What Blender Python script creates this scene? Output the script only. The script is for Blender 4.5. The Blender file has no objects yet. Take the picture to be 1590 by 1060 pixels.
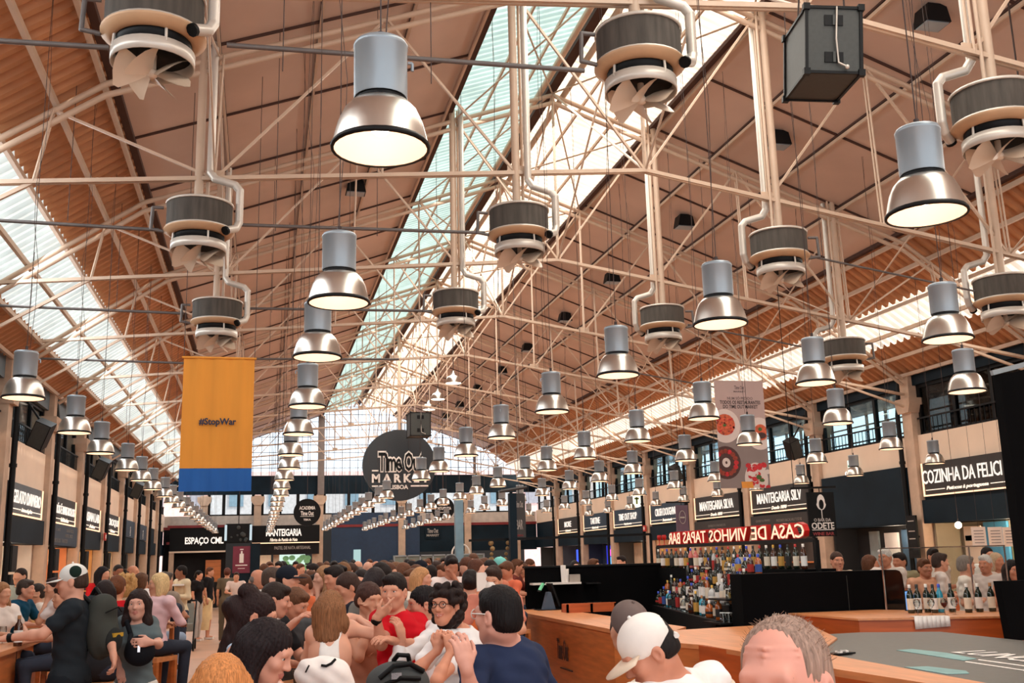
import bpy, bmesh, math, random
import numpy as np
from mathutils import Vector, Matrix
random.seed(7)
C = bpy.context.scene.collection
scene = bpy.context.scene
PI = math.pi

# ------------------------------------------------------------------ camera, sky, sun, daylight, exposure
F_PX, YAW, PITCH, ROLL = 1597.7, 0.2399, 0.2075, -0.0249
CAM = np.array([-4.37, 0.0, 1.9])
_cy, _sy, _cp, _sp = math.cos(YAW), math.sin(YAW), math.cos(PITCH), math.sin(PITCH)
FW = np.array([_sy*_cp, _cy*_cp, _sp]); _rt = np.array([_cy, -_sy, 0.0]); _up = np.cross(_rt, FW)
RT = math.cos(ROLL)*_rt + math.sin(ROLL)*_up
UP = -math.sin(ROLL)*_rt + math.cos(ROLL)*_up
cam_data = bpy.data.cameras.new('camera'); cam = bpy.data.objects.new('camera', cam_data); C.objects.link(cam)
cam_data.sensor_width = 36.0; cam_data.lens = F_PX/1590*36.0; cam_data.clip_start = 0.05; cam_data.clip_end = 300
cam.matrix_world = Matrix(((RT[0], UP[0], -FW[0], CAM[0]), (RT[1], UP[1], -FW[1], CAM[1]), (RT[2], UP[2], -FW[2], CAM[2]), (0, 0, 0, 1)))
scene.camera = cam

world = bpy.data.worlds.new('sky'); scene.world = world; world.use_nodes = True
_bg = world.node_tree.nodes['Background']
_bg.inputs[0].default_value = (0.88, 0.95, 1.0, 1); _bg.inputs[1].default_value = 1.8

def lamp_light(name, kind, loc, energy, color=(1, 1, 1), rot=(0, 0, 0), **kw):
    d = bpy.data.lights.new(name, kind); d.energy = energy; d.color = color
    for k, v in kw.items(): setattr(d, k, v)
    o = bpy.data.objects.new(name, d); C.objects.link(o); o.location = loc; o.rotation_euler = rot
    return o
lamp_light('sun', 'SUN', (20, 0, 30), 7.0, (1.0, 0.84, 0.66), rot=(math.radians(14), math.radians(38), 0), angle=0.02)
# daylight falling through the ridge skylight and the two eave skylights
lamp_light('ridge_daylight', 'AREA', (0.0, 22, 8.6), 1900, (1.0, 0.93, 0.84), rot=(0, 0, 0), shape='RECTANGLE', size=2.6, size_y=54)
lamp_light('eave_daylight_left', 'AREA', (-7.5, 22, 5.95), 800, (0.92, 0.97, 1.0), rot=(0, math.radians(-50), 0), shape='RECTANGLE', size=0.9, size_y=54)
lamp_light('eave_daylight_right', 'AREA', (7.5, 22, 5.95), 800, (1.0, 0.9, 0.78), rot=(0, math.radians(50), 0), shape='RECTANGLE', size=0.9, size_y=54)
scene.view_settings.view_transform = 'Standard'; scene.view_settings.look = 'None'
scene.view_settings.exposure = 0.0; scene.view_settings.gamma = 1.0; scene.view_settings.use_curve_mapping = False

# ------------------------------------------------------------------ pixel of the 1590x1060 photograph -> point on a plane
def _ray(x, y): return FW + (x-795)/F_PX*RT - (y-530)/F_PX*UP
def at_y(x, y, Y): d = _ray(x, y); return Vector(CAM + d*((Y-CAM[1])/d[1]))
def at_x(x, y, X): d = _ray(x, y); return Vector(CAM + d*((X-CAM[0])/d[0]))
def at_z(x, y, Z): d = _ray(x, y); return Vector(CAM + d*((Z-CAM[2])/d[2]))
def at_d(x, y, D): return Vector(CAM + _ray(x, y)*D)

# ------------------------------------------------------------------ materials
def srgb(r, g, b):
    f = lambda c: (c/255/12.92) if c/255 <= 0.04045 else ((c/255+0.055)/1.055)**2.4
    return (f(r), f(g), f(b))
MATS = {}
def mat(name, col, rough=0.6, metal=0.0, var=0.12, scale=6.0, stretch=(1, 1, 1), bump=0.0, spec=0.5, emit=None, estr=0.0, alpha=None, kind='noise', col2=None):
    if name in MATS: return MATS[name]
    m = bpy.data.materials.new(name); m.use_nodes = True; nt = m.node_tree; N = nt.nodes; L = nt.links
    b = N['Principled BSDF']; b.inputs['Roughness'].default_value = rough; b.inputs['Metallic'].default_value = metal
    b.inputs['Specular IOR Level'].default_value = spec
    tc = N.new('ShaderNodeTexCoord'); mp = N.new('ShaderNodeMapping'); mp.inputs['Scale'].default_value = stretch
    L.new(tc.outputs['Object'], mp.inputs['Vector'])
    if kind == 'wave':
        t = N.new('ShaderNodeTexWave'); t.inputs['Scale'].default_value = scale; t.inputs['Distortion'].default_value = 6; t.inputs['Detail'].default_value = 3; t.inputs['Detail Scale'].default_value = 1.5
    else:
        t = N.new('ShaderNodeTexNoise'); t.inputs['Scale'].default_value = scale; t.inputs['Detail'].default_value = 5
    L.new(mp.outputs[0], t.inputs['Vector'])
    r = N.new('ShaderNodeValToRGB'); c = Vector(col); c2 = Vector(col2) if col2 else c*(1+var)
    lo = c*(1-var) if not col2 else c
    r.color_ramp.elements[0].position = 0.3; r.color_ramp.elements[1].position = 0.7
    r.color_ramp.elements[0].color = (*lo, 1); r.color_ramp.elements[1].color = (*[min(1, q) for q in c2], 1)
    L.new(t.outputs[0], r.inputs[0]); L.new(r.outputs[0], b.inputs['Base Color'])
    if bump:
        bp = N.new('ShaderNodeBump'); bp.inputs['Strength'].default_value = bump; bp.inputs['Distance'].default_value = 0.02
        L.new(t.outputs[0], bp.inputs['Height']); L.new(bp.outputs[0], b.inputs['Normal'])
    if emit:
        b.inputs['Emission Color'].default_value = (*emit, 1); b.inputs['Emission Strength'].default_value = estr
    m.diffuse_color = (*col, 1)
    MATS[name] = m
    return m
def glow(name, col, s):
    if name in MATS: return MATS[name]
    m = bpy.data.materials.new(name); m.use_nodes = True; nt = m.node_tree; N = nt.nodes
    N.remove(N['Principled BSDF']); e = N.new('ShaderNodeEmission'); e.inputs[0].default_value = (*col, 1); e.inputs[1].default_value = s
    nt.links.new(e.outputs[0], N['Material Output'].inputs[0]); MATS[name] = m; return m
def pane_mat(name, tint, gloss=0.12, rough=0.03):
    if name in MATS: return MATS[name]
    m = bpy.data.materials.new(name); m.use_nodes = True; nt = m.node_tree; N = nt.nodes; L = nt.links
    N.remove(N['Principled BSDF'])
    t = N.new('ShaderNodeBsdfTransparent'); t.inputs[0].default_value = (*tint, 1)
    g = N.new('ShaderNodeBsdfGlossy'); g.inputs[1].default_value = rough; g.inputs[0].default_value = (0.9, 0.95, 1, 1)
    lw = N.new('ShaderNodeLayerWeight'); lw.inputs[0].default_value = 0.35
    mm = N.new('ShaderNodeMath'); mm.operation = 'MULTIPLY'; mm.inputs[1].default_value = gloss*4; L.new(lw.outputs['Fresnel'], mm.inputs[0])
    mx = N.new('ShaderNodeMixShader'); L.new(mm.outputs[0], mx.inputs[0]); L.new(t.outputs[0], mx.inputs[1]); L.new(g.outputs[0], mx.inputs[2])
    L.new(mx.outputs[0], N['Material Output'].inputs[0]); MATS[name] = m; return m
def translucent_mat(name, col, thru, dif=0.35):
    m = bpy.data.materials.new(name); m.use_nodes = True; nt = m.node_tree; N = nt.nodes; L = nt.links
    N.remove(N['Principled BSDF'])
    tc = N.new('ShaderNodeTexCoord'); n = N.new('ShaderNodeTexNoise'); n.inputs['Scale'].default_value = 2.0; L.new(tc.outputs['Object'], n.inputs['Vector'])
    r = N.new('ShaderNodeValToRGB'); r.color_ramp.elements[0].color = (*[c*0.75 for c in thru], 1); r.color_ramp.elements[1].color = (*thru, 1)
    r.color_ramp.elements[0].position = 0.35; r.color_ramp.elements[1].position = 0.65; L.new(n.outputs[0], r.inputs[0])
    t = N.new('ShaderNodeBsdfTranslucent'); L.new(r.outputs[0], t.inputs[0])
    d = N.new('ShaderNodeBsdfDiffuse'); d.inputs[0].default_value = (*col, 1)
    mx = N.new('ShaderNodeMixShader'); mx.inputs[0].default_value = dif
    L.new(t.outputs[0], mx.inputs[1]); L.new(d.outputs[0], mx.inputs[2]); L.new(mx.outputs[0], N['Material Output'].inputs[0])
    MATS[name] = m; return m

M_STEEL = mat('cream_painted_steel', srgb(198, 172, 150), 0.45, 0.0, 0.08, 3)
M_BOARD = mat('beige_roof_board', srgb(202, 178, 164), 0.55, 0.0, 0.10, 0.8)
M_BROWN = mat('brown_corrugated_sheet', srgb(190, 134, 92), 0.6, 0.0, 0.14, 1.2)
M_JOINT = mat('dark_joint', srgb(70, 44, 36), 0.8)
M_CREAM = mat('cream_render', srgb(232, 208, 186), 0.8, 0.0, 0.05, 1.5)
M_STONE = mat('pillar_stone', srgb(196, 168, 146), 0.8, 0.0, 0.12, 5, bump=0.1)
M_NAVY = mat('dark_navy_panel', srgb(20, 34, 44), 0.6, 0.0, 0.25, 1.5, spec=0.12)
M_CHAR = mat('charcoal_panel', srgb(30, 28, 30), 0.6, 0.0, 0.2, 2, spec=0.15)
M_BLACK = mat('black_paint', srgb(12, 12, 14), 0.5, 0.0, 0.2, 3, spec=0.2)
M_MATBLACK = mat('matt_black_panel', srgb(7, 7, 9), 0.9, 0.0, 0.2, 3, spec=0.08)
M_WOOD = mat('oak_veneer', srgb(192, 112, 58), 0.45, 0.0, 0.2, 2.2, (1.0, 1.0, 9.0), kind='noise')
M_WOODTOP = mat('oak_worktop', srgb(208, 138, 90), 0.35, 0.0, 0.16, 2.5, (7.0, 0.8, 7.0))
M_WOODRED = mat('reddish_wood', srgb(186, 88, 36), 0.4, 0.0, 0.22, 2.0, (0.8, 0.8, 8.0))
M_FLOOR = mat('stone_floor', srgb(196, 152, 122), 0.45, 0.0, 0.12, 1.1, bump=0.02)
M_WHITE = mat('white_paint', srgb(232, 226, 220), 0.5, 0.0, 0.03, 3)
M_GREYMET = mat('grey_painted_metal', srgb(150, 160, 168), 0.35, 0.35, 0.08, 4)
M_ALU = mat('brushed_aluminium', srgb(206, 200, 192), 0.28, 0.95, 0.06, 14, (1, 1, 0.15))
M_CHROME = mat('polished_steel', srgb(210, 210, 212), 0.15, 1.0, 0.03)
M_DARKRED = mat('dark_red_paint', srgb(120, 28, 30), 0.5)
M_SPKBLACK = mat('charcoal_speaker_case', srgb(52, 54, 52), 0.55, 0.0, 0.12, 30)
M_LENS = glow('warm_lamp_bulb', (1.0, 0.82, 0.62), 9.0)
M_SIGNLIT = glow('backlit_letter', (1.0, 0.86, 0.74), 1.25)
M_SIGNGLOW = glow('warm_strip_light', (1.0, 0.56, 0.33), 2.2)
M_PRINTW = mat('white_print', srgb(236, 228, 222), 0.7, var=0.02)

# ------------------------------------------------------------------ mesh collector
class MB:
    def __init__(s): s.v = []; s.f = []; s.m = []; s.sm = []; s.mi = 0
    def add(s, vs, fs, smooth=False):
        o = len(s.v); s.v.extend([tuple(v) for v in vs]); s.f.extend([tuple(i+o for i in f) for f in fs])
        s.m.extend([s.mi]*len(fs)); s.sm.extend([smooth]*len(fs)); return s
    def box(s, c, d, rz=0.0, mtx=None):
        hx, hy, hz = d[0]/2, d[1]/2, d[2]/2
        vs = [Vector((x, y, z)) for x in (-hx, hx) for y in (-hy, hy) for z in (-hz, hz)]
        if mtx is not None: vs = [mtx @ v for v in vs]
        elif rz: R = Matrix.Rotation(rz, 3, 'Z'); vs = [R @ v for v in vs]
        c = Vector(c); vs = [v+c for v in vs]
        return s.add(vs, [(0, 1, 3, 2), (4, 6, 7, 5), (0, 4, 5, 1), (2, 3, 7, 6), (0, 2, 6, 4), (1, 5, 7, 3)])
    def lim(s, x0, x1, y0, y1, z0, z1): return s.box(((x0+x1)/2, (y0+y1)/2, (z0+z1)/2), (abs(x1-x0), abs(y1-y0), abs(z1-z0)))
    def bar(s, p, q, r, n=8, r2=None, cap=True):
        p = Vector(p); q = Vector(q); d = q-p
        if d.length < 1e-6: return s
        d.normalize(); a = d.cross(Vector((0, 0, 1))) if abs(d.z) < 0.95 else d.cross(Vector((1, 0, 0))); a.normalize(); b = d.cross(a)
        r2 = r if r2 is None else r2; vs = []
        for (o, rr) in ((p, r), (q, r2)):
            for i in range(n): t = 2*PI*i/n; vs.append(o+(a*math.cos(t)+b*math.sin(t))*rr)
        fs = [(i, (i+1) % n, n+(i+1) % n, n+i) for i in range(n)]
        s.add(vs, fs, n > 5)
        if cap: s.add(vs, [tuple(range(n))[::-1], tuple(range(n, 2*n))])
        return s
    def beam(s, p, q, w, h, roll=0):
        p = Vector(p); q = Vector(q); d = q-p; L = d.length; d.normalize()
        a = d.cross(Vector((0, 0, 1))) if abs(d.z) < 0.99 else Vector((1, 0, 0)); a.normalize(); b = a.cross(d); vs = []
        for o in (p, q):
            for (i, j) in ((-1, -1), (1, -1), (1, 1), (-1, 1)): vs.append(o+a*(i*w/2)+b*(j*h/2))
        return s.add(vs, [(0, 1, 2, 3), (7, 6, 5, 4), (0, 4, 5, 1), (1, 5, 6, 2), (2, 6, 7, 3), (3, 7, 4, 0)])
    def tube(s, pts, r, n=8):
        for i in range(len(pts)-1): s.bar(pts[i], pts[i+1], r, n, cap=(i in (0, len(pts)-2)))
        for p in pts[1:-1]: s.ball(p, r*1.02, n, max(4, n//2))
        return s
    def ball(s, c, r, n=10, m=6, sc=(1, 1, 1)):
        vs = [(c[0], c[1], c[2]+r*sc[2])]
        for j in range(1, m):
            ph = PI*j/m
            for i in range(n): t = 2*PI*i/n; vs.append((c[0]+r*sc[0]*math.sin(ph)*math.cos(t), c[1]+r*sc[1]*math.sin(ph)*math.sin(t), c[2]+r*sc[2]*math.cos(ph)))
        vs.append((c[0], c[1], c[2]-r*sc[2])); fs = [(0, 1+i, 1+(i+1) % n) for i in range(n)]
        for j in range(m-2):
            for i in range(n): a = 1+j*n; fs.append((a+i, a+n+i, a+n+(i+1) % n, a+(i+1) % n))
        a = 1+(m-2)*n; fs += [(len(vs)-1, a+(i+1) % n, a+i) for i in range(n)]
        return s.add(vs, fs, True)
    def lathe(s, c, prof, n=24, smooth=True, cap0=False, cap1=False):
        vs = []
        for (r, z) in prof:
            for i in range(n): t = 2*PI*i/n; vs.append((c[0]+r*math.cos(t), c[1]+r*math.sin(t), c[2]+z))
        fs = []
        for j in range(len(prof)-1):
            for i in range(n): fs.append((j*n+i, j*n+(i+1) % n, (j+1)*n+(i+1) % n, (j+1)*n+i))
        s.add(vs, fs, smooth)
        if cap0: s.add(vs[:n], [tuple(range(n))[::-1]])
        if cap1: s.add(vs[-n:], [tuple(range(n))])
        return s
    def prism(s, poly, axis, a, b):
        # closed 2-D outline pushed along an axis ('x','y','z') from a to b
        def P(u, v, w): return {'x': (w, u, v), 'y': (u, w, v), 'z': (u, v, w)}[axis]
        n = len(poly); vs = [P(u, v, a) for u, v in poly]+[P(u, v, b) for u, v in poly]
        return s.add(vs, [tuple(range(n)), tuple(range(2*n-1, n-1, -1))]+[(i, n+i, n+(i+1) % n, (i+1) % n) for i in range(n)])
    def poly(s, pts): return s.add(pts, [tuple(range(len(pts)))])
    def slab(s, top, th):
        top = [Vector(p) for p in top]; n = len(top); bot = [p-Vector((0, 0, th)) for p in top]
        return s.add(top+bot, [tuple(range(n)), tuple(range(2*n-1, n-1, -1))]+[(i, n+i, n+(i+1) % n, (i+1) % n) for i in range(n)])
    def mesh(s, name, mats):
        me = bpy.data.meshes.new(name); me.from_pydata(s.v, [], s.f)
        for m in (mats if isinstance(mats, (list, tuple)) else [mats]): me.materials.append(m)
        me.polygons.foreach_set('material_index', s.m); me.polygons.foreach_set('use_smooth', s.sm); me.update(); return me
    def build(s, name, mats, parent=None, fix=True):
        me = s.mesh(name, mats)
        if fix:
            bm = bmesh.new(); bm.from_mesh(me); bmesh.ops.recalc_face_normals(bm, faces=bm.faces); bm.to_mesh(me); bm.free()
        o = bpy.data.objects.new(name, me); C.objects.link(o)
        if parent is not None: o.parent = parent
        return o
def tag(o, label, cat=None, group=None, kind=None):
    if label: o['label'] = label
    if cat: o['category'] = cat
    if group: o['group'] = group
    if kind: o['kind'] = kind
    return o
def thing(name, label, cat, loc=(0, 0, 0), rz=0.0, group=None, kind=None):
    o = bpy.data.objects.new(name, None); C.objects.link(o); o.location = loc; o.rotation_euler = (0, 0, rz); o.empty_display_size = 0.1
    return tag(o, label, cat, group, kind)
def struct(o, label, cat): return tag(o, label, cat, None, 'structure')
def copy_tree(o, parent=None):
    c = o.copy(); C.objects.link(c); c.parent = parent
    for ch in o.children: copy_tree(ch, c)
    return c
ORD = ['first', 'second', 'third', 'fourth', 'fifth', 'sixth', 'seventh', 'eighth', 'ninth', 'tenth', 'eleventh', 'twelfth', 'thirteenth', 'fourteenth', 'fifteenth', 'sixteenth', 'seventeenth', 'eighteenth', 'nineteenth', 'twentieth']
def ordn(i):
    if i < 20: return ORD[i]
    tens = {2: 'twenty', 3: 'thirty', 4: 'forty', 5: 'fifty', 6: 'sixty', 7: 'seventy', 8: 'eighty', 9: 'ninety'}; n = i+1
    if n % 10 == 0: return {20: 'twentieth', 30: 'thirtieth', 40: 'fortieth', 50: 'fiftieth', 60: 'sixtieth', 70: 'seventieth', 80: 'eightieth', 90: 'ninetieth'}[n]
    return tens[n//10]+'-'+ORD[n % 10-1]
def text_mesh(txt, m, origin, ux, uz, height, width=None, depth=0.01, bold=0.0, name='lettering', parent=None, align='CENTER', shear=0.0):
    # a flat line of text whose reading direction is ux and whose up is uz; width squeezes or stretches it
    cu = bpy.data.curves.new(name, 'FONT'); cu.body = txt; cu.size = 1.0; cu.extrude = 0.0; cu.offset = bold*1.15+0.004; cu.space_character = 0.97; cu.resolution_u = 2; cu.shear = shear
    o = bpy.data.objects.new(name+'_src', cu); C.objects.link(o); bpy.context.view_layer.update()
    me = bpy.data.meshes.new_from_object(o.evaluated_get(bpy.context.evaluated_depsgraph_get()))
    bpy.data.objects.remove(o); bpy.data.curves.remove(cu)
    n = len(me.vertices); co = np.zeros(n*3); me.vertices.foreach_get('co', co); co = co.reshape(-1, 3)
    off = bold*1.15+0.004
    x0, x1 = co[:, 0].min()+off, co[:, 0].max()-off; y0, y1 = co[:, 1].min()+off, co[:, 1].max()-off
    sy = height/(y1-y0); sx = (width/(x1-x0)) if width else sy
    ux = Vector(ux).normalized(); uz = Vector(uz).normalized(); nn = ux.cross(uz)
    xc = {'CENTER': (x0+x1)/2, 'LEFT': x0}[align]
    O = Vector(origin)
    pts = [O+ux*((c[0]-xc)*sx)+uz*((c[1]-(y0+y1)/2)*sy) for c in co]
    mb = MB(); fs = [tuple(p.vertices) for p in me.polygons]
    mb.add(pts, fs); bpy.data.meshes.remove(me)
    if depth:
        mb.add([p+nn*depth for p in pts], fs)
        # side walls along boundary edges
        cnt = {}
        for f in fs:
            for i in range(len(f)): e = (f[i], f[(i+1) % len(f)]); cnt[frozenset(e)] = cnt.get(frozenset(e), 0)+1
        for f in fs:
            for i in range(len(f)):
                a, b = f[i], f[(i+1) % len(f)]
                if cnt[frozenset((a, b))] == 1: mb.add([pts[a], pts[b], pts[b]+nn*depth, pts[a]+nn*depth], [(0, 1, 2, 3)])
    return mb.build(name, m, parent, fix=False)
# ================================================================== the hall
XW = 8.6            # spandrel plane on both sides
YE = 49.0           # end wall
Y0 = -5.0           # hall runs on behind the camera
ZR, ZK, XK, ZEV, XEV = 9.35, 7.15, 6.1, 5.30, 8.75
def roof_z(x):
    x = abs(x)
    return ZR-(ZR-ZK)*x/XK if x <= XK else ZK-(ZK-ZEV)*(x-XK)/(XEV-XK)
struct(MB().lim(-12.5, 12.5, Y0, YE+6, -0.2, 0).build('floor', M_FLOOR), 'polished beige stone floor of the market hall', 'floor')

# roof: sheets follow the slope; corrugated ones have real ribs
def sheet(name, m, xa, xb, side, label, ya=Y0, yb=YE, rib=0.0, pitch=0.2, th=0.03, lift=0.0):
    mb = MB()
    if not rib:
        pts = [(side*xa, ya, roof_z(xa)+lift), (side*xb, ya, roof_z(xb)+lift), (side*xb, yb, roof_z(xb)+lift), (side*xa, yb, roof_z(xa)+lift)]
        mb.slab([(p[0], p[1], p[2]+th) for p in pts], th)
    else:
        n = int((yb-ya)/pitch); prof = []
        for i in range(n):
            y = ya+i*pitch
            prof += [(y, 0), (y+pitch*0.35, 0), (y+pitch*0.5, rib), (y+pitch*0.85, rib)]
        prof.append((ya+n*pitch, 0)); vs = []
        for y, d in prof: vs += [(side*xa, y, roof_z(xa)+d+lift), (side*xb, y, roof_z(xb)+d+lift)]
        mb.add(vs, [(2*i, 2*i+1, 2*i+3, 2*i+2) for i in range(len(prof)-1)])
    return struct(mb.build(name, m), label, 'roof')
M_SKYL = translucent_mat('shaded_translucent_sheet', srgb(170, 190, 180), (0.62, 0.80, 0.76))  # ridge sheets alike: shade put into this tint, sun into the next
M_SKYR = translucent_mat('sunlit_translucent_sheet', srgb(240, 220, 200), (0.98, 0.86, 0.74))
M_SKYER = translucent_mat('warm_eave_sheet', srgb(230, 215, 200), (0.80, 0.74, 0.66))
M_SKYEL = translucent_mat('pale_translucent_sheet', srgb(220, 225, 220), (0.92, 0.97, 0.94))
for side, nm, w in ((-1, 'left', 'left'), (1, 'right', 'right')):
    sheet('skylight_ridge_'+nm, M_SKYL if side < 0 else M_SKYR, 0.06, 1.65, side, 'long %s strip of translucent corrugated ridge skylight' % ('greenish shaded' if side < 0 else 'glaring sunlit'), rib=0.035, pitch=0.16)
    sheet('ceiling_'+nm, M_BOARD, 1.65, XK, side, 'beige boarded roof slope %s of the ridge skylight' % w)
    sheet('ceiling_corrugated_upper_'+nm, M_BROWN, XK, 7.15, side, 'brown corrugated roof strip above the %s eave skylight' % w, rib=0.075, pitch=0.23)
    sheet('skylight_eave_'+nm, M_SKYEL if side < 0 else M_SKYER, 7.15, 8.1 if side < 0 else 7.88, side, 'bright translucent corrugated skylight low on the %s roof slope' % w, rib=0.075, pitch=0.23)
    sheet('ceiling_corrugated_lower_'+nm, M_BROWN, 8.1 if side < 0 else 7.88, XEV, side, 'narrow brown corrugated roof strip along the %s eave' % w, rib=0.075, pitch=0.23)
    # dark joints between the boards
    mb = MB()
    for x in (2.75, 3.85, 4.95): mb.beam((side*x, Y0, roof_z(x)-0.012), (side*x, YE, roof_z(x)-0.012), 0.035, 0.03)
    for x in (1.68, 6.07): mb.beam((side*x, Y0, roof_z(x)-0.02), (side*x, YE, roof_z(x)-0.02), 0.09, 0.06)
    y = 10.93-1.9*8
    while y < YE:
        mb.beam((side*1.65, y, roof_z(1.65)-0.012), (side*XK, y, roof_z(XK)-0.012), 0.035, 0.025); y += 1.9
    struct(mb.build('trim_1' if side < 0 else 'trim_2', M_JOINT), 'dark joints between the roof boards on the %s slope' % w, 'trim')
    mb = MB()
    for x in (0.55, 1.1, 1.75, 2.75, 3.85, 4.95, 6.15, 6.6, 7.15, 7.6, 8.1, 8.5):
        h = 0.07 if x > 6 else 0.05
        mb.beam((side*x, Y0, roof_z(x)-0.07), (side*x, YE, roof_z(x)-0.07), 0.05 if x > 6 else 0.03, h)
    struct(mb.build('trim_3' if side < 0 else 'trim_4', M_STEEL if side < 0 else M_STEEL), 'cream steel purlins under the %s roof slope' % w, 'trim')
mb = MB(); mb.beam((0, Y0, ZR-0.05), (0, YE, ZR-0.05), 0.15, 0.14)
struct(mb.build('trim_5', M_JOINT), 'dark ridge beam between the two skylight strips', 'trim')
mb = MB()
for x in (-0.2, 0.2): mb.bar((x, Y0, ZR-0.17), (x, YE, ZR-0.17), 0.05, 8)
struct(mb.build('trim_6', M_STEEL), 'pair of cream pipes running along the ridge', 'trim')

# roof trusses
TY = [10.93+3.8*k for k in range(-2, 10)]
def zb(x): return 6.40-(0.085 if x < 0 else 0.165)*abs(x)
def zt(x): return roof_z(x)-0.17
NB = (0.0, 1.6, 3.15, 4.95, 6.75); NT = (0.0, 1.6, 3.1, 4.9, 6.6)
def make_truss():
    t = thing('roof_truss', '', 'roof truss')
    mb = MB()
    for s in (-1, 1):
        for dz in (0, -0.13):
            mb.tube([(0, 0, zt(0)+dz-0.03), (s*XK, 0, zt(XK)+dz), (s*8.45, 0, zt(8.45)+dz)], 0.036, 8)
    mb.build('top_chord', M_STEEL, t)
    mb = MB()
    for s in (-1, 1):
        for dy in (-0.026, 0.026): mb.beam((0, dy, zb(0)), (s*8.45, dy, zb(s*8.45)), 0.026, 0.045)
    mb.build('bottom_chord', M_STEEL, t)
    for s in (-1, 1):
        for i in range(5):
            if i == 0 and s < 0: continue
            x = s*NB[i]; mb = MB()
            for dy in (-0.03, 0.03): mb.bar((x, dy, zb(x)), (s*NT[i], dy, zt(NT[i])), 0.013, 6)
            mb.build('post', M_STEEL, t)
        for (a, b) in ((0, 1), (1, 2), (3, 2), (3, 4)):
            mb = MB(); mb.beam((s*NB[a], 0, zb(s*NB[a])), (s*NT[b], 0, zt(NT[b])), 0.034, 0.026); mb.build('diagonal', M_STEEL, t)
        for x in (NB[3], NB[1]):
            mb = MB(); mb.box((s*x, 0, zb(s*x)+0.04), (0.2, 0.015, 0.11)); mb.build('gusset_plate', M_STEEL, t)
        mb = MB(); mb.beam((s*6.75, 0, zb(s*6.75)), (s*8.45, 0, 4.75), 0.04, 0.04); mb.build('knee_brace', M_STEEL, t)
    return t
truss0 = make_truss()
for i, y in enumerate(TY):
    t = truss0 if i == 0 else copy_tree(truss0)
    t.location = (0, y, 0)
    tag(t, '%s cream steel roof truss counted from the camera' % ordn(i), 'roof truss', 'cream steel roof trusses')
# bracing between the trusses in the centre plane and along the bottom nodes
brace = None
for i in range(len(TY)-1):
    for x in (0.0, -1.6, 1.6, -4.95, 4.95):
        pass
def make_brace():
    t = thing('roof_bracing', '', 'bracing')
    d = 3.8
    mb = MB(); mb.bar((0, 0, zb(0)), (0, d, zt(0)), 0.016, 6); mb.bar((0, 0, zt(0)), (0, d, zb(0)), 0.016, 6); mb.build('cross_brace', M_STEEL, t)
    for s in (-1, 1):
        mb = MB(); mb.bar((s*4.95, 0, zb(s*4.95)), (s*4.95, d, zt(4.9)), 0.014, 6); mb.bar((s*4.95, 0, zt(4.9)), (s*4.95, d, zb(s*4.95)), 0.014, 6); mb.build('cross_brace', M_STEEL, t)
        mb = MB(); mb.bar((0, 0, zt(0)), (s*1.6, d, zt(1.6)), 0.014, 6); mb.bar((s*1.6, 0, zt(1.6)), (0, d, zt(0)), 0.014, 6); mb.build('tie_rod', M_STEEL, t)
    return t
br0 = make_brace()
for i, y in enumerate(TY[:-1]):
    t = br0 if i == 0 else copy_tree(br0); t.location = (0, y, 0)
    tag(t, 'crossed cream steel bracing between the %s and %s roof trusses' % (ordn(i), ordn(i+1)), 'bracing', 'bracing between the roof trusses')

# ------------------------------------------------------------------ side walls
PY = [18.4+3.8*k for k in range(-6, 8)]          # near faces of the pillars
for side, nm in ((-1, 'left'), (1, 'right')):
    def wl(x0, x1, z0, z1, name, label, m, cat='wall', ya=Y0, yb=YE): struct(MB().lim(side*x0, side*x1, ya, yb, z0, z1).build(name+'_'+nm, m), label % nm, cat)
    zs = 3.42 if side < 0 else 3.54
    wl(XW, XW+0.25, zs, 4.15, 'wall', 'cream parapet over the stalls along the %s side wall', M_CREAM)
    wl(XW+0.02, XW+0.25, 2.38, zs, 'wall_fascia', 'dark navy fascia behind the signs of the %s wall', M_NAVY)
    wl(XW-0.06, XW+0.06, 2.38, 2.84, 'trim_band', 'navy band along the %s wall below the stall signs', M_NAVY, 'trim')
    wl(XW+0.25, XW+4.0, 3.9, 4.1, 'floor_gallery', 'dark floor of the %s gallery', M_CHAR, 'floor')
    wl(XW+0.25, XW+4.0, 2.4, 2.6, 'ceiling_stalls', 'dark ceiling over the %s stalls', M_CHAR, 'ceiling')
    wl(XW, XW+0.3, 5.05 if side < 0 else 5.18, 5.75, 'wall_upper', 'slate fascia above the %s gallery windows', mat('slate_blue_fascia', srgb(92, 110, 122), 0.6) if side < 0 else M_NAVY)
    wl(XW+0.3, XW+4.2, 5.75, 5.85, 'ceiling_gallery', 'dark ceiling of the %s gallery', M_CHAR, 'ceiling')
    wl(XW+2.9, XW+3.05, 0, 2.4, 'wall_rear', 'rear wall behind the %s stalls', mat('stall_back_wall', srgb(150, 130, 112), 0.7))
    mb = MB()
    for k in range(-8, 60): mb.lim(side*(XW+3.95), side*(XW+4.02), Y0+k*0.95, Y0+k*0.95+0.06, 4.1, 5.75)
    for z in (4.5, 4.95, 5.4): mb.lim(side*(XW+3.95), side*(XW+4.0), Y0, YE, z, z+0.04)
    struct(mb.build('window_outer_'+nm, M_NAVY), 'outer glazing bars of the %s gallery' % nm, 'window')
    if side > 0: struct(MB().lim(XW+1.2, XW+1.3, Y0, 18.4, 4.1, 5.75).build('wall_gallery_dark_sheet', M_CHAR), 'dark sheet added behind the near right gallery windows', 'wall')  # added so the near windows look dark inside
M_PANEL = pane_mat('gallery_glass_teal', (0.80, 0.95, 0.97), 0.08); M_PANEG = pane_mat('gallery_glass_grey', (0.80, 0.85, 0.85), 0.08); M_PANED = pane_mat('gallery_glass_dark', (0.25, 0.27, 0.27))
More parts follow.
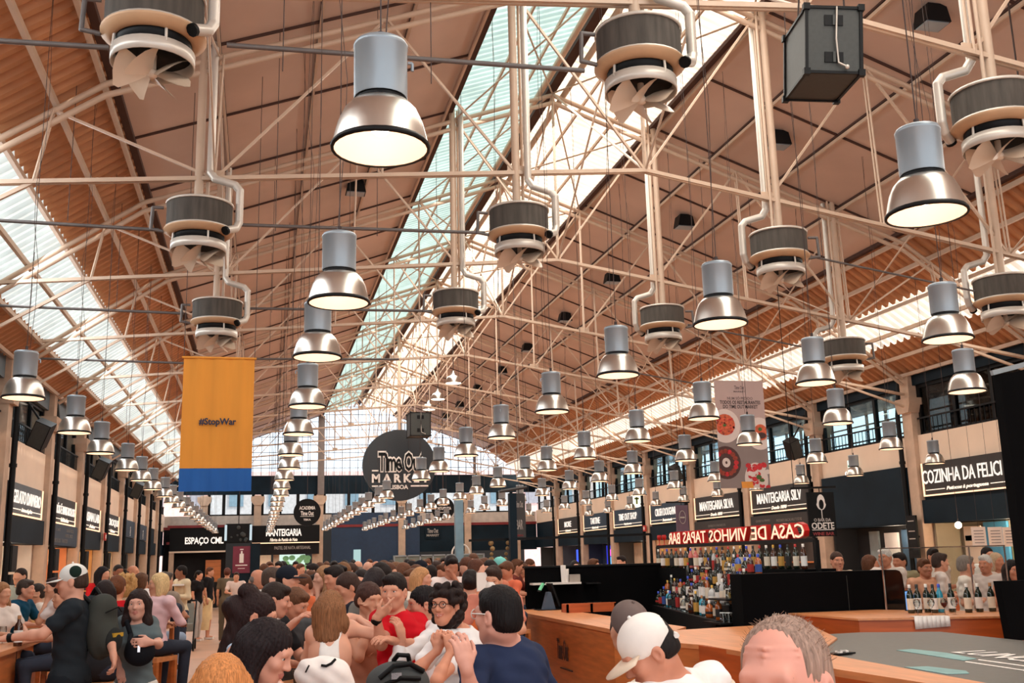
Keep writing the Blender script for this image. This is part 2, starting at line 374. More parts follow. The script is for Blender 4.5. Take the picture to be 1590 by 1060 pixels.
def pillar(side):
    t = thing('pillar', '', 'pillar', kind='structure'); s = side; mb = MB()
    mb.lim(s*(XW-0.1), s*(XW+0.3), 0.02, 0.33, 0, 4.72)
    mb.build('shaft', M_STONE, t)
    mb = MB(); mb.prism([(0.0, 4.62), (-0.07, 4.80), (-0.07, 4.92), (0.42, 4.92), (0.42, 4.80), (0.35, 4.62)], 'x', s*(XW-0.18), s*(XW+0.3))
    mb.lim(s*(XW-0.1), s*(XW+0.3), 0.03, 0.32, 4.92, 5.45); mb.build('capital', M_STONE, t)
    mb = MB(); mb.bar((s*(XW-0.15), 0.41, 0), (s*(XW-0.15), 0.41, 4.6), 0.05, 8); mb.bar((s*(XW-0.15), 0.41, 4.6), (s*(XW-0.02), 0.41, 5.5), 0.05, 8)
    for z in (0.9, 2.3, 3.6): mb.bar((s*(XW-0.15), 0.41, z), (s*(XW-0.15), 0.41, z+0.06), 0.065, 8)
    mb.build('drain_pipe', M_BLACK, t)
    return t
for side, nm in ((-1, 'left'), (1, 'right')):
    p0 = pillar(side)
    for i, y in enumerate(PY):
        p = p0 if i == 0 else copy_tree(p0); p.location = (0, y, 0)
        tag(p, '%s stone pillar with a black drain pipe along the %s wall, from the camera' % (ordn(i), nm), 'pillar', 'pillars of the %s wall' % nm, 'structure')
wn = 0
def bay_window(side, dark):
    s = side; t = thing('window_0', '', 'window', kind='structure'); z0, z1 = 4.15, (5.05 if s < 0 else 5.18); x = XW+0.12
    mb = MB()
    for i in range(4):
        y = 0.45+i*(3.35-0.06)/3; mb.lim(s*(x-0.04), s*(x+0.04), y, y+0.09, z0, z1)
    mb.lim(s*(x-0.04), s*(x+0.04), 0.45, 3.8, z0, z0+0.06); mb.lim(s*(x-0.04), s*(x+0.04), 0.45, 3.8, z1-0.06, z1)
    wf = mb.build('window_frame', M_BLACK, t)
    for i in range(3):
        y = 0.45+i*(3.35-0.06)/3; mb = MB(); mb.lim(s*(x-0.005), s*(x+0.005), y+0.09, y+(3.35-0.06)/3, z0+0.06, z1-0.06)
        mb.build('pane', M_PANED if dark else (M_PANEG if s < 0 else M_PANEL), wf)
    return t
def bay_rail(side):
    s = side; t = thing('gallery_railing', '', 'railing'); mb = MB(); x = XW+0.02
    for i in range(24): mb.bar((s*x, 0.5+i*0.14, 4.15), (s*x, 0.5+i*0.14, 4.47), 0.009, 5)
    mb.build('balusters', M_BLACK, t); MB().lim(s*(x-0.02), s*(x+0.02), 0.45, 3.78, 4.47, 4.5).build('handrail', M_BLACK, t); return t
for side, nm in ((-1, 'left'), (1, 'right')):
    a = bay_window(side, False); b = bay_window(side, True) if side > 0 else None; r = bay_rail(side); fa = fb = True
    for i, y in enumerate(PY):
        wn += 1; dk = side > 0 and y < 17
        if dk: w = b if fb else copy_tree(b); fb = False
        else: w = a if fa else copy_tree(a); fa = False
        w.name = 'window_%d' % wn; w.location = (0, y, 0)
        tag(w, '%s %s gallery window along the %s wall, from the camera' % (ordn(i), 'dark' if dk else 'bright', nm), 'window', None, 'structure')
        q = r if i == 0 else copy_tree(r); q.location = (0, y, 0)
        tag(q, 'black gallery railing in the %s bay of the %s wall' % (ordn(i), nm), 'railing', 'gallery railings of the %s wall' % nm)

# ------------------------------------------------------------------ end wall
EP = [-6.9, -4.55, -1.75, 2.05, 5.2, 7.6]
struct(MB().lim(-8.6, 8.6, YE, YE+0.3, 5.05, 5.88).build('wall_back', M_NAVY), 'navy beam panel of the end wall below the gable', 'wall')
struct(MB().lim(-8.6, 8.6, YE+0.05, YE+0.3, 3.62, 4.1).build('wall_back_parapet', mat('shadow_cream_render', srgb(190, 178, 168), 0.8)), 'cream sill band of the end wall', 'wall')  # cream render darkened, the end wall's shade put into its colour
struct(MB().lim(-8.6, 8.6, YE-0.05, YE+0.25, 3.5, 3.62).build('trim_7', M_DARKRED), 'dark red pipe tray along the end wall', 'trim')
struct(MB().lim(-8.6, -7.9, YE, YE+0.3, 0, 3.6).build('wall_back_side', M_CHAR), 'dark panel at the left corner of the end wall', 'wall')
struct(MB().lim(-1.2, 2.9, YE-0.02, YE+0.2, 1.0, 4.15).build('wall_back_blue', mat('deep_blue_panel', srgb(18, 48, 78), 0.5)), 'deep blue wall panel of the end wall', 'wall')
struct(MB().lim(-8.6, 8.6, YE+2.5, YE+2.7, 0, 3.6).build('wall_back_rear', mat('end_stall_back', srgb(26, 28, 34), 0.7)), 'dark rear wall behind the end stalls', 'wall')
struct(MB().lim(2.9, 8.6, YE, YE+0.2, 2.3, 3.5).build('wall_back_fascia', M_NAVY), 'navy fascia at the right of the end wall', 'wall')
for i, x in enumerate(EP):
    mb = MB(); mb.lim(x-0.16, x+0.16, YE-0.12, YE+0.3, 0, 5.0); mb.prism([(x-0.16, 4.55), (x-0.3, 4.75), (x-0.3, 4.95), (x+0.3, 4.95), (x+0.3, 4.75), (x+0.16, 4.55)], 'y', YE-0.16, YE+0.2)
    struct(mb.build('pillar_end', M_STONE), '%s stone pilaster from the left on the end wall' % ordn(i), 'pillar')
# glazed gable
wn += 1
g = thing('window_%d' % wn, 'great glazed gable with a fine grid of bars over the end wall', 'window', kind='structure')
mb = MB(); x = -7.4
def gz(x): return roof_z(x)-0.05
while x < 7.5:
    mb.lim(x-0.012, x+0.012, YE+0.02, YE+0.08, 5.88, gz(x)); x += 0.37
z = 5.88
while z < 9.2:
    xm = (ZR-z)/(ZR-ZK)*XK if z > ZK else XK+(ZK-z)/(ZK-ZEV)*(XEV-XK)
    mb.lim(-xm, xm, YE+0.02, YE+0.07, z, z+0.022); z += 0.36
mb.build('glazing_bars', mat('gable_bar', srgb(96, 84, 86), 0.6), g)
mb = MB()
for x in (-5.6, 5.6): mb.lim(x-0.05, x+0.05, YE-0.05, YE+0.1, 5.88, gz(x))
mb.lim(-1.72-0.15, -1.72+0.15, YE-0.15, YE+0.12, 5.0, gz(1.72)); mb.lim(2.0-0.06, 2.0+0.06, YE-0.1, YE+0.12, 5.88, gz(2.0))
mb.build('gable_posts', mat('gable_post', srgb(120, 108, 104), 0.6), g)
M_PANEGB = pane_mat('gable_glass', (0.9, 0.95, 1.0), 0.05)
mb = MB(); pts = [(-8.2, 5.88), (8.2, 5.88), (XK, ZK), (0, ZR), (-XK, ZK)]
mb.poly([(x, YE+0.05, z) for x, z in pts]); mb.build('pane', M_PANEGB, g)
for i in range(len(EP)-1):
    wn += 1; xa, xb = EP[i]+0.2, EP[i+1]-0.2
    t = thing('window_%d' % wn, '%s bright blue-green gallery window of the end wall from the left' % ordn(i), 'window', kind='structure')
    n = 3; mb = MB()
    for k in range(n+1):
        xx = xa+(xb-xa)*k/n; mb.lim(xx-0.07, xx+0.07, YE+0.05, YE+0.15, 4.1, 5.05)
    mb.lim(xa, xb, YE+0.05, YE+0.15, 4.1, 4.16); mb.build('window_frame', M_BLACK, t)
    mb = MB(); mb.lim(xa, xb, YE+0.09, YE+0.1, 4.16, 5.05); mb.build('pane', pane_mat('end_glass_cyan', (0.74, 0.92, 0.97), 0.06), t)
# what stands outside beyond the gable
t = thing('outside_building', 'sunlit pink building seen hazily through the gable glazing', 'building', kind='structure')
MB().lim(-16, 16, 62, 66, 0, 7.2).build('facade', mat('pink_facade', srgb(236, 196, 190), 0.8), t)
mb = MB()
for i in range(14): mb.lim(-15+i*2.2, -14.2+i*2.2, 61.95, 62.05, 5.2, 6.4)
mb.build('facade_windows', mat('facade_window', srgb(150, 150, 160), 0.3), t)
# ================================================================== things hanging from the roof
M_CABLE = mat('thin_dark_cable', srgb(60, 44, 40), 0.7)
M_DRUM = mat('dark_fan_drum', srgb(74, 68, 62), 0.85, 0.0, 0.35, 18, (1, 1, 0.12), bump=0.3)
M_BLADE = mat('beige_fan_blade', srgb(214, 192, 170), 0.4, 0.0, 0.05, 3)
M_FANMET = mat('pale_fan_metal', srgb(204, 196, 186), 0.35, 0.25, 0.06, 5)
M_FLANGE = mat('tan_fan_flange', srgb(196, 158, 122), 0.5, 0.1, 0.1, 4)
M_REFL = mat('lamp_inner_reflector', srgb(250, 220, 196), 0.4, 0.0, 0.02, 3, emit=(1.0, 0.70, 0.50), estr=0.60)  # emission put in for bulb light bouncing inside the bell

def make_lamp(L):
    # local origin at the centre of the rim; cable of length L above it
    t = thing('pendant_lamp', '', 'lamp')
    mb = MB(); mb.lathe((0, 0, 0), [(0.094, 0.165), (0.104, 0.162), (0.128, 0.135), (0.146, 0.095), (0.158, 0.05), (0.166, 0.012)], 28)
    refl = mb.build('reflector', M_ALU, t, fix=False)
    mb = MB(); mb.lathe((0, 0, 0), [(0.0, 0.158), (0.09, 0.156), (0.124, 0.130), (0.142, 0.095), (0.154, 0.05), (0.161, 0.0)], 28); mb.build('inner_reflector', M_REFL, refl, fix=False)
    mb = MB(); mb.lathe((0, 0, 0), [(0.161, -0.004), (0.171, -0.004), (0.173, 0.006), (0.166, 0.016), (0.161, 0.012), (0.161, -0.004)], 28); mb.build('rim', M_BLACK, refl, fix=False)
    mb = MB(); mb.ball((0, 0, 0.10), 0.042, 14, 8, (1, 1, 1.3)); mb.build('bulb', M_LENS, refl)
    mb = MB(); mb.lathe((0, 0, 0), [(0.086, 0.16), (0.088, 0.176), (0.086, 0.186)], 24); mb.build('collar', M_BLACK, t, fix=False)
    mb = MB(); mb.lathe((0, 0, 0), [(0.092, 0.184), (0.094, 0.19), (0.094, 0.37), (0.096, 0.372), (0.096, 0.384), (0.09, 0.394), (0.0, 0.396)], 24)
    mb.bar((0.096, 0, 0.33), (0.112, 0, 0.33), 0.006, 6); mb.bar((0.112, 0, 0.33), (0.112, 0, 0.3), 0.006, 6)
    mb.build('housing', M_GREYMET, t, fix=False)
    mb = MB(); mb.bar((0, 0, 0.394), (0, 0, 0.44), 0.012, 6); mb.bar((0, 0, 0.43), (0, 0, L), 0.003, 5)
    pts = [(0.05*math.sin(i*1.3)*min(1, i/2)*(1 if i < 6 else 0.3)+0.02, 0.02*math.cos(i*1.7), 0.42+(L-0.42)*i/9) for i in range(10)]
    for i in range(9): mb.bar(pts[i], pts[i+1], 0.0022, 4, cap=False)
    mb.build('cable', M_CABLE, t); return t
ZL = 3.3
rows = [
 ('row beside the yellow and blue banner', -4.0, [3.36, 5.57, 7.15, 9.5, 11.6, 13.9, 15.9, 18.1]),
 ('row nearest the left wall', -6.32, [9.17, 11.55, 13.65, 16.05, 18.0]),
 ('row leading to the large round sign', -1.62, [3.68, 5.8, 7.64, 9.7, 11.9, 14.0, 16.5, 18.25, 23.5, 25.4]),
 ('row passing over the timber bar counter', 0.2, [6.04, 7.84, 10.1, 12.2, 14.4, 16.4, 18.0]),
 ('row passing before the food banner', 1.93, [8.14, 10.4, 12.55, 14.77, 17.1, 18.9]),
 ('row along the right wall signs', 4.4, [13.1, 15.2, 17.2, 19.1]),
 ('short row close to the right wall', 6.75, [15.4, 17.9, 19.9]),
]
lamp_protos = {}
nl = 0
for rname, X, ys in rows:
    ys = list(ys)
    while ys[-1] < (46 if X < 4 else 34): ys.append(ys[-1]+2.13)
    top = roof_z(X)+0.015
    k = None
    for i, y in enumerate(ys):
        if k is None: k = make_lamp(top-ZL); o = k
        else: o = copy_tree(k)
        o.location = (X+0.02*math.sin(i*2.3), y, ZL); o.rotation_euler = (0, 0, i*1.1)
        tag(o, '%s aluminium bell lamp from the camera in the %s' % (ordn(i), rname), 'lamp', 'bell lamps in the '+rname); nl += 1
# three small dome lamps high under the ridge
for i, (px, py) in enumerate(((704, 595), (680, 620), (666, 636))):
    p = at_y(px, py, 24+3.8*i)
    t = thing('dome_lamp', '%s small shiny dome lamp hanging under the ridge, from the camera' % ordn(i), 'lamp', p, 0, 'small dome lamps under the ridge')
    mb = MB(); mb.lathe((0, 0, 0), [(0.19, 0), (0.185, 0.08), (0.14, 0.16), (0.06, 0.2), (0.05, 0.3)], 20); mb.build('shade', M_ALU, t, fix=False)
    mb = MB(); mb.lathe((0, 0, 0), [(0.001, 0.01), (0.185, 0.008)], 20); mb.build('lens', M_LENS, t, fix=False)
    mb = MB(); mb.bar((0, 0, 0.28), (0, 0, roof_z(p.x)+0.015-p.z), 0.012, 6); mb.build('rod', M_CABLE, t)

# ------------------------------------------------------------------ big ceiling fans hanging at the trusses
def make_fan(x, zc):
    t = thing('ceiling_fan', '', 'fan')
    R = 0.337
    mb = MB(); mb.lathe((0, 0, 0), [(R, -0.13), (R*1.005, 0.0), (R, 0.14)], 32); mb.lathe((0, 0, 0), [(0.02, 0.13), (R, 0.14)], 32); drum = mb.build('drum', M_DRUM, t, fix=False)
    mb = MB()
    for z in (0.142, -0.135): mb.lathe((0, 0, z), [(R+0.002, -0.012), (R+0.014, -0.012), (R+0.014, 0.012), (R+0.002, 0.012)], 32)
    mb.build('drum_rim', M_FANMET, drum, fix=False)
    mb = MB(); mb.lathe((0, 0, 0), [(R+0.025, -0.14), (R+0.025, -0.158), (0.31, -0.19), (0.285, -0.205), (0.23, -0.19), (0.23, -0.15)], 32); mb.build('flange', M_FLANGE, t, fix=False)
    mb = MB(); mb.lathe((0, 0, 0), [(0.262, -0.19), (0.262, -0.29), (0.0, -0.29)], 28); mb.build('shade_throat', M_BLACK, t, fix=False)  # black cylinder added as the shade inside the duct ring
    mb = MB(); mb.lathe((0, 0, 0), [(0.278, -0.275), (0.287, -0.275), (0.287, -0.375), (0.278, -0.375), (0.272, -0.275)], 32); dring = mb.build('duct_ring', M_FANMET, t, fix=False)
    for i in range(4): a = i*PI/2+0.4; mb = MB(); mb.bar((0.27*math.cos(a), 0.27*math.sin(a), -0.16), (0.28*math.cos(a), 0.28*math.sin(a), -0.30), 0.011, 6); mb.build('ring_bracket', M_FANMET, dring)
    mb = MB(); mb.ball((0, 0, -0.43), 0.042, 12, 8, (1, 1, 0.9)); mb.bar((0, 0, -0.2), (0, 0, -0.43), 0.026, 10); hub = mb.build('hub', M_BLADE, t)
    for i in range(6):
        a = 2*PI*i/6+0.3; mb = MB(); vs = []; u = Vector((math.cos(a), math.sin(a), 0)); v = Vector((-math.sin(a), math.cos(a), 0))
        prof = ((0.03, 0.022, 0.0, 58), (0.09, 0.07, 0.0, 52), (0.16, 0.118, -0.004, 46), (0.225, 0.148, -0.008, 41), (0.262, 0.135, -0.01, 38))
        for th in (0.0, 0.004):
            for (r, w, dz, tw) in prof:
                for sg in (-1, -0.33, 0.33, 1):
                    q_ = math.radians(tw); bow = 0.02*(1-sg*sg)*w/0.15; vs.append(u*(r-0.02*sg*sg*(r > 0.2))+v*(sg*w*math.cos(q_))+Vector((0, 0, -0.43+dz+sg*w*math.sin(q_)+bow+th)))
        for k in (0, 20):
            mb.add(vs[k:k+20], [(j*4+m, j*4+m+1, j*4+m+5, j*4+m+4) for j in range(4) for m in range(3)], True)
        mb.build('blade', M_BLADE, hub)
    # pipes: one straight, one with a jog beside the drum
    rr = roof_z(x)+0.01-zc
    mb = MB(); mb.bar((-0.02, 0, 0.14), (-0.02, 0, rr), 0.047, 10); mb.bar((0.07, 0.05, 0.14), (0.07, 0.05, rr), 0.018, 8); mb.build('support_pipe', M_STEEL, t)
    mb = MB(); mb.tube([(0.1, -0.08, rr), (0.1, -0.08, 0.50), (0.15, -0.1, 0.42), (0.36, -0.11, 0.36), (0.41, -0.11, 0.30), (0.41, -0.11, -0.06), (0.38, -0.15, -0.14), (0.29, -0.24, -0.19)], 0.042, 10); wp = mb.build('water_pipe', M_FANMET, t)
    mb = MB(); mb.bar((0.29, -0.24, -0.19), (0.275, -0.255, -0.205), 0.048, 10); mb.build('pipe_cap', M_BLACK, wp)
    mb = MB(); mb.tube([(-R-0.03, 0, 0.1), (-R-0.14, 0, 0.1), (-R-0.15, 0, -0.14), (-R-0.02, 0, -0.16)], 0.018, 8); mb.build('drain_loop', mat('grey_conduit', srgb(104, 98, 96), 0.5, 0.3), t)
    return t
FN = ['fan row nearest the left eave skylight', 'fan row left of the ridge', 'fan row right of the ridge', 'fan row nearest the right eave skylight']
FPOS = [[(-5.20, 5.75), (-5.09, 5.52), (-5.05, 5.40)], [(-1.52, 5.86), (-1.58, 5.66), (-1.62, 5.66)], [(1.74, 5.62), (1.68, 5.54), (1.67, 5.53)], [(4.85, 5.2), (4.78, 5.10), (4.80, 5.09)]]
for j, pos in enumerate(FPOS):
    for i, (x, z) in enumerate(pos):
        o = make_fan(x, z); o.location = (x, [7.13, 10.93, 14.73][i], z)
        if j in (2, 3): o.rotation_euler = (0, 0, PI*0.93)
        tag(o, '%s ceiling fan from the camera in the %s' % (ordn(i), FN[j]), 'fan', 'ceiling fans')
M_COND = mat('grey_conduit', srgb(104, 98, 96), 0.5, 0.3)
for i, y in enumerate([7.13, 10.93, 14.73, 18.53]):
    z = 5.48; t = thing('conduit_pipe', 'grey conduit pipe crossing the hall beside the %s row of fans from the camera' % ORD[i] if i < 3 else 'grey conduit pipe crossing the hall beyond all the fans', 'pipe', (0, y, 0), 0, 'grey conduit pipes')
    mb = MB(); mb.build('pipe', M_COND, t) if 0 else None
    zl = z+(0.12 if i == 0 else 0)
    for (p0, p1, r_) in (((-8.4, 0.02, 5.42), (-5.5, 0.02, zl-0.1), 0.02), ((-4.7, 0.02, zl), (-1.98, 0.02, zl+0.05), 0.02), ((2.1, 0.02, z-0.04), (4.4, 0.02, z-0.4), 0.014)): mb = MB(); mb.bar(p0, p1, r_, 8); mb.build('pipe', M_COND, t)
    for x in (-7.5, -6.4, -4.3, -3.2): mb = MB(); mb.bar((x, 0.02, 5.43), (x, 0.02, roof_z(x)+0.01), 0.004, 5); mb.build('hanger_rod', M_CABLE, t)

# ------------------------------------------------------------------ hanging loudspeakers
def box_speaker(loc, w, d, h, rz, tilt, label, chain):
    t = thing('hanging_loudspeaker', label, 'loudspeaker', loc, rz)
    t.rotation_euler = (tilt[0], tilt[1], rz)
    MB().box((0, 0, 0), (w, d, h)).build('case', M_SPKBLACK, t)
    mb = MB()
    for sx in (-1, 1):
        for sy in (-1, 1):
            mb.beam((sx*w/2, sy*d/2, -h/2-0.02), (sx*w/2, sy*d/2, h/2+0.02), 0.025, 0.025)
            mb.box((sx*w/2, sy*d/2, h/2), (0.05, 0.05, 0.05)); mb.box((sx*w/2, sy*d/2, -h/2), (0.05, 0.05, 0.05))
        for z in (-1, 1): mb.beam((sx*w/2, -d/2, z*h/2), (sx*w/2, d/2, z*h/2), 0.022, 0.022); mb.beam((-w/2, sx*d/2, z*h/2), (w/2, sx*d/2, z*h/2), 0.022, 0.022)
    mb.build('edge_strips', M_BLACK, t)
    for z in (h*0.3, -h*0.27):
        mb = MB(); mb.box((0.0, -d/2-0.003, z), (w*0.34, 0.012, h*0.16)); hr = mb.build('handle_recess', M_BLACK, t)
        mb = MB(); mb.box((0.0, -d/2-0.012, z), (w*0.05, 0.012, h*0.16)); mb.build('handle', M_SPKBLACK, hr)
    mb = MB(); mb.tube([(0.02, -d/2-0.02, h/2), (0.01, -d/2-0.03, 0), (0.03, -d/2-0.02, -h*0.36), (w*0.2, -d/2-0.03, -h*0.42)], 0.007, 6); mb.ball((w*0.22, -d/2-0.03, -h*0.43), 0.018, 8, 6); mb.build('cable', M_FANMET, t)
    mb = MB()
    for sx in (-1, 1): mb.bar((sx*w*0.45, 0, h/2), (sx*w*0.2, 0, chain), 0.008, 6)
    mb.build('hanger', M_CABLE, t); return t
box_speaker(at_y(1276, 86, 6.75), 0.42, 0.60, 0.52, math.radians(-13), (math.radians(5), math.radians(3), 0), 'large charcoal loudspeaker box hanging by the skylight near the camera', 2.6)
box_speaker(at_y(650, 660, 30.2), 0.6, 0.6, 0.68, math.radians(2), (0, 0, 0), 'charcoal loudspeaker box hanging in front of the large round sign', 2.6)
# speakers bracketed to the pillars
def wall_speaker(loc, side, label, group):
    t = thing('pillar_loudspeaker', label, 'loudspeaker', loc, 0, group)
    R3 = Matrix.Rotation(math.radians(24*-side), 3, 'Y') @ Matrix.Rotation(math.radians(20), 3, 'X')
    mb = MB(); mb.box((0, 0, 0), (0.27, 0.3, 0.46), mtx=R3); mb.build('case', M_BLACK, t)
    mb = MB(); mb.box(R3 @ Vector((0, -0.155, 0)), (0.24, 0.01, 0.43), mtx=R3); mb.build('grille', M_SPKBLACK, t)
    mb = MB(); mb.bar((0, 0, 0.2), (side*0.3, 0.05, 0.62), 0.02, 6); mb.build('bracket', M_BLACK, t)
for i, (px, py, X) in enumerate(((64, 674, -8.1), (158, 727, -8.1), (214, 760, -8.1))):
    wall_speaker(at_x(px, py, X), -1, '%s black loudspeaker tilted from a left wall pillar, from the camera' % ordn(i), 'loudspeakers on the left pillars')
for i, (px, py, X) in enumerate(((1231, 696, 8.1), (1049, 734, 8.1))):
    wall_speaker(at_x(px, py, X), 1, '%s black loudspeaker tilted from a right wall pillar, from the camera' % ordn(i), 'loudspeakers on the right pillars')
# dark spotlights fixed to the roof boards
for i, (px, py) in enumerate(((1062, 345), (950, 432), (877, 493), (819, 540), (779, 575), (741, 603), (714, 628), (692, 646), (1207, 218), (1446, 28), (552, 292))):
    d = _ray(px, py); sd = -1 if px < 600 else 1; k = (ZR-ZK)/XK
    tt = (ZR-k*sd*CAM[0]-CAM[2])/(d[2]+k*sd*d[0]); p = Vector(CAM+d*(tt*0.985))
    nm = {9: 'dark floodlight on the roof boards at the top right behind the hanging loudspeaker', 8: 'dark floodlight on the roof boards half behind the right fan pipes', 10: 'lone dark floodlight on the left roof slope'}.get(i, '%s dark floodlight from the camera in the line on the right roof slope' % ordn(i))
    t = thing('roof_floodlight', nm, 'spotlight', p, 0, 'floodlights on the roof boards')
    mb = MB(); mb.prism([(-0.12, 0.12), (0.12, 0.12), (0.17, -0.1), (-0.17, -0.1)], 'y', -0.13, 0.13); mb.build('case', M_BLACK, t)
    mb = MB(); mb.lim(-0.15, 0.15, -0.11, 0.11, -0.112, -0.1); mb.build('glass', M_GREYMET, t)
    mb = MB(); mb.bar((0, 0, 0.1), (0, 0, max(0.15, roof_z(p.x)-p.z)), 0.02, 6); mb.build('bracket', M_BLACK, t)

# ------------------------------------------------------------------ banners and hanging signs
M_YEL = mat('yellow_banner_cloth', srgb(226, 148, 52), 0.8, 0.0, 0.07, 2.2, (3.0, 1, 0.35)); M_BLU = mat('blue_banner_cloth', srgb(26, 92, 168), 0.8, 0.0, 0.07, 3, (3, 1, 0.4))
def cloth(mb, x0, x1, z0, z1, y, n=24, amp=0.012, th=0.004):
    vs = []
    for j in range(2):
        for i in range(n+1):
            x = x0+(x1-x0)*i/n; dy = amp*math.sin(i*0.9)+amp*0.6*math.sin(i*2.1+1)
            vs.append((x, y+dy*(1.0 if j == 0 else 0.4), (z0, z1)[j]))
    mb.add(vs, [(i, i+1, n+2+i, n+1+i) for i in range(n)], True)
    mb.add([(v[0], v[1]+th, v[2]) for v in vs], [(i, n+1+i, n+2+i, i+1) for i in range(n)], True)
a, b = at_y(289, 554, 12), at_y(398, 559, 12); c0, c1 = at_y(276, 727, 12), at_y(387, 762, 12)
bx0, bx1 = -5.27, -4.49; bz1 = a.z-0.005; bzm = c0.z; bz0 = c1.z
t = thing('hanging_banner', 'tall yellow and blue cloth banner reading #StopWar on the left', 'banner', (0, 12, 0))
mb = MB(); cloth(mb, bx0, bx1, bzm, bz1, 0); mb.build('yellow_field', M_YEL, t, fix=False)
mb = MB(); cloth(mb, bx0, bx1, bz0, bzm, 0); mb.build('blue_field', M_BLU, t, fix=False)
mb = MB(); mb.bar((bx0-0.02, 0, bz1), (bx1+0.02, 0, bz1), 0.014, 8); mb.build('top_rod', M_YEL, t)
mb = MB(); mb.bar((bx0, 0, bz1), (bx0, 0, roof_z(bx0)+0.015), 0.004, 5); mb.bar((bx1, 0, bz1), (bx1, 0, roof_z(bx1)+0.015), 0.004, 5); mb.build('cords', M_CABLE, t)
p = at_y(338, 656, 12)
text_mesh('#StopWar', mat('navy_print', srgb(34, 42, 66), 0.7), (p.x, -0.022, p.z), (1, 0, 0), (0, 0, 1), 0.094, 0.40, 0.002, 0.022, parent=t)

t = thing('hanging_banner', 'mauve hanging banner with plates of food, before the right wall', 'banner', (0, 15, 0))
fx0, fx1, fz0, fz1 = 2.6, 3.45, 2.89, 4.6
M_MAUVE = mat('mauve_print', srgb(186, 160, 154), 0.75, 0, 0.05, 2); M_GREYPR = mat('grey_table_print', srgb(140, 124, 120), 0.75, 0, 0.08, 3)
mb = MB(); mb.lim(fx0, fx1, 0, 0.006, fz0+0.78, fz1); mb.build('upper_field', M_MAUVE, t)
mb = MB(); mb.lim(fx0, fx1, 0, 0.006, fz0, fz0+0.78); mb.build('lower_field', M_GREYPR, t)
def disc(mb, x, z, rx, rz, y, n=28, clip=True):
    pts = []
    for i in range(n):
        px = x+rx*math.cos(2*PI*i/n); pz = z+rz*math.sin(2*PI*i/n)
        if clip: px = min(max(px, fx0), fx1); pz = min(max(pz, fz0), fz1)
        pts.append((px, y, pz))
    mb.add(pts, [tuple(range(n))])
rnd = random.Random(3)
M_PL = mat('printed_plate', srgb(222, 204, 196), 0.7, 0, 0.02); M_PAS = mat('printed_pasta', srgb(208, 96, 62), 0.7, 0, 0.3, 30); M_BAS = mat('printed_basil', srgb(70, 100, 48), 0.7); M_BRN = mat('printed_sausage', srgb(150, 60, 44), 0.7, 0, 0.3, 20); M_BRND = mat('printed_pan', srgb(78, 48, 44), 0.7); M_RED = mat('printed_tomato', srgb(200, 44, 50), 0.7, 0, 0.25, 25); M_ORN = mat('orange_tag', srgb(230, 150, 60), 0.7)
mb = MB()
mb.mi = 0; disc(mb, fx0+0.14, fz0+0.98, 0.26, 0.27, -0.002); disc(mb, fx0+0.73, fz0+0.86, 0.24, 0.26, -0.002); disc(mb, fx0+0.62, fz0+0.14, 0.2, 0.26, -0.002)
mb.mi = 1; disc(mb, fx0+0.14, fz0+1.0, 0.17, 0.17, -0.004); disc(mb, fx0+0.75, fz0+0.88, 0.12, 0.13, -0.004)
for i in range(40):
    a = rnd.random()*6.28; r = rnd.random()**.5*0.16; mb.mi = rnd.choice([1, 3, 5]); disc(mb, fx0+0.14+r*math.cos(a), fz0+1.0+r*math.sin(a), 0.018, 0.014, -0.006, 8)
mb.mi = 2; disc(mb, fx0+0.13, fz0+0.99, 0.03, 0.022, -0.008, 8); disc(mb, fx0+0.74, fz0+0.93, 0.035, 0.03, -0.008, 8); mb.mi = 4; disc(mb, fx0+0.76, fz0+0.83, 0.08, 0.05, -0.007, 14)
mb.mi = 4; disc(mb, fx0+0.12, fz0+0.40, 0.25, 0.26, -0.002)
for i in range(16): a = i*6.28/16; mb.mi = 3 if i % 3 else 5; disc(mb, fx0+0.12+0.17*math.cos(a), fz0+0.40+0.18*math.sin(a), 0.042, 0.038, -0.004, 10)
mb.mi = 0; disc(mb, fx0+0.12, fz0+0.40, 0.07, 0.075, -0.006, 16); mb.mi = 4; disc(mb, fx0+0.12, fz0+0.40, 0.02, 0.024, -0.007, 8)
for i in range(34): mb.mi = 5 if i % 3 else 0; disc(mb, fx0+0.63+rnd.uniform(-.15, .2), fz0+0.17+rnd.uniform(-.17, .2), 0.05, 0.04, -0.004-i*1e-4, 7)
mb.mi = 2; disc(mb, fx0+0.66, fz0+0.17, 0.05, 0.04, -0.009, 6); disc(mb, fx0+0.71, fz0+0.12, 0.05, 0.03, -0.0095, 6)
mb.mi = 6; mb.add([(fx0+0.36, -0.01, fz0), (fx0+0.56, -0.01, fz0), (fx0+0.54, -0.01, fz0+0.1), (fx0+0.35, -0.01, fz0+0.1)], [(0, 1, 2, 3)])
mb.build('printed_food', [M_PL, M_PAS, M_BAS, M_BRN, M_BRND, M_RED, M_ORN], t, fix=False)
M_INK = mat('dark_ink', srgb(58, 46, 48), 0.7); M_INK2 = mat('grey_ink', srgb(122, 104, 104), 0.7)
for txt, z, w, h, m in (('Time Out', 1.60, 0.17, 0.06, M_INK2), ('MARKET', 1.535, 0.2, 0.025, M_INK2), ('NUM SÓ PEDIDO', 1.43, 0.44, 0.055, M_INK2), ('TODOS OS RESTAURANTES', 1.36, 0.70, 0.055, M_INK), ('DO TIME OUT MARKET', 1.29, 0.60, 0.055, M_INK)):
    text_mesh(txt, m, (fx0+0.43, -0.002, fz0+z), (1, 0, 0), (0, 0, 1), h, w, 0.001, 0.012, parent=t)
mb = MB()
for x in (fx0, fx1): mb.bar((x, 0, fz1), (x, 0, roof_z(x)+0.015), 0.004, 5)
mb.build('cords', M_CABLE, t)

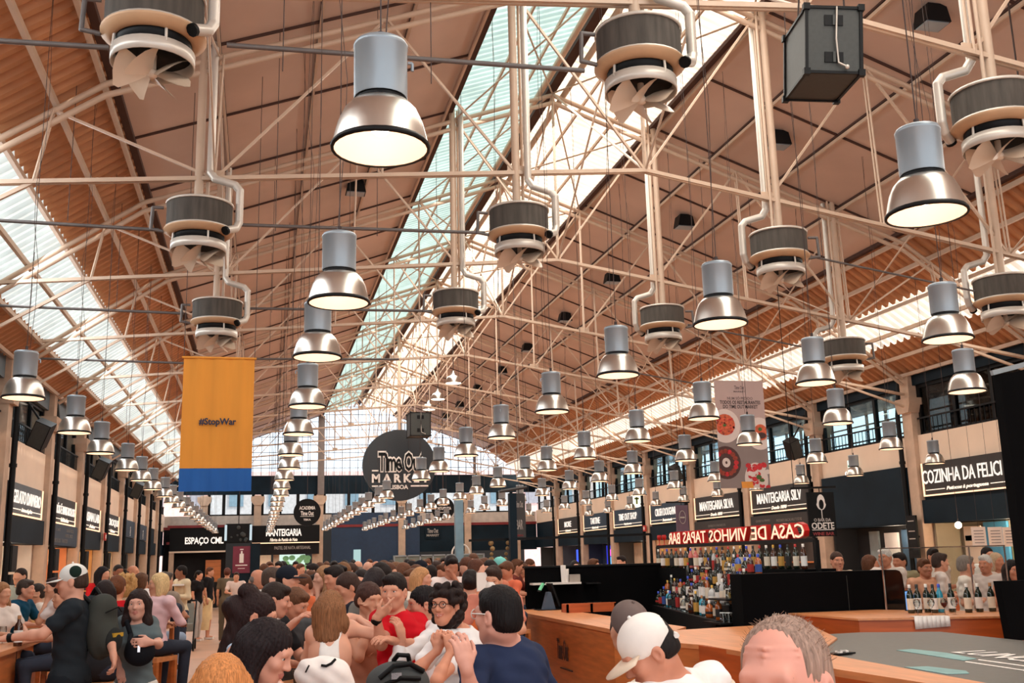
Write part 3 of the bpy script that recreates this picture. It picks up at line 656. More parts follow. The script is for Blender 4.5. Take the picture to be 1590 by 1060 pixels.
def outline_logo(t, O, ux, uz, w, h, m_in, m_out, word='Time Out', name='logo_lettering'):
    n = Vector(ux).cross(Vector(uz)); 
    text_mesh(word, m_out, Vector(O), ux, uz, h, w, 0.01, 0.075, name, t)
    text_mesh(word, m_in, Vector(O)+n*0.014, ux, uz, h, w, 0.012, 0.012, name, t)
# the great round sign
t = thing('round_hanging_sign', 'great round black hanging sign before the end wall gable', 'sign', (-0.11, 33, 4.91))
R = 1.18
M_SIGNBK = mat('black_sign_mesh', srgb(30, 34, 40), 0.35, 0.0, 0.25, 40)
mb = MB(); n = 64; ring = [(R*math.cos(2*PI*i/n), R*math.sin(2*PI*i/n)*0.96) for i in range(n)]; mb.prism(ring, 'y', 0, 0.12); mb.build('disc', M_SIGNBK, t)
mb = MB(); mb.bar((0, 0.06, R*0.95), (0, 0.06, roof_z(0)-5.0), 0.05, 8); mb.build('hanger_pole', M_STEEL, t)
outline_logo(t, (0.03, -0.03, 0.10), (1, 0, 0), (0, 0, 1), 1.40, 0.58, M_BLACK, M_PRINTW)
text_mesh('M A R K E T', M_PRINTW, (0.03, -0.01, -0.42), (1, 0, 0), (0, 0, 1), 0.25, 1.80, 0.02, 0.03, parent=t)
text_mesh('LISBOA', M_PRINTW, (-0.02, -0.01, -0.70), (1, 0, 0), (0, 0, 1), 0.13, 0.58, 0.02, 0.02, parent=t)
for (xa, xb, z) in ((-0.88, -0.36, -0.69), (0.36, 0.92, -0.69), (-0.88, -0.68, -0.20), (0.78, 0.92, -0.20)): MB().lim(xa, xb, -0.03, 0, z, z+0.045).build('white_rule', M_PRINTW, t)
# two small round signs
for (px, py, Y, r, lines, lab) in ((477, 795, 42, 0.53, (('ACADEMIA', 0.17, 0.62, 0.13), ('Time Out', -0.04, 0.5, 0.16), ('TEKA', -0.29, 0.28, 0.07)), 'small round black hanging sign left of the great round one'), (688, 789, 42, 0.47, (('A VIDA', 0.16, 0.34, 0.11), ('PORTUGUESA', 0.0, 0.66, 0.11)), 'small round black hanging sign right of the great round one')):
    p = at_y(px, py, Y); t = thing('round_hanging_sign', lab, 'sign', p)
    mb = MB(); mb.prism([(r*math.cos(2*PI*i/48), r*math.sin(2*PI*i/48)) for i in range(48)], 'y', 0, 0.08); mb.build('disc', M_BLACK, t)
    for (s_, dz, w_, h_) in lines: text_mesh(s_, M_PRINTW, (0, -0.005, dz), (1, 0, 0), (0, 0, 1), h_, w_, 0.01, 0.02, parent=t)
    mb = MB(); mb.lim(-r*0.5, r*0.5, -0.01, 0, -0.17, -0.155); mb.build('white_rule', M_PRINTW, t)
    mb = MB(); mb.bar((0, 0.04, r*0.97), (0, 0.04, roof_z(p.x)+0.015-p.z), 0.012, 6); mb.build('cord', M_CABLE, t)
def blade_sign(name, label, px0, py0, px1, py1, Y, m, lines, pole=None):
    a = at_y(px0, py0, Y); b = at_y(px1, py1, Y); w = b.x-a.x; h = a.z-b.z; c = (a+b)/2
    t = thing(name, label, 'sign', (c.x, Y, c.z))
    mb = MB(); mb.lim(-w/2, w/2, 0, 0.03, -h/2, h/2); mb.build('board', m, t)
    for (s_, fz, fw, fh, mm) in lines: text_mesh(s_, mm, (0, -0.004, h*fz), (1, 0, 0), (0, 0, 1), h*fh, w*fw, 0.006, 0.01, parent=t)
    return t, w, h, c
M_GREYSG = mat('grey_sign_board', srgb(62, 60, 60), 0.6)
M_DIMW = mat('dim_white_print', srgb(178, 170, 164), 0.7); M_DIMR = mat('dim_red_print', srgb(150, 60, 62), 0.7)
t, w, h, c = blade_sign('hanging_sign', 'tall grey hanging sign reading BAR beside the dark post', 796, 766, 817, 838, 19, M_GREYSG, (('Time Out', 0.27, 0.6, 0.14, M_DIMW), ('BAR', -0.17, 0.52, 0.2, M_DIMW), ('LISBOA', -0.40, 0.56, 0.04, M_DIMR)))
mb = MB(); mb.bar((-w/2-0.25, 0.02, h/2+0.04), (w/2+0.04, 0.02, h/2+0.12), 0.03, 6); mb.bar((0, 0.02, h/2+0.08), (0, 0.02, roof_z(c.x)+0.015-c.z), 0.006, 5); mb.bar((0, 0.02, h/2), (0, 0.02, h/2+0.1), 0.01, 6); mb.build('hanging_arm', M_GREYSG, t)
# ================================================================== stalls along the walls, their signs and lights
M_SIGNDK = mat('dark_stall_sign', srgb(44, 38, 36), 0.6, 0, 0.1, 2); M_SIGNSL = mat('slate_stall_sign', srgb(84, 88, 92), 0.5, 0, 0.1, 2); M_SIGNNV = mat('navy_stall_sign', srgb(34, 52, 70), 0.5, 0, 0.1, 2)
M_SCRIPT = glow('backlit_script', (1.0, 0.80, 0.62), 1.5)
def stall_sign(side, ya, yb, txt, sub, m, tw, label, z0=2.86, z1=3.40, th=0.2, glow_far=True, subw=0.9, tdy=0.0):
    s = side; x = s*(XW-0.07); t = thing('stall_sign', label, 'sign', (x, (ya+yb)/2, z0)); L = yb-ya; h = z1-z0
    MB().lim(0, s*0.05, -L/2, L/2, 0, h).build('sign_board', m, t)
    ux = (0, 1, 0) if s < 0 else (0, -1, 0)
    if txt: text_mesh(txt, M_SIGNLIT, (-s*0.02, tdy, h*0.56), ux, (0, 0, 1), th*1.1, tw, 0.012, 0.0, 'backlit_letters', t)
    if sub:
        text_mesh(sub, M_SCRIPT, (-s*0.02, 0, h*0.15), ux, (0, 0, 1), 0.085, subw, 0.01, 0.01, 'backlit_script', t, shear=0.3)
        mb = MB()
        for q in (-1, 1): mb.lim(-s*0.02, -s*0.03, q*(subw/2+0.06), q*(L/2-0.1), h*0.15, h*0.15+0.014)
        mb.build('backlit_rule', M_SCRIPT, t)
    if glow_far:
        mb = MB(); mb.lim(-s*0.0, -s*0.02, -L/2, L/2, -0.015, 0.012); mb.build('strip_light', M_SIGNGLOW, t)
        mb = MB(); mb.lim(-s*0.0, -s*0.02, L/2-0.03, L/2, 0.01, h); mb.build('strip_light', M_SIGNGLOW, t)
    return t
def bayL(k): y = 18.4+3.8*k; return y+0.6, y+3.75
LS = [(0, 'GELATO DAVVERO', 'Artesanal gelato', M_SIGNSL, 2.3, 'first slate backlit stall sign from the camera on the left wall'),
      (1, 'NÓS É MAIS BOLOS', 'Confeitaria e doces', M_SIGNDK, 2.3, 'second lit stall sign along the left wall, over the chalk band'),
      (2, 'ASIAN LAB', 'Asian', M_SIGNDK, 2.2, 'third lit stall sign along the left wall'),
      (3, 'CROQUI', 'Petiscos', M_SIGNDK, 2.1, 'fourth lit stall sign along the left wall')]
for k, a, b, m, tw, lab in LS: ya, yb = bayL(k); stall_sign(-1, ya, yb-0.35, a, b, m, tw, lab)
for k, lab in ((4, 'unlit navy stall sign with a small upright word on the left wall, nearer one'), (5, 'unlit navy stall sign with a small upright word on the left wall, farther one')):
    ya, yb = bayL(k); t = stall_sign(-1, ya, yb, None, None, M_SIGNNV, 1, lab, glow_far=False)
    text_mesh('LOJA', M_PRINTW, (0.02, 0.2, 0.2), (0, 0, 1), (0, -1, 0), 0.12, 0.3, 0.01, 0.01, parent=t)
RS = [(-1, 'COZINHA DA FELICI', 'Petiscos à portuguesa', M_SIGNDK, 2.32, 'large dark backlit stall sign beside the huge black screen'),
      (1, 'MANTEIGARIA SILV', 'Desde 1890', M_SIGNDK, 2.35, 'dark backlit stall sign partly hidden by the wine bar sign'),
      (2, 'MANTEIGARIA SILVA', 'Desde 1890', M_SIGNDK, 2.3, 'dark backlit stall sign just below the food banner'),
      (3, 'CRUSH DOUGHNUTS', 'Donuts artesanais', M_SIGNNV, 2.1, 'navy backlit stall sign behind the mauve beer sign'),
      (4, 'TIME OUT SHOP', 'Design & presentes', M_SIGNNV, 1.9, 'navy backlit stall sign under the round glowing sign'),
      (5, 'TARTINE', 'Padaria & café', M_SIGNNV, 1.2, 'navy backlit stall sign over the neon ice cream stall'),
      (6, 'MORE', 'Gelataria', M_SIGNDK, 1.0, 'dark sign farthest along the right wall')]
for k, a, b, m, tw, lab in RS:
    ya, yb = bayL(k)
    if k == -1: ya += .45
    stall_sign(1, ya-0.05, yb-0.05, a, b, m, tw, lab, z0=2.92, z1=3.56, th=0.24 if k < 3 else 0.22, subw=1.2 if k == -1 else 0.8, tdy=.17 if k == -1 else 0)
ya, yb = bayL(0); t = thing('blank_panel', 'plain navy panel between two right wall pillars under the exit sign', 'panel', (XW-0.06, (ya+yb)/2, 2.4)); MB().lim(-0.02, 0.04, -1.6, 1.6, 0, 1.16).build('panel', M_NAVY, t)
# chalk text on the black bands
def chalk(side, k, rows_, label):
    ya, yb = bayL(k); s = side; t = thing('menu_band', label, 'menu board', (s*(XW-0.075), (ya+yb)/2, 2.4)); L = yb-ya
    MB().lim(-0.01, 0.01, -L/2, L/2, 0, 0.44).build('board', M_SIGNDK if s > 0 else M_SIGNNV, t)
    for (txt, dy, z, w, h) in rows_: text_mesh(txt, mat('chalk_grey', srgb(128, 124, 120), 0.8), (-s*0.014, dy, z), (0, -s, 0), (0, 0, 1), h, w, 0.003, 0.0, 'chalk_text', t)
chalk(1, 1, (('QUEIJO & VINHO', 0.9, 0.3, 0.8, 0.07), ('PRESUNTO BACALHAU TOSTAS', -0.5, 0.28, 1.3, 0.07), ('E CONSERVAS', -0.5, 0.17, 0.6, 0.06), ('VINHOS', 0.9, 0.18, 0.4, 0.06)), 'black menu band with grey words under the sign beside the wine bar sign')
chalk(1, 2, (('QUEIJOS E ENCHIDOS', 0, 0.28, 1.2, 0.08), ('PORTUGUESES', 0, 0.15, 0.9, 0.07)), 'black menu band with grey words under the sign below the food banner')
chalk(-1, 1, (('GELADO  BOLO', 0.6, 0.33, 0.9, 0.07), ('CAFÉ', -0.8, 0.33, 0.5, 0.07), ('PASTEL  DOCE', 0.5, 0.22, 0.9, 0.07), ('BOLOS  TARTES', -0.4, 0.1, 1.5, 0.08)), 'chalk menu band under the second left wall sign')
# exit sign, clock-like lit round sign, small alarm plates
p = at_x(1324, 720, XW-0.05); t = thing('exit_sign', 'small green and white lit exit sign on the cream parapet', 'sign', p)
MB().lim(-0.03, 0.03, -0.17, 0.17, -0.09, 0.09).build('box', glow('exit_sign_white', (0.9, 1.0, 0.88), 1.1), t); mb = MB(); mb.lim(-0.036, -0.03, -0.15, -0.02, -0.06, 0.07); mb.lim(-0.036, -0.03, 0.02, 0.14, -0.06, -0.02); mb.lim(-0.036, -0.03, 0.06, 0.1, -0.02, 0.06); mb.build('symbol', mat('exit_green', srgb(30, 110, 60), 0.6), t)
p = at_x(1317, 735, XW-0.1); t = thing('wall_spotlight', 'small white glowing spotlight under the exit sign', 'spotlight', p); mb = MB(); mb.ball((0, 0, 0), 0.07, 12, 8, (0.8, 1.3, 0.9)); mb.bar((0, 0, 0), (0.15, 0, 0.1), 0.02); mb.build('head', glow('spot_white', (1, 0.95, 0.85), 2.5), t)
p = at_x(988, 777, XW-0.2); t = thing('round_lit_sign', 'round glowing white blade sign with a green mark on the right wall', 'sign', p); mb = MB(); mb.prism([(0.24*math.cos(i*PI/16), 0.24*math.sin(i*PI/16)) for i in range(32)], 'y', -0.04, 0.04); mb.build('disc', glow('round_sign_white', (1, 0.95, 0.8), 1.3), t)
mb = MB(); mb.lim(-0.03, 0.03, -0.05, -0.04, -0.12, 0.12); mb.lim(-0.08, 0.08, -0.05, -0.04, 0.04, 0.1); mb.build('mark', mat('olive_mark', srgb(120, 140, 40), 0.6), t); mb = MB(); mb.bar((0.2, 0, 0), (0.3, 0, 0), 0.02); mb.build('bracket', M_BLACK, t)
for (px, py, X, lab) in ((163, 833, -8.44, 'small red fire alarm plate on a left wall pillar'), (1001, 820, 8.42, 'small red fire alarm plate on a right wall pillar')):
    t = thing('alarm_plate', lab, 'sign', at_x(px, py, X)); MB().lim(-0.02, 0.02, -0.12, 0.12, -0.1, 0.1).build('plate', mat('alarm_red', srgb(190, 50, 40), 0.5), t); mb = MB(); mb.lim(-0.03, 0.03, -0.05, 0.05, -0.05, 0.05); mb.build('symbol', M_PRINTW, t)

# stall interiors: a lit back wall, counter, shelves
def stall(side, k, wall_col, label, light=(1.0, 0.8, 0.6), energy=30, shelves=0, counter=True, depth=0.6, door=None, fill=()):
    s = side; ya, yb = 18.4+3.8*k+0.47, 18.4+3.8*(k+1)-0.02; yc = (ya+yb)/2; L = yb-ya
    t = thing('food_stall', label, 'stall', (s*(XW+0.1), yc, 0)); q = s
    MB().lim(q*depth, q*(depth+0.08), -L/2, L/2, 0, 2.38).build('back_panel', mat('stall_wall_%d_%d' % (side, k+9), wall_col, 0.7, 0, 0.1, 3), t)
    mb = MB(); mb.lim(q*0.02, q*depth, -L/2, -L/2+0.06, 0, 2.38); mb.build('side_panel', MATS['stall_wall_%d_%d' % (side, k+9)], t)
    mb = MB(); mb.lim(q*0.02, q*depth, L/2-0.06, L/2, 0, 2.38); mb.build('side_panel', MATS['stall_wall_%d_%d' % (side, k+9)], t)
    if counter:
        MB().lim(q*0.0, q*0.3, -L/2+0.1, L/2-0.1, 0, 1.05).build('counter', M_CHAR if side < 0 else M_WOODRED, t)
    for j in range(shelves):
        z = 1.25+j*0.36; MB().lim(q*(depth-0.25), q*depth, -L/2+0.1, L/2-0.1, z, z+0.03).build('shelf', M_WOOD, t)
    for (y0_, y1_, z0_, z1_, m_, nme) in fill: MB().lim(q*(depth-0.06), q*(depth-0.01), y0_, y1_, z0_, z1_).build(nme, m_, t)
    if energy: lamp_light('stall_light', 'POINT', (s*(XW+0.35), yc-0.5, 2.15), energy*1.6, light, shadow_soft_size=0.15)
    return t
wht = srgb(228, 214, 200)
M_RED2 = mat('extinguisher_red', srgb(190, 60, 50), 0.5); M_BLU2 = mat('teal_blue_panel', srgb(60, 130, 170), 0.5); M_PAPER = mat('menu_paper', srgb(232, 212, 196), 0.7, 0, 0.03)
stall(-1, -1, wht, 'pale stall interior at the left edge', energy=22)
stall(-1, 0, wht, 'pale stall with red fire signs under the first left wall sign', energy=30, counter=False, fill=((0.3, 0.55, 1.75, 2.0, M_RED2, 'fire_plate'), (0.4, 0.75, 1.2, 1.4, M_RED2, 'fire_plate'), (-1.3, -1.05, 1.3, 2.1, mat('pale_poster', srgb(220, 190, 180), 0.7), 'poster'), (-1.6, -1.36, 0.3, 2.3, mat('mint_column', srgb(190, 214, 200), 0.6), 'column')))
stall(-1, 1, srgb(224, 150, 104), 'orange lit stall under the second left wall sign', energy=45, light=(1, 0.66, 0.38))
stall(-1, 2, srgb(214, 160, 100), 'golden stall with shelves of small figures on the left wall', energy=45, shelves=3, light=(1, 0.68, 0.36))
stall(-1, 3, srgb(214, 190, 150), 'cream curtained stall on the left wall', energy=35, fill=((-1.2, -0.9, 0.2, 2.35, M_CHAR, 'curtain_gap'), (0.2, 0.4, 0.2, 2.35, M_CHAR, 'curtain_gap')))
stall(-1, 4, srgb(120, 108, 98), 'dim stall with a drawn white figure on the left wall', energy=10, fill=((-0.5, 0.4, 0.9, 2.2, M_CHAR, 'picture'),))
stall(-1, 5, srgb(150, 128, 110), 'tan curtained stall near the end of the left wall', energy=14, counter=False)
stall(-1, 6, srgb(130, 112, 98), 'dim tan stall at the far left corner', energy=8, counter=False)
stall(1, -1, srgb(150, 140, 120), 'brightly lit kitchen stall beside the huge black screen', energy=70, light=(1, 0.72, 0.45), fill=((0.95, 1.45, 0.6, 2.3, M_PAPER, 'white_board'), (0.98, 1.42, 2.02, 2.12, M_BLU2, 'blue_header'), (0.2, 0.85, 0.4, 2.36, M_BLU2, 'blue_wall'), (-0.9, 0.1, 1.0, 2.2, mat('green_plants', srgb(80, 96, 60), 0.8, 0, 0.4, 12), 'plants')))
stall(1, 0, srgb(36, 36, 38), 'dark stall with a white door and blue shutter under the exit sign', energy=14, fill=((-0.1, 0.4, 0.2, 2.25, M_WHITE, 'white_door'), (-1.1, -0.25, 0.2, 2.3, mat('blue_shutter', srgb(44, 66, 86), 0.5), 'blue_shutter'), (0.65, 1.0, 0.8, 2.3, mat('pale_glass', srgb(150, 160, 160), 0.3), 'glass_door')))
stall(1, 1, srgb(52, 44, 42), 'dim delicatessen stall under the sign beside the wine bar sign', energy=16, shelves=2)
stall(1, 2, srgb(176, 146, 112), 'wood lined delicatessen stall under the sign below the food banner', energy=30, shelves=2)
stall(1, 3, srgb(200, 158, 124), 'warm wooden bakery stall behind the mauve beer sign', energy=35, shelves=1)
stall(1, 4, srgb(72, 66, 62), 'dark shop stall with a beige panel under the round glowing sign', energy=14, fill=((0.7, 1.5, 0.2, 2.35, mat('beige_panel', srgb(206, 176, 148), 0.7), 'beige_panel'), (-0.5, 0.1, 1.6, 1.9, M_WHITE, 'white_goods')))
t = stall(1, 5, srgb(30, 40, 70), 'stall with a blue and pink neon ice cream sign', energy=6, counter=False)
mb = MB(); mb.lim(0.3, 0.34, -1.2, 0.2, 0.9, 2.3); mb.build('neon_board', mat('deep_blue_board', srgb(16, 22, 110), 0.5, emit=(0.02, 0.04, 0.9), estr=0.7), t)
mb = MB(); mb.ball((0.24, -0.5, 2.02), 0.16, 12, 8, (0.3, 1.6, 0.8)); mb.build('pink_neon', glow('pink_neon_light', (1, 0.12, 0.65), 2.2), t)
mb = MB(); mb.prism([(-0.72, 1.86), (-0.28, 1.86), (-0.36, 1.3), (-0.64, 1.3)], 'x', 0.22, 0.26); mb.build('blue_neon', glow('blue_neon_light', (0.12, 0.45, 1.0), 2.0), t)
mb = MB(); mb.bar((0.24, -0.58, 1.3), (0.24, -0.52, 1.05), 0.02); mb.bar((0.24, -0.42, 1.3), (0.24, -0.46, 1.05), 0.02); mb.build('white_neon', glow('white_neon_light', (0.7, 0.8, 1), 1.8), t)
stall(1, 7, srgb(60, 58, 60), 'dim last stall of the right wall', energy=6, counter=False); stall(-1, 7, srgb(60, 56, 52), 'dim last stall of the left wall', energy=4, counter=False)
t = stall(1, 6, srgb(70, 72, 80), 'stall with a white lit screen at the far right', energy=10, counter=False, fill=((-1.0, -0.2, 0.6, 2.2, M_WHITE, 'white_screen'),))
mb = MB(); mb.lim(0.3, 0.34, 0.2, 0.5, 1.1, 2.2); mb.build('blue_neon', glow('blue_strip_light', (0.05, 0.1, 1.0), 2.0), t)
stall(1, -2, srgb(90, 80, 70), 'dim stall at the right edge of the hall', energy=10); stall(1, -3, srgb(90, 80, 70), 'dim stall beyond the right edge of the hall', energy=0)
# menu columns beside the left pillars and right pillars
for i, k in enumerate(range(0, 5)):
    y = 18.4+3.8*k; t = thing('menu_column', '%s black layered menu column at a left wall pillar, from the camera' % ordn(i), 'menu board', (-(XW-0.14), y+0.62, 0), 0, 'black menu columns on the left')
    mb = MB()
    for z in range(5): mb.lim(-0.02, 0.1, -0.18, 0.18, z*0.47, z*0.47+0.43)
    mb.build('boxes', M_BLACK, t, fix=True)
p = at_x(1418, 833, XW-0.24); t = thing('menu_board', 'narrow black menu board on the pillar beside the lit kitchen stall', 'menu board', p); MB().lim(-0.02, 0.02, -0.16, 0.16, -0.42, 0.42).build('board', M_BLACK, t); mb = MB()
for z in (0.3, 0.1, -0.05): mb.lim(-0.026, -0.02, -0.1, 0.1, z, z+0.02)
mb.build('print', M_DIMW, t); mb = MB(); mb.bar((0, 0, 0), (0.16, 0, 0), 0.02); mb.build('bracket', M_BLACK, t)
# three sheets of menu hung over the kitchen counter, a bright bulb
for i, px in enumerate((1520, 1546, 1569)):
    p = at_y(px, 833, 15.6); t = thing('menu_sheet', '%s hanging cream menu sheet over the kitchen counter, from the left' % ordn(i), 'menu', p, math.radians(-20), 'hanging menu sheets')
    MB().box((0, 0, 0), (0.235, 0.012, 0.33)).build('sheet', M_PAPER, t); mb = MB()
    for z in (0.1, 0.05, 0, -0.05, -0.1): mb.box((0, -0.008, z), (0.16, 0.003, 0.012))
    mb.build('print', M_INK2, t); mb = MB(); mb.bar((0, 0, 0.165), (0, 0, roof_z(p.x)+0.015-p.z), 0.003, 5); mb.build('cord', M_CABLE, t)
p = at_y(1488, 815, 16.5); t = thing('bare_bulb', 'bright bare bulb over the kitchen counter', 'lamp', p); mb = MB(); mb.ball((0, 0, 0), 0.06, 12, 8); mb.build('bulb', glow('bulb_glow', (1, 0.78, 0.5), 30), t); mb = MB(); mb.bar((0, 0, 0.05), (0, 0, roof_z(p.x)+0.015-p.z), 0.004, 5); mb.build('cord', M_CABLE, t)

# ------------------------------------------------------------------ end wall stalls
def ez(px, py, y=YE-0.06): return at_y(px, py, y)
def eboard(name, label, cat, px0, py0, px1, py1, m, y=YE-0.1, th=0.06, partname='board'):
    a = at_y(px0, py0, y); b = at_y(px1, py1, y); t = thing(name, label, cat, ((a.x+b.x)/2, y, b.z)); w = b.x-a.x; h = a.z-b.z
    MB().lim(-w/2, w/2, 0, th, 0, h).build(partname, m, t); return t, w, h
t, w, h = eboard('market_stall', 'black stall front with dark red trim at the left of the end wall', 'stall', 264, 818, 350, 856, M_BLACK, YE-0.9, 0.7, 'fascia')
MB().lim(-w/2-0.1, w/2, -0.06, 0, h-0.05, h+0.06).build('red_trim', M_DARKRED, t); MB().lim(-w/2, w/2, -0.04, 0, -0.02, 0.05).build('cream_trim', M_CREAM, t)
MB().lim(-w/2-0.12, -w/2, -0.04, 0.3, 0.35, 0.45).build('red_trim', M_DARKRED, t)
text_mesh('ESPAÇO CML', M_SIGNLIT, (0.28, -0.012, h*0.42), (1, 0, 0), (0, 0, 1), 0.34, 1.62, 0.012, 0.02, 'backlit_letters', t)
mb = MB(); mb.lim(-w/2, w/2, 0.65, 0.7, -2.4, 0); mb.build('dark_interior', M_CHAR, t)
MB().lim(-w/2+0.0, -w/2+0.2, 0.0, 0.3, -2.4, 0).build('post', M_STONE, t); MB().lim(0.3, w/2-0.3, 0.2, 0.7, -2.4, -1.3).build('counter', M_CHAR, t); MB().lim(0.35, 1.0, 0.3, 0.6, -1.3, -0.35).build('wooden_box', M_WOOD, t)
t, w, h = eboard('market_stall', 'black stall front with a bright window on the end wall', 'stall', 392, 816, 496, 842, M_BLACK, YE-0.8, 0.6, 'fascia')
text_mesh('MANTEIGARIA', M_SIGNLIT, (-0.1, -0.012, h*0.6), (1, 0, 0), (0, 0, 1), 0.30, 1.55, 0.012, 0.02, 'backlit_letters', t); text_mesh('Fábrica de Pastéis de Nata', M_SCRIPT, (-0.1, -0.012, h*0.2), (1, 0, 0), (0, 0, 1), 0.13, 1.2, 0.01, 0.01, 'backlit_script', t, shear=0.2)
MB().lim(-w/2, w/2, -0.02, 0.0, 0.0, 0.04).build('strip_light', M_SIGNGLOW, t)
MB().lim(-w/2, w/2, 0.1, 0.16, -0.5, 0).build('menu_band', M_CHAR, t); text_mesh('PASTEL DE NATA ARTESANAL', M_DIMW, (0.3, 0.09, -0.2), (1, 0, 0), (0, 0, 1), 0.14, 1.6, 0.004, 0, 'chalk_text', t)
MB().lim(-w/2, -w/2+0.85, 0.5, 0.56, -1.6, -0.5).build('beige_blind', mat('beige_blind', srgb(226, 190, 156), 0.7, emit=(1, 0.75, 0.5), estr=0.25), t)
MB().lim(-w/2+1.2, w/2-0.6, 0.6, 0.66, -1.6, -0.45).build('bright_window', glow('daylit_window', (0.72, 0.92, 0.80), 1.05), t); mb = MB(); rnd = random.Random(5)
for i in range(16): mb.ball((-w/2+1.5+rnd.random()*1.0, 0.56, -0.85+rnd.uniform(-0.3, 0.25)), 0.12, 8, 5, (1.2, 0.2, 1))
mb.build('tree_in_window', mat('window_leaves', srgb(120, 170, 110), 0.8, 0, 0.3, 8, emit=(0.3, 0.6, 0.3), estr=0.3), t)
for x in (-w/2+0.95, w/2-0.3): MB().lim(x, x+0.26, 0.3, 0.5, -2.6, 0).build('post', M_STONE, t)
t, w, h = eboard('poster', 'dark red poster with a white bottle before the end wall', 'poster', 362, 848, 388, 889, mat('burgundy_poster', srgb(116, 34, 58), 0.5), 40.0, 0.05)
mb = MB(); mb.lim(-w*0.12, w*0.12, -0.01, 0, h*0.38, h*0.72); mb.lim(-w*0.05, w*0.05, -0.01, 0, h*0.72, h*0.82); mb.lim(-w*0.1, w*0.1, -0.01, 0, h*0.86, h*0.9); mb.lim(-w*0.34, w*0.34, -0.01, 0, h*0.27, h*0.31); mb.lim(-w*0.2, w*0.2, -0.01, 0, h*0.16, h*0.18); mb.build('printed_bottle', M_PRINTW, t)
mb = MB(); mb.lim(w/2, w/2+0.35, -0.05, 0.3, -1.62, h+0.1); mb.build('navy_post', M_NAVY, t); mb = MB(); mb.lim(-w/2, w/2, 0.02, 0.05, -1.9, 0); mb.build('base', M_NAVY, t)
t, w, h = eboard('display_cabinet', 'black glazed display box with bright sides hanging at the end wall', 'cabinet', 351, 813, 389, 842, M_BLACK, YE-1.2, 0.9, 'case'); mb = MB()
for x in (-w/2-0.05, w/2-0.05): mb.lim(x, x+0.1, -0.03, 0, 0.1, h-0.05)
mb.build('bright_edges', glow('display_edge', (0.8, 0.95, 1), 0.8), t); mb = MB(); rnd = random.Random(9)
for i in range(8): mb = MB(); mb.ball((rnd.uniform(-w*.4, w*.4), -0.02, rnd.uniform(0.1, h*.85)), rnd.uniform(.04, .12), 8, 5, (1, .2, 1)); mb.build('bottle_shape', M_SPKBLACK, t); mb = MB(); mb.bar((0, 0.4, h), (0, 0.4, h+4.5), 0.02, 6); mb.build('hanger', M_CABLE, t)
t, w, h = eboard('door_1', 'narrow pale open doorway in the deep blue end wall', 'door', 549, 853, 560, 892, glow('doorway_light', (0.62, 0.88, 0.86), 0.75), YE-0.06, 0.03, 'opening'); t['kind'] = 'structure'
t, w, h = eboard('wall_logo', 'small pale lettering on the dark fascia of the end wall', 'sign', 660, 818, 684, 836, M_NAVY, YE-0.05, 0.04); text_mesh('Time Out', M_DIMW, (0, -0.006, h*0.68), (1, 0, 0), (0, 0, 1), 0.2, w*0.7, 0.01, 0.01, parent=t); text_mesh('MARKET', M_DIMW, (0, -0.006, h*0.3), (1, 0, 0), (0, 0, 1), 0.1, w*0.8, 0.01, 0.01, parent=t)
t, w, h = eboard('shop_shelf', 'long glass fronted shop counter with goods along the end wall', 'cabinet', 612, 862, 752, 905, mat('pale_shop_back', srgb(120, 130, 124), 0.6), YE-0.8, 0.5, 'back'); mb = MB()
for i in range(8): x = -w/2+w*i/7; mb.lim(x-0.03, x+0.03, -0.05, 0, 0, h)
mb.lim(-w/2, w/2, -0.05, 0, h-0.06, h); mb.lim(-w/2, w/2, -0.05, 0, h*0.55, h*0.6); mb.build('frame', M_GREYMET, t); mb = MB(); rnd = random.Random(2)
for i in range(26): x = rnd.uniform(-w/2+.1, w/2-.1); mb.lim(x, x+rnd.uniform(.1, .25), -0.02, 0, h*.62, h*rnd.uniform(.7, .9))
mb.build('goods', mat('mixed_goods', srgb(150, 120, 100), 0.7, 0, 0.5, 5), t); mb = MB(); mb.tube([(1.0+0.42*math.cos(a), -0.05, h+0.45*math.sin(a)) for a in [i*PI/12 for i in range(13)]], 0.04, 6); mb.build('white_arch', M_WHITE, t); MB().lim(-w/2, w/2, 0, 0.4, -0.85, 0).build('plinth', M_CHAR, t)
# ================================================================== bars, bottles, tables, stools
Vx = Vector
def px_slab(mb, pts, z, th):
    return mb.slab([at_z(x, y, z) for x, y in pts], th)
# the timber bar island reading Time Out
cL = (-0.46, 16.3); cN = (-0.545, 11.25); cR = (-0.15, 10.55)
t = thing('bar_counter', 'long oak bar counter with carved lettering in the middle of the hall', 'counter', (0, 0, 0))
mb = MB(); mb.slab([(-0.50, 16.3, 1.06), (-0.52, 11.25, 1.06), (-0.30, 11.25, 1.06), (-0.28, 16.3, 1.06)], 1.06); mb.build('front_panel', M_WOOD, t)
mb = MB(); mb.slab([(-0.52, 16.35, 1.1), (-0.545, 11.2, 1.1), (-0.15, 10.55, 1.1), (0.3, 11.2, 1.1), (0.22, 16.35, 1.1)], 0.045); mb.build('worktop', M_WOODTOP, t)
mb = MB(); mb.slab([(-0.54, 11.25, 1.055), (-0.15, 10.58, 1.055), (0.0, 10.7, 1.055), (-0.3, 11.3, 1.055)], 1.055); mb.build('corner_panel', M_WOOD, t)
pA = at_x(873, 1008, -0.53); text_mesh('Time Out', M_JOINT, (-0.525, pA.y, pA.z), (0, -1, 0), (0, 0, 1), 0.26, 0.5, 0.006, 0.0, 'carved_lettering', t)
MB().lim(-0.54, -0.52, pA.y-0.42, pA.y+0.1, pA.z-0.24, pA.z-0.225).build('carved_rule', M_JOINT, t)
t = thing('bar_counter', 'near oak counter block behind the men in caps', 'counter', (0, 0, 0))
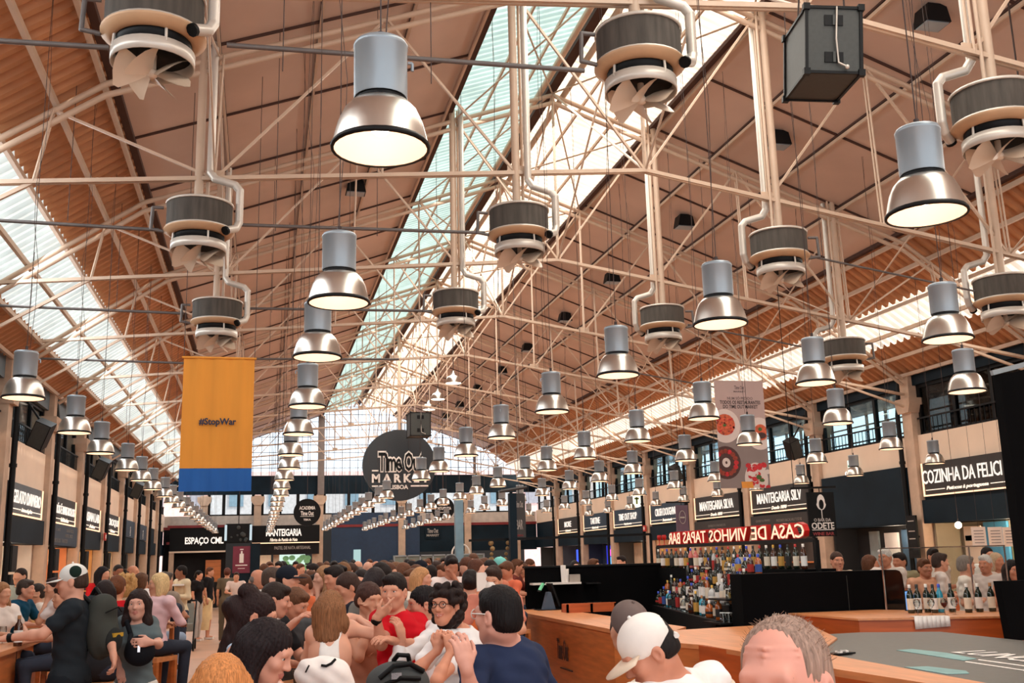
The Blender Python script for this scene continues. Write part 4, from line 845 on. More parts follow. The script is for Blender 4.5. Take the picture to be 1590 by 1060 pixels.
tp = [at_z(x, y, 1.1) for x, y in ((1030, 979), (1251, 966), (1300, 990), (1250, 1028), (1150, 1011), (1092, 1001), (1030, 996))]
mb = MB(); mb.slab(tp, 0.04); mb.build('worktop', M_WOODTOP, t)
mb = MB(); mb.slab([Vx((p.x, p.y, 1.06)) + (Vx((sum(q.x for q in tp)/7, sum(q.y for q in tp)/7, 1.06))-Vx((p.x, p.y, 1.06)))*0.02 for p in tp], 1.06); mb.build('body', M_WOOD, t)
a, b = at_z(1092, 1002, 1.09), at_z(1170, 1014, 1.09); mb = MB(); mb.beam((a.x-0.03, a.y, 0.55), (b.x-0.03, b.y, 0.55), 0.03, 1.09); mb.build('end_panel', M_WOODRED, t)
# orange cash-desk box on the island
a, b = at_y(880, 936, 14.9), at_y(957, 948, 14.9); t = thing('wooden_tray_box', 'low orange wooden box on the oak bar counter', 'box', ((a.x+b.x)/2, 14.9, 1.1)); w = b.x-a.x
mb = MB(); mb.lim(-w/2, w/2, 0, 0.03, 0, 0.13); mb.lim(-w/2, -w/2+0.03, 0, 0.3, 0, 0.12); mb.lim(-0.02, 0.02, 0, 0.3, 0, 0.12); mb.lim(w/2-0.03, w/2, 0, 0.3, 0, 0.12); mb.lim(-w/2, w/2, 0.27, 0.3, 0, 0.12); mb.build('box', M_WOODRED, t)
# black back walls of the bars
t = thing('bar_back_wall', 'low black back wall of the oak bar, left of the bottles', 'bar wall', (0, 16.6, 0))
a, b = at_y(817, 881, 16.6), at_y(1062, 884, 16.6); MB().lim(a.x, b.x, 0, 0.12, 0, a.z-0.01).build('panel', M_MATBLACK, t)
MB().lim(a.x-0.03, b.x, -0.02, 0.14, a.z-0.01, a.z+0.02).build('top_rail', M_BLACK, t)

MB().lim(a.x+0.05, a.x+0.85, -0.25, 0, 1.47, 1.5).build('shelf', M_WHITE, t)
MB().lim(a.x+0.95, a.x+1.2, -0.2, 0, 1.46, 1.48).build('shelf', M_BLACK, t); MB().lim(a.x+0.95, a.x+1.2, -0.2, 0, 1.16, 1.18).build('shelf', M_BLACK, t)
for i, dx in enumerate((0.52, 0.57)):
    c = thing('paper_cup_stack', '%s stack of white paper cups on the shelf of the black bar wall' % ordn(i), 'cups', (a.x+dx+0.06, 16.45, 1.5), 0, 'paper cup stacks'); mb = MB(); mb.lathe((0, 0, 0), [(0.035, 0), (0.045, 0.26-0.06*i), (0.04, 0.27-0.06*i), (0, 0.27-0.06*i)], 12); mb.build('cups', M_WHITE, c)
c = thing('plastic_box', 'clear plastic box of lids beside the paper cups', 'box', (a.x+0.76, 16.47, 1.5)); MB().lim(-0.09, 0.09, -0.07, 0.07, 0, 0.12).build('box', mat('cloudy_plastic', srgb(170, 160, 150), 0.3), c)
t = thing('bar_back_wall', 'tall matt black wall unit to the right of the bottle pyramid', 'bar wall', (0, 11.3, 0))
a, b = at_y(1150, 888, 11.3), at_y(1400, 884, 11.3); mb = MB(); X0, X1, Z1 = a.x, b.x, b.z
mb.prism([(X0, 0), (X1+0.12, 0), (X1, Z1-0.06), (X1-0.03, Z1-0.015), (X1-0.08, Z1), (X0, Z1)], 'y', 0, 0.3); mb.build('panel', M_MATBLACK, t)
mb = MB(); mb.lim(X0+1.36, X0+1.365, -0.004, 0, 0.9, Z1-0.05); mb.build('seam', M_SPKBLACK, t)
# stepped bottle shelves
t = thing('bottle_shelf_unit', 'black stepped shelf unit carrying the bottle pyramid', 'shelves', (0, 0, 0))
S0 = Vx((0.98, 11.9, 0)); S1 = Vx((1.86, 16.3, 0)); sd = (S1-S0).normalized(); sn = Vx((sd.y, -sd.x, 0))
ZS = [1.10, 1.27, 1.45, 1.62]
for k in range(4):
    mb = MB(); o = sn*(0.17*k); mb.slab([S0+o+Vx((0, 0, ZS[k])), S1+o+Vx((0, 0, ZS[k])), S1+sn*0.75+Vx((0, 0, ZS[k])), S0+sn*0.75+Vx((0, 0, ZS[k]))], 0.17 if k else 1.1); mb.build('step', M_BLACK, t)
def glassmat(name, col, rough=0.08, tr=0.0, **k): return mat(name, col, rough, 0.0, 0.05, 4, spec=0.9, **k)
G_DKGREEN = glassmat('dark_green_glass', srgb(22, 34, 24)); G_BROWN = glassmat('brown_glass', srgb(66, 30, 16)); G_CLEAR = pane_mat('clear_glass', (0.84, 0.86, 0.84), 0.22); G_AMBER = glassmat('amber_spirit', srgb(160, 82, 34)); G_BLUE = glassmat('blue_glass', srgb(50, 96, 190)); G_PINK = glassmat('pink_spirit', srgb(206, 110, 104)); G_FROST = glassmat('frosted_glass', srgb(186, 188, 188), 0.4); G_ORANGE = glassmat('orange_liqueur', srgb(206, 84, 30)); G_TEAL = glassmat('teal_glass', srgb(50, 150, 180))
LBL = [mat('cream_label', srgb(226, 214, 194), 0.7), mat('white_label', srgb(236, 234, 230), 0.7), mat('red_label', srgb(170, 40, 36), 0.7), mat('black_label', srgb(30, 28, 28), 0.6), mat('gold_label', srgb(196, 150, 70), 0.5), mat('blue_label', srgb(50, 80, 150), 0.6)]
CAPS = [mat('white_cap', srgb(230, 226, 220), 0.5), mat('black_cap', srgb(20, 20, 20), 0.5), mat('gold_cap', srgb(210, 168, 80), 0.35, 0.6), mat('red_cap', srgb(180, 40, 36), 0.5), mat('blue_cap', srgb(40, 70, 190), 0.4), mat('cork_cap', srgb(170, 120, 80), 0.8)]
PROF = {'wine': [(0.0, 0), (0.036, 0.002), (0.038, 0.02), (0.038, 0.19), (0.03, 0.22), (0.016, 0.245), (0.014, 0.30)],
        'spirit': [(0.0, 0), (0.04, 0.002), (0.042, 0.02), (0.042, 0.165), (0.034, 0.195), (0.015, 0.21), (0.014, 0.25)],
        'tall': [(0.0, 0), (0.032, 0.002), (0.034, 0.02), (0.034, 0.21), (0.022, 0.25), (0.013, 0.275), (0.013, 0.31)],
        'squat': [(0.0, 0), (0.052, 0.002), (0.056, 0.03), (0.056, 0.11), (0.04, 0.15), (0.016, 0.175), (0.015, 0.21)]}
BK = {}
def bottle(kind, g, lb, cp, gname):
    key = (kind, g.name, lb.name, cp.name)
    if key in BK: return copy_tree(BK[key])
    t = thing('bottle', '', 'bottle'); pr = PROF[kind]; mb = MB(); mb.lathe((0, 0, 0), pr, 12); mb.build('glass_body', g, t, fix=False)
    r = pr[2][0]; z0, z1 = pr[2][1]+0.02, pr[3][1]-0.03; mb = MB(); mb.lathe((0, 0, 0), [(r+0.0008, z0), (r+0.0008, z1)], 12); mb.build('paper_label', lb, t, fix=False)
    rt, zt_ = pr[-1]; mb = MB(); mb.lathe((0, 0, 0), [(rt+0.002, zt_-0.03), (rt+0.002, zt_+0.008), (0, zt_+0.009)], 10); mb.build('cap', cp, t, fix=False)
    BK[key] = t; return t
GN = {G_DKGREEN: 'dark green', G_BROWN: 'brown', G_CLEAR: 'clear', G_AMBER: 'amber', G_BLUE: 'blue', G_PINK: 'pink', G_FROST: 'frosted', G_ORANGE: 'orange', G_TEAL: 'teal'}
LN = ['cream', 'white', 'red', 'black', 'gold', 'blue']
rnd = random.Random(11)
TIERN = ['lowest', 'second', 'third', 'top']
for k in range(4):
    n = 17 if k < 3 else 15
    for i in range(n):
        u = (i+0.5)/n; p = S0.lerp(S1, 1-u*1.0)+sn*(0.17*k+0.09+rnd.uniform(-0.015, 0.015))
        g = rnd.choice([G_CLEAR, G_CLEAR, G_AMBER, G_BROWN, G_DKGREEN, G_FROST, G_BROWN, G_CLEAR, G_DKGREEN, G_ORANGE if i < 5 and k > 1 else G_CLEAR]); lb = rnd.choice([0, 1, 1, 3, 0, 4, 3, 2, 5]); kd = rnd.choice(['wine', 'spirit', 'tall', 'squat', 'spirit'])
        if k == 0 and i in (3, 12): g = G_TEAL
        if k == 3 and i < 3: g, kd = G_FROST, 'tall'
        if k == 3 and i == 11: g = G_BLUE
        b = bottle(kd, g, LBL[lb], CAPS[rnd.randrange(6)], None); b.location = (p.x, p.y, ZS[k]); b.rotation_euler = (0, 0, rnd.random()*6)
        tag(b, '%s bottle, %s label, %s from the left on the %s pyramid step' % (GN[g], LN[lb], ordn(i), TIERN[k]), 'bottle', 'bottles on the %s step of the pyramid' % TIERN[k])
# rail with the mirrored sign, wine bottles beneath it
RX = 2.28; RY0, RY1 = 11.68, 17.0; RZ = 2.03
t = thing('sign_rail', 'black metal rail frame standing on the black wall unit', 'frame', (0, 0, 0)); mb = MB(); mb.beam((RX, RY0, RZ), (RX, RY1, RZ), 0.05, 0.05); mb.build('rail', M_BLACK, t)
for y in (RY0, RY1): mb = MB(); mb.beam((RX, y, 1.0), (RX, y, RZ), 0.05, 0.05); mb.build('post', M_BLACK, t)
mb = MB(); mb.lim(RX-0.18, RX+0.25, 11.7, RY1, 0.0, 1.68); mb.build('lower_shelf', M_MATBLACK, t)
t = thing('letter_sign', 'row of red channel letters seen from behind on the black rail', 'sign', (RX, 0, RZ+0.025))
M_REDL = mat('red_channel_letter', srgb(196, 30, 26), 0.4); M_BACKL = glow('letter_back_glow', (1.0, 0.62, 0.42), 1.5)
y = 11.95
for wd, wl in (('CASA', 0.9), ('DE', 0.45), ('VINHOS', 1.3), ('TAPAS', 0.9), ('BAR', 0.5)):
    text_mesh(wd, M_REDL, (0.0, y+wl/2, 0.10), (0, 1, 0), (0, 0, 1), 0.20, wl, 0.07, 0.02, 'red_letters', t)
    text_mesh(wd, M_BACKL, (-0.006, y+wl/2, 0.10), (0, 1, 0), (0, 0, 1), 0.175, wl*0.985, 0.004, 0.0, 'lit_letter_backs', t); y += wl+0.12
mb = MB()
for k in range(2): yy = y+0.08+k*0.22; mb.lathe((0, yy, 0), [(0.04, 0), (0.04, 0.006), (0.007, 0.01), (0.007, 0.08), (0.035, 0.1), (0.04, 0.14), (0.035, 0.17)], 10)
mb.build('red_wine_glass', M_REDL, t)
for i in range(26):
    yv = 11.8+i*0.195; g = G_DKGREEN if i % 4 else G_BROWN; lb = [1, 0, 3, 4][i % 4]
    if i in (17, 18): g = G_PINK
    b = bottle('wine', g, LBL[lb], CAPS[(i*3) % 5], None); b.location = (RX-0.12, yv, 1.68); tag(b, '%s wine bottle, %s from the camera in the row under the red letter sign' % (GN[g], ordn(i)), 'bottle', 'wine bottles under the red letter sign')
# upside-down tumblers on the near steps and shelf
TUM = None
def tumbler():
    global TUM
    if TUM: return copy_tree(TUM)
    t = thing('tumbler', '', 'glass'); mb = MB(); mb.lathe((0, 0, 0), [(0.038, 0), (0.034, 0.12), (0.0, 0.12)], 14); mb.lathe((0, 0, 0), [(0.036, 0.0), (0.032, 0.112)], 14); mb.build('glass', G_CLEAR, t, fix=False)
    mb = MB(); mb.lathe((0, 0, 0), [(0.0345, 0.113), (0.0345, 0.123), (0.0, 0.123)], 14); mb.build('thick_base', G_FROST, t, fix=False); TUM = t; return t
for r_, (pxs, py, Y) in enumerate((((1132, 1141, 1150, 1158), 930, 11.75), ((1123, 1132, 1141, 1150, 1158), 967, 11.7))):
    for i, px in enumerate(pxs):
        p = at_y(px, py, Y); c = tumbler(); c.location = p; tag(c, 'upturned tumbler, %s from the left in the %s row beside the bottles' % (ordn(i), ('upper', 'lower')[r_]), 'glass', 'upturned tumblers in the %s row' % ('upper', 'lower')[r_])
    a, b = at_y(pxs[0]-8, py, Y), at_y(pxs[-1]+8, py, Y); t = thing('glass_shelf', 'small black shelf carrying the %s row of tumblers' % ('upper', 'lower')[r_], 'shelf', ((a.x+b.x)/2, Y, a.z)); MB().lim(-(b.x-a.x)/2, (b.x-a.x)/2, -0.06, 0.45, -0.02, 0).build('board', M_BLACK, t)
p = at_z(1206, 972, 1.1); c = thing('drinking_glass', 'clear stemless wine glass on the near counter behind the balding head', 'glass', (p.x, p.y, 1.1)); mb = MB(); mb.lathe((0, 0, 0), [(0.03, 0), (0.052, 0.05), (0.05, 0.1), (0.04, 0.135), (0.038, 0.135), (0.048, 0.1), (0.048, 0.05)], 18); mb.build('bowl', G_CLEAR, c, fix=False)
# wine-bar corner on the right
A, B, Cc, D_, D2 = Vx((1.62, 11.25, 0)), Vx((1.69, 9.92, 0)), Vx((3.4, 9.30, 0)), Vx((3.65, 9.98, 0)), Vx((2.75, 11.25, 0))
t = thing('bar_counter', 'orange wood corner counter of the wine bar with a white cloth over it', 'counter', (0, 0, 0)); mb = MB(); mb.slab([Vx((q.x, q.y, 1.19)) for q in (A, B, Cc, D_, D2)], 1.19); mb.build('body', M_WOODRED, t)
mb = MB(); mb.slab([Vx((q.x, q.y, 1.2)) for q in (A+Vx((-.02, 0, 0)), B+Vx((-.02, -.02, 0)), Cc+Vx((0, -.02, 0)), D_, D2)], 0.02); mb.build('worktop', M_WOODTOP, t)
u = (Cc-B).normalized(); nrm = Vx((u.y, -u.x, 0)); a = B+u*0.55; b = B+u*0.9; t = thing('tea_towel', 'white cloth draped over the edge of the orange corner counter', 'cloth', (0, 0, 0)); mb = MB()
pts = []
for i in range(9):
    q = a.lerp(b, i/8); w_ = 0.006*math.sin(i*1.7); pts.append((q-nrm*0.14+Vx((0, 0, 1.208)), q+nrm*(0.034+w_)+Vx((0, 0, 1.212)), q+nrm*(0.038+w_)+Vx((0, 0, 1.085+0.003*i))))
for i in range(8):
    for j in range(2): mb.add([pts[i][j], pts[i+1][j], pts[i+1][j+1], pts[i][j+1]], [(0, 1, 2, 3)], True)
o = mb.build('cloth', M_PRINTW, t); o.modifiers.new('s', 'SOLIDIFY').thickness = 0.004
for i in range(9):
    px, py = [(1413, 912), (1425, 918), (1438, 905), (1449, 910), (1459, 915), (1478, 925), (1503, 922), (1520, 920), (1540, 922)][i]; Yb = 10.35-0.028*(px-1413)/10+0.06*(i % 3)
    p = at_y(px, py+14, Yb); b = bottle('wine', G_DKGREEN if i != 4 else G_TEAL, LBL[1 if i % 2 else 0], CAPS[[0, 1, 0, 1, 4, 1, 0, 0, 5][i]], None); b.location = (p.x, p.y, 1.2); tag(b, 'wine bottle, %s from the left on the wine bar corner counter' % ordn(i), 'bottle', 'wine bottles on the corner counter')
for i, (px, Yg) in enumerate(((1424, 10.0), (1446, 9.98), (1466, 9.92), (1482, 9.9))):
    p = at_y(px, 940, Yg); c = thing('wine_glass', '%s wine glass from the left behind the white cloth on the corner counter' % ordn(i), 'glass', (p.x, p.y, 1.2), 0, 'wine glasses on the corner counter'); mb = MB(); mb.lathe((0, 0, 0), [(0.032, 0.0), (0.03, 0.003), (0.004, 0.006), (0.004, 0.07), (0.03, 0.1), (0.037, 0.13), (0.03, 0.17), (0.028, 0.17), (0.035, 0.13)], 14); mb.build('glass', G_CLEAR, c, fix=False)
    if i == 2: mb = MB(); mb.lathe((0, 0, 0), [(0.005, 0.075), (0.028, 0.1), (0.034, 0.125), (0, 0.126)], 12); mb.build('red_wine', mat('red_wine', srgb(110, 20, 26), 0.1), c)
t = thing('glass_screen', 'clear glass sneeze guard standing on the wine bar corner counter', 'screen', (0, 0, 0)); pa, pb = D2+Vx((.1, -.04, 0)), D_+Vx((0.0, .06, 0)); a = Vx((0, 0, 1.9)); pm = (pa+pb)/2; rz = math.atan2(pb.y-pa.y, pb.x-pa.x); ln = (pb-pa).length; t.location = (pm.x, pm.y, 0); t.rotation_euler = (0, 0, rz); mb = MB(); mb.lim(-ln/2, ln/2, 0, 0.008, 0, a.z); mb.build('pane', pane_mat('screen_glass', (0.92, 0.93, 0.92), 0.1), t)
mb = MB(); mb.lim(-ln/2, ln/2, -0.005, 0.012, a.z, a.z+0.012); mb.build('top_edge', M_CHROME, t)
for f in (0.0, 0.72, 0.99): x = ln*(f-.5); MB().lim(x, x+0.012, -0.01, 0.015, 0, a.z).build('edge_post', M_CHROME, t)
p = at_y(1410, 925, 10.5); t = thing('tablet_screen', 'small glowing blue screen at the edge of the black wall unit', 'screen', (p.x, p.y, 1.2)); mb = MB(); mb.box((0, 0, 0.13), (0.1, 0.02, 0.22)); mb.build('case', M_BLACK, t); mb = MB(); mb.box((0, -0.012, 0.13), (0.085, 0.004, 0.2)); mb.build('display', glow('blue_screen', (0.25, 0.5, 1.0), 0.9), t)
# black screens at the right edge
a = at_y(1536, 580, 8.8); b = at_y(1561, 903, 8.8); t = thing('black_screen', 'huge black screen panel cutting off the right edge of the picture', 'screen', (0, 8.8, 0)); mb = MB(); mb.prism([(2.85, 1.56), (4.4, 1.56), (4.4, 3.95), (3.0, 3.62), (2.85, 3.60)], 'y', 0, 0.12); mb.build('panel', M_MATBLACK, t)
mb = MB(); mb.beam((2.8, 0.06, 3.62), (4.4, 0.06, 4.0), 0.04, 0.05); mb.build('top_rail', M_GREYMET, t)
for x in (3.6, 4.2): mb = MB(); mb.bar((x, 0.06, 3.8), (x, 0.06, roof_z(x)+0.015), 0.01, 6); mb.build('hanger_cable', M_CABLE, t)
t = thing('black_side_board', 'black side board standing on the counter at the right edge', 'panel', (0, 8.75, 0)); a = at_y(1553, 902, 8.75); mb = MB(); mb.prism([(a.x+0.05, 1.0), (a.x+1.2, 1.0), (a.x+1.2, a.z), (a.x, a.z)], 'y', 0, 0.1); mb.build('board', M_MATBLACK, t); MB().lim(a.x-0.05, a.x+1.2, -0.05, 0.15, 0.0, 1.02).build('plinth', M_WOODRED, t)
# grey topped counter at lower right
t = thing('bar_counter', 'wide grey topped counter with oak edging at the lower right', 'counter', (0, 0, 0))
gp = [at_z(x, y, 1.08) for x, y in ((1248, 992), (1265, 986), (1335, 982), (1460, 981), (1590, 995), (1760, 1020), (1800, 1112), (1518, 1060), (1300, 1020), (1248, 1008))]
mb = MB(); mb.slab([Vx((p.x, p.y, 1.084)) for p in gp], 0.03); mb.build('grey_top', mat('dark_grey_laminate', srgb(92, 90, 86), 0.5, 0, 0.08, 20), t)
eg = [at_z(x, y, 1.08) for x, y in ((1222, 1003), (1300, 1020), (1518, 1060), (1800, 1112), (1800, 1165), (1440, 1063), (1300, 1041), (1222, 1024))]
mb = MB(); mb.slab([Vx((p.x, p.y, 1.09)) for p in eg], 0.05); mb.build('oak_edge', M_WOODTOP, t)
fr = [Vx((p.x, p.y, 1.04)) for p in (eg[7], eg[6], eg[5], eg[4])]
mb = MB()
for i in range(3): d = (fr[i+1]-fr[i]).normalized(); n_ = Vx((-d.y, d.x, 0))*-0.03; mb.slab([fr[i], fr[i+1], fr[i+1]-n_, fr[i]-n_], 1.04)
mb.build('front_panel', M_WOODRED, t)
def flat(mbx, pts, z, th=0.003): mbx.slab([at_z(x, y, z) for x, y in pts], th)
mb = MB(); flat(mb, ((1392, 1009), (1416, 1007), (1470, 1013), (1516, 1022), (1496, 1025)), 1.088); flat(mb, ((1404, 1035), (1440, 1034), (1500, 1041), (1505, 1045), (1470, 1046)), 1.088); mb.build('teal_stripes', mat('teal_print', srgb(120, 160, 160), 0.6), t)
mb = MB(); flat(mb, ((1520, 1023), (1600, 1034), (1600, 1035), (1518, 1024)), 1.088); flat(mb, ((1500, 1026), (1600, 1041), (1600, 1042), (1498, 1027)), 1.088); mb.build('cream_rules', M_PRINTW, t)
o_ = at_z(1548, 1018, 1.09); a = at_z(1505, 1014, 1.09); b = at_z(1600, 1026, 1.09); text_mesh('LUNCH', M_PRINTW, at_z(1566, 1019, 1.089), (b-a), Vx((0, 0, 1)).cross(b-a), 0.30, 0.95, 0.002, 0.0, 'printed_letters', t)
p = at_z(1306, 1015, 1.09); t = thing('tray', 'small black tray with cutlery and white scraps on the grey counter', 'tray', (p.x, p.y, 1.088), 0.3); MB().box((0, 0, 0.008), (0.2, 0.12, 0.012)).build('tray', M_BLACK, t); mb = MB(); rnd = random.Random(4)
for i in range(7): mb.box((rnd.uniform(-.08, .07), rnd.uniform(-.04, .04), 0.022), (0.05, 0.02, 0.012), rnd.random()*3)
mb.build('white_scraps', M_PRINTW, t)
# posts and rail of the bar canopy, card readers on the counter
for (px, py, Y, r, zt_, lab, m) in ((795, 766, 17.0, 0.06, 2.97, 'dark blue square post of the bar canopy carrying the BAR sign', M_NAVY), (712, 785, 18.5, 0.07, 2.95, 'pale blue lit post standing in the crowd', mat('pale_blue_post', srgb(120, 150, 165), 0.4))):
    p = at_y(px, py, Y); t = thing('canopy_post', lab, 'post', (p.x, Y, 0)); MB().lim(-r, r, -r, r, 0, zt_).build('post', m, t); MB().lim(-r-0.03, r+0.03, -r-0.03, r+0.03, 0, 0.02).build('foot_plate', M_BLACK, t)
a, b = at_y(728, 839, 17.2), at_y(1010, 829, 17.2); t = thing('canopy_rail', 'thin black rail of the bar canopy with hanging dried plants', 'rail', (0, 17.2, 0)); mb = MB(); mb.beam((a.x, 0, a.z), (b.x, 0, b.z), 0.04, 0.04); mb.build('rail', M_BLACK, t)
MB().lim(b.x-0.02, b.x+0.02, -0.02, 0.02, 0, b.z).build('rail_post', M_BLACK, t)
for px in (762, 787): q = at_y(px, 845, 17.2); mb = MB(); [mb.ball((q.x+rnd.uniform(-.03, .03), rnd.uniform(-.03, .03), a.z-0.05-0.09*j), rnd.uniform(.03, .05), 8, 5) for j in range(6)]; mb.build('dried_plant', mat('dried_plant', srgb(150, 120, 80), 0.9, 0, 0.4, 20), t)
p = at_z(851, 946, 1.1); t = thing('card_terminal', 'black payment terminal with a green screen on the oak bar counter', 'till', (p.x-0.02, p.y-0.1, 1.1)); mb = MB(); mb.prism([(-0.1, 0), (0.1, 0), (0.03, 0.27), (-0.02, 0.27)], 'y', -0.07, 0.07); mb.build('stand', mat('blue_grey_case', srgb(70, 88, 108), 0.4), t)
mb = MB(); mb.beam((-0.14, 0.02, 0.28), (-0.06, 0.02, 0.42), 0.14, 0.02); mb.build('reader', M_BLACK, t); mb = MB(); mb.beam((-0.135, -0.005, 0.305), (-0.075, -0.005, 0.405), 0.09, 0.03); mb.build('green_screen', glow('green_screen', (0.3, 0.8, 0.4), 0.8), t)
mb = MB(); mb.beam((0.05, 0.1, 0.40), (0.17, 0.1, 0.05), 0.3, 0.03); mb.beam((0.08, 0.1, 0.0), (0.08, 0.1, 0.2), 0.06, 0.06); mb.build('monitor', M_BLACK, t); MB().box((0, 0, 0.005), (0.4, 0.3, 0.01)).build('base', M_BLACK, t)
# signs standing over the bars
t, w, h, c = blade_sign('hanging_sign', 'black hanging sign with a white wine glass drawing', 1252, 764, 1300, 832, 14.5, M_BLACK, (('O BAR DA', -0.13, 0.62, 0.07, M_DIMW), ('ODETE', -0.26, 0.82, 0.14, M_PRINTW), ('WINE BAR', -0.44, 0.78, 0.07, M_DIMR)))
mb = MB(); mb.add([(0.085*math.cos(i*PI/10)*(1 if math.sin(i*PI/10) < 0 else 0.8), -0.006, h*0.27+0.12*math.sin(i*PI/10)) for i in range(20)], [tuple(range(20))]); mb.lim(-0.006, 0.006, -0.008, -0.004, h*-0.1, h*0.12); mb.lim(-w*0.4, w*0.4, -0.008, -0.004, -h*0.36, -h*0.345); mb.build('drawn_glass', M_PRINTW, t)
mb = MB(); mb.add([(0.04*math.cos(i*PI/10), -0.012, h*0.22+0.075*math.sin(i*PI/10)) for i in range(20)], [tuple(range(20))]); mb.build('drawn_head', M_BLACK, t)
mb = MB(); mb.beam((-w/2-0.25, 0.02, h/2+0.06), (w/2+0.05, 0.02, h/2+0.08), 0.03, 0.03); mb.bar((0, 0.02, h/2), (0, 0.02, h/2+0.07), 0.008); mb.bar((-w/2-0.2, 0.02, h/2+0.06), (-w/2-0.2, 0.02, roof_z(c.x-0.4)+0.015-c.z), 0.006, 5); mb.build('hanging_arm', M_BLACK, t)
M_MAUVE2 = mat('mauve_sign', srgb(96, 74, 92), 0.6)
t, w, h, c = blade_sign('hanging_sign', 'narrow mauve hanging sign reading BEER behind the red letters', 1049, 784, 1071, 840, 20, M_MAUVE2, (('BEER', -0.28, 0.7, 0.09, M_PRINTW), ('BAR', -0.40, 0.5, 0.07, M_DIMW)))
mb = MB(); mb.tube([(0.07*math.cos(a), -0.008, 0.12+0.13*math.sin(a)) for a in [i*PI/10 for i in range(21)]], 0.006, 5); mb.lim(-0.05, 0.05, -0.01, -0.004, 0.1, 0.13); mb.build('oval_emblem', M_DIMW, t); mb = MB(); mb.beam((-w/2-0.2, 0.02, h/2+0.06), (w/2+0.05, 0.02, h/2+0.06), 0.03, 0.03); mb.bar((0, 0.02, h/2), (0, 0.02, h/2+0.06), 0.008); mb.bar((0, 0.02, h/2+0.06), (0, 0.02, roof_z(c.x)+0.015-c.z), 0.005, 5); mb.build('hanging_arm', M_BLACK, t)

# ------------------------------------------------------------------ tables and stools
def long_table(label, x0, x1, y0, y1, z, mtop=M_WOODTOP, apron=0.12):
    t = thing('long_table', label, 'table', ((x0+x1)/2, (y0+y1)/2, 0)); w, l = (x1-x0)/2, (y1-y0)/2
    MB().lim(-w, w, -l, l, z-0.05, z).build('tabletop', mtop, t); MB().lim(-w+0.03, w-0.03, -l+0.03, l-0.03, z-0.05-apron, z-0.05).build('apron', M_WOOD, t)
    for sx in (-1, 1):
        for sy in (-1, 1): MB().lim(sx*(w-0.14), sx*(w-0.04), sy*(l-0.14), sy*(l-0.04), 0, z-0.05).build('leg', M_WOOD, t)
    return t
t = thing('bar_counter', 'oak panelled high counter along the left side by the standing man', 'counter', (0, 0, 0)); mb = MB(); e0, e1 = Vx((-6.86, 6.0, 0)), Vx((-6.92, 16.4, 0)); mb.slab([Vx((e0.x, e0.y, 1.1)), Vx((e1.x, e1.y, 1.1)), Vx((e1.x-0.55, e1.y, 1.1)), Vx((e0.x-0.55, e0.y, 1.1))], 0.05); mb.build('worktop', M_WOODTOP, t)
mb = MB(); mb.slab([Vx((e0.x-0.06, e0.y, 1.05)), Vx((e1.x-0.06, e1.y, 1.05)), Vx((e1.x-0.5, e1.y, 1.05)), Vx((e0.x-0.5, e0.y, 1.05))], 1.05); mb.build('body', M_WOOD, t); mb = MB()
for f in (0.2, 0.35, 0.5, 0.65, 0.8): q = e0.lerp(e1, f); mb = MB(); mb.lim(q.x-0.075, q.x-0.055, q.y-0.01, q.y+0.01, 0.02, 1.04); mb.build('panel_joint', M_JOINT, t)
TABLES = [('oak table where the woman in the white tank top sits', -4.25, -2.45, 7.2, 11.6, 1.0), ('oak table behind the red shirt group', -4.3, -2.5, 13.2, 18.5, 1.0), ('long oak table in the middle of the crowd', -4.2, -2.5, 20.0, 27.0, 1.0), ('long oak table at the far end of the crowd', -4.2, -2.5, 29.0, 38.0, 1.0), ('oak table right of centre among the far crowd', -1.1, 0.5, 21.0, 28.0, 1.0), ('oak table far right of centre in the crowd', -1.1, 0.5, 30.5, 38.0, 1.0), ('oak table along the left row beyond the aisle', -7.6, -6.75, 17.2, 24.0, 1.05), ('oak table at the far end of the left row', -7.6, -6.75, 26.0, 34.0, 1.05)]
for a in TABLES: long_table(*a)
def make_stool(back=True):
    t = thing('bar_stool', '', 'stool'); h = 0.74
    MB().lim(-0.19, 0.19, -0.19, 0.19, h-0.04, h).build('seat', M_WOODTOP, t)
    for sx in (-1, 1):
        for sy in (-1, 1): MB().lim(sx*0.145, sx*0.19, sy*0.145, sy*0.19, 0, h-0.04 if sx < 0 or not back else h+0.24).build('leg', M_WOOD, t)
    for (a, b) in (((-.17, -.17), (.17, -.17)), ((-.17, .17), (.17, .17)), ((.17, -.17), (.17, .17)), ((-.17, -.17), (-.17, .17))): MB().beam((*a, 0.28), (*b, 0.28), 0.025, 0.04).build('stretcher', M_WOOD, t)
    if back: MB().lim(0.15, 0.185, -0.19, 0.19, h+0.1, h+0.24).build('backrest', M_WOOD, t)
    return t
stool0 = make_stool(); stool_used = [False]
def stool_at(x, y, rz, label, group=None):
    o = stool0 if not stool_used[0] else copy_tree(stool0); stool_used[0] = True
    o.location = (x, y, 0); o.rotation_euler = (0, 0, rz); tag(o, label, 'stool', group); return o
for i, (px, py, D) in enumerate(((60, 1008, 7.6), (118, 1052, 5.2), (35, 1052, 6.4))):
    p = at_d(px, py, D); stool_at(p.x, p.y, [0.6, -1.3, 0.9][i], ['oak bar stool tucked under the left counter beside the standing man', 'oak bar stool with its back at the bottom edge left of the aisle', 'oak bar stool in the bottom left corner'][i])
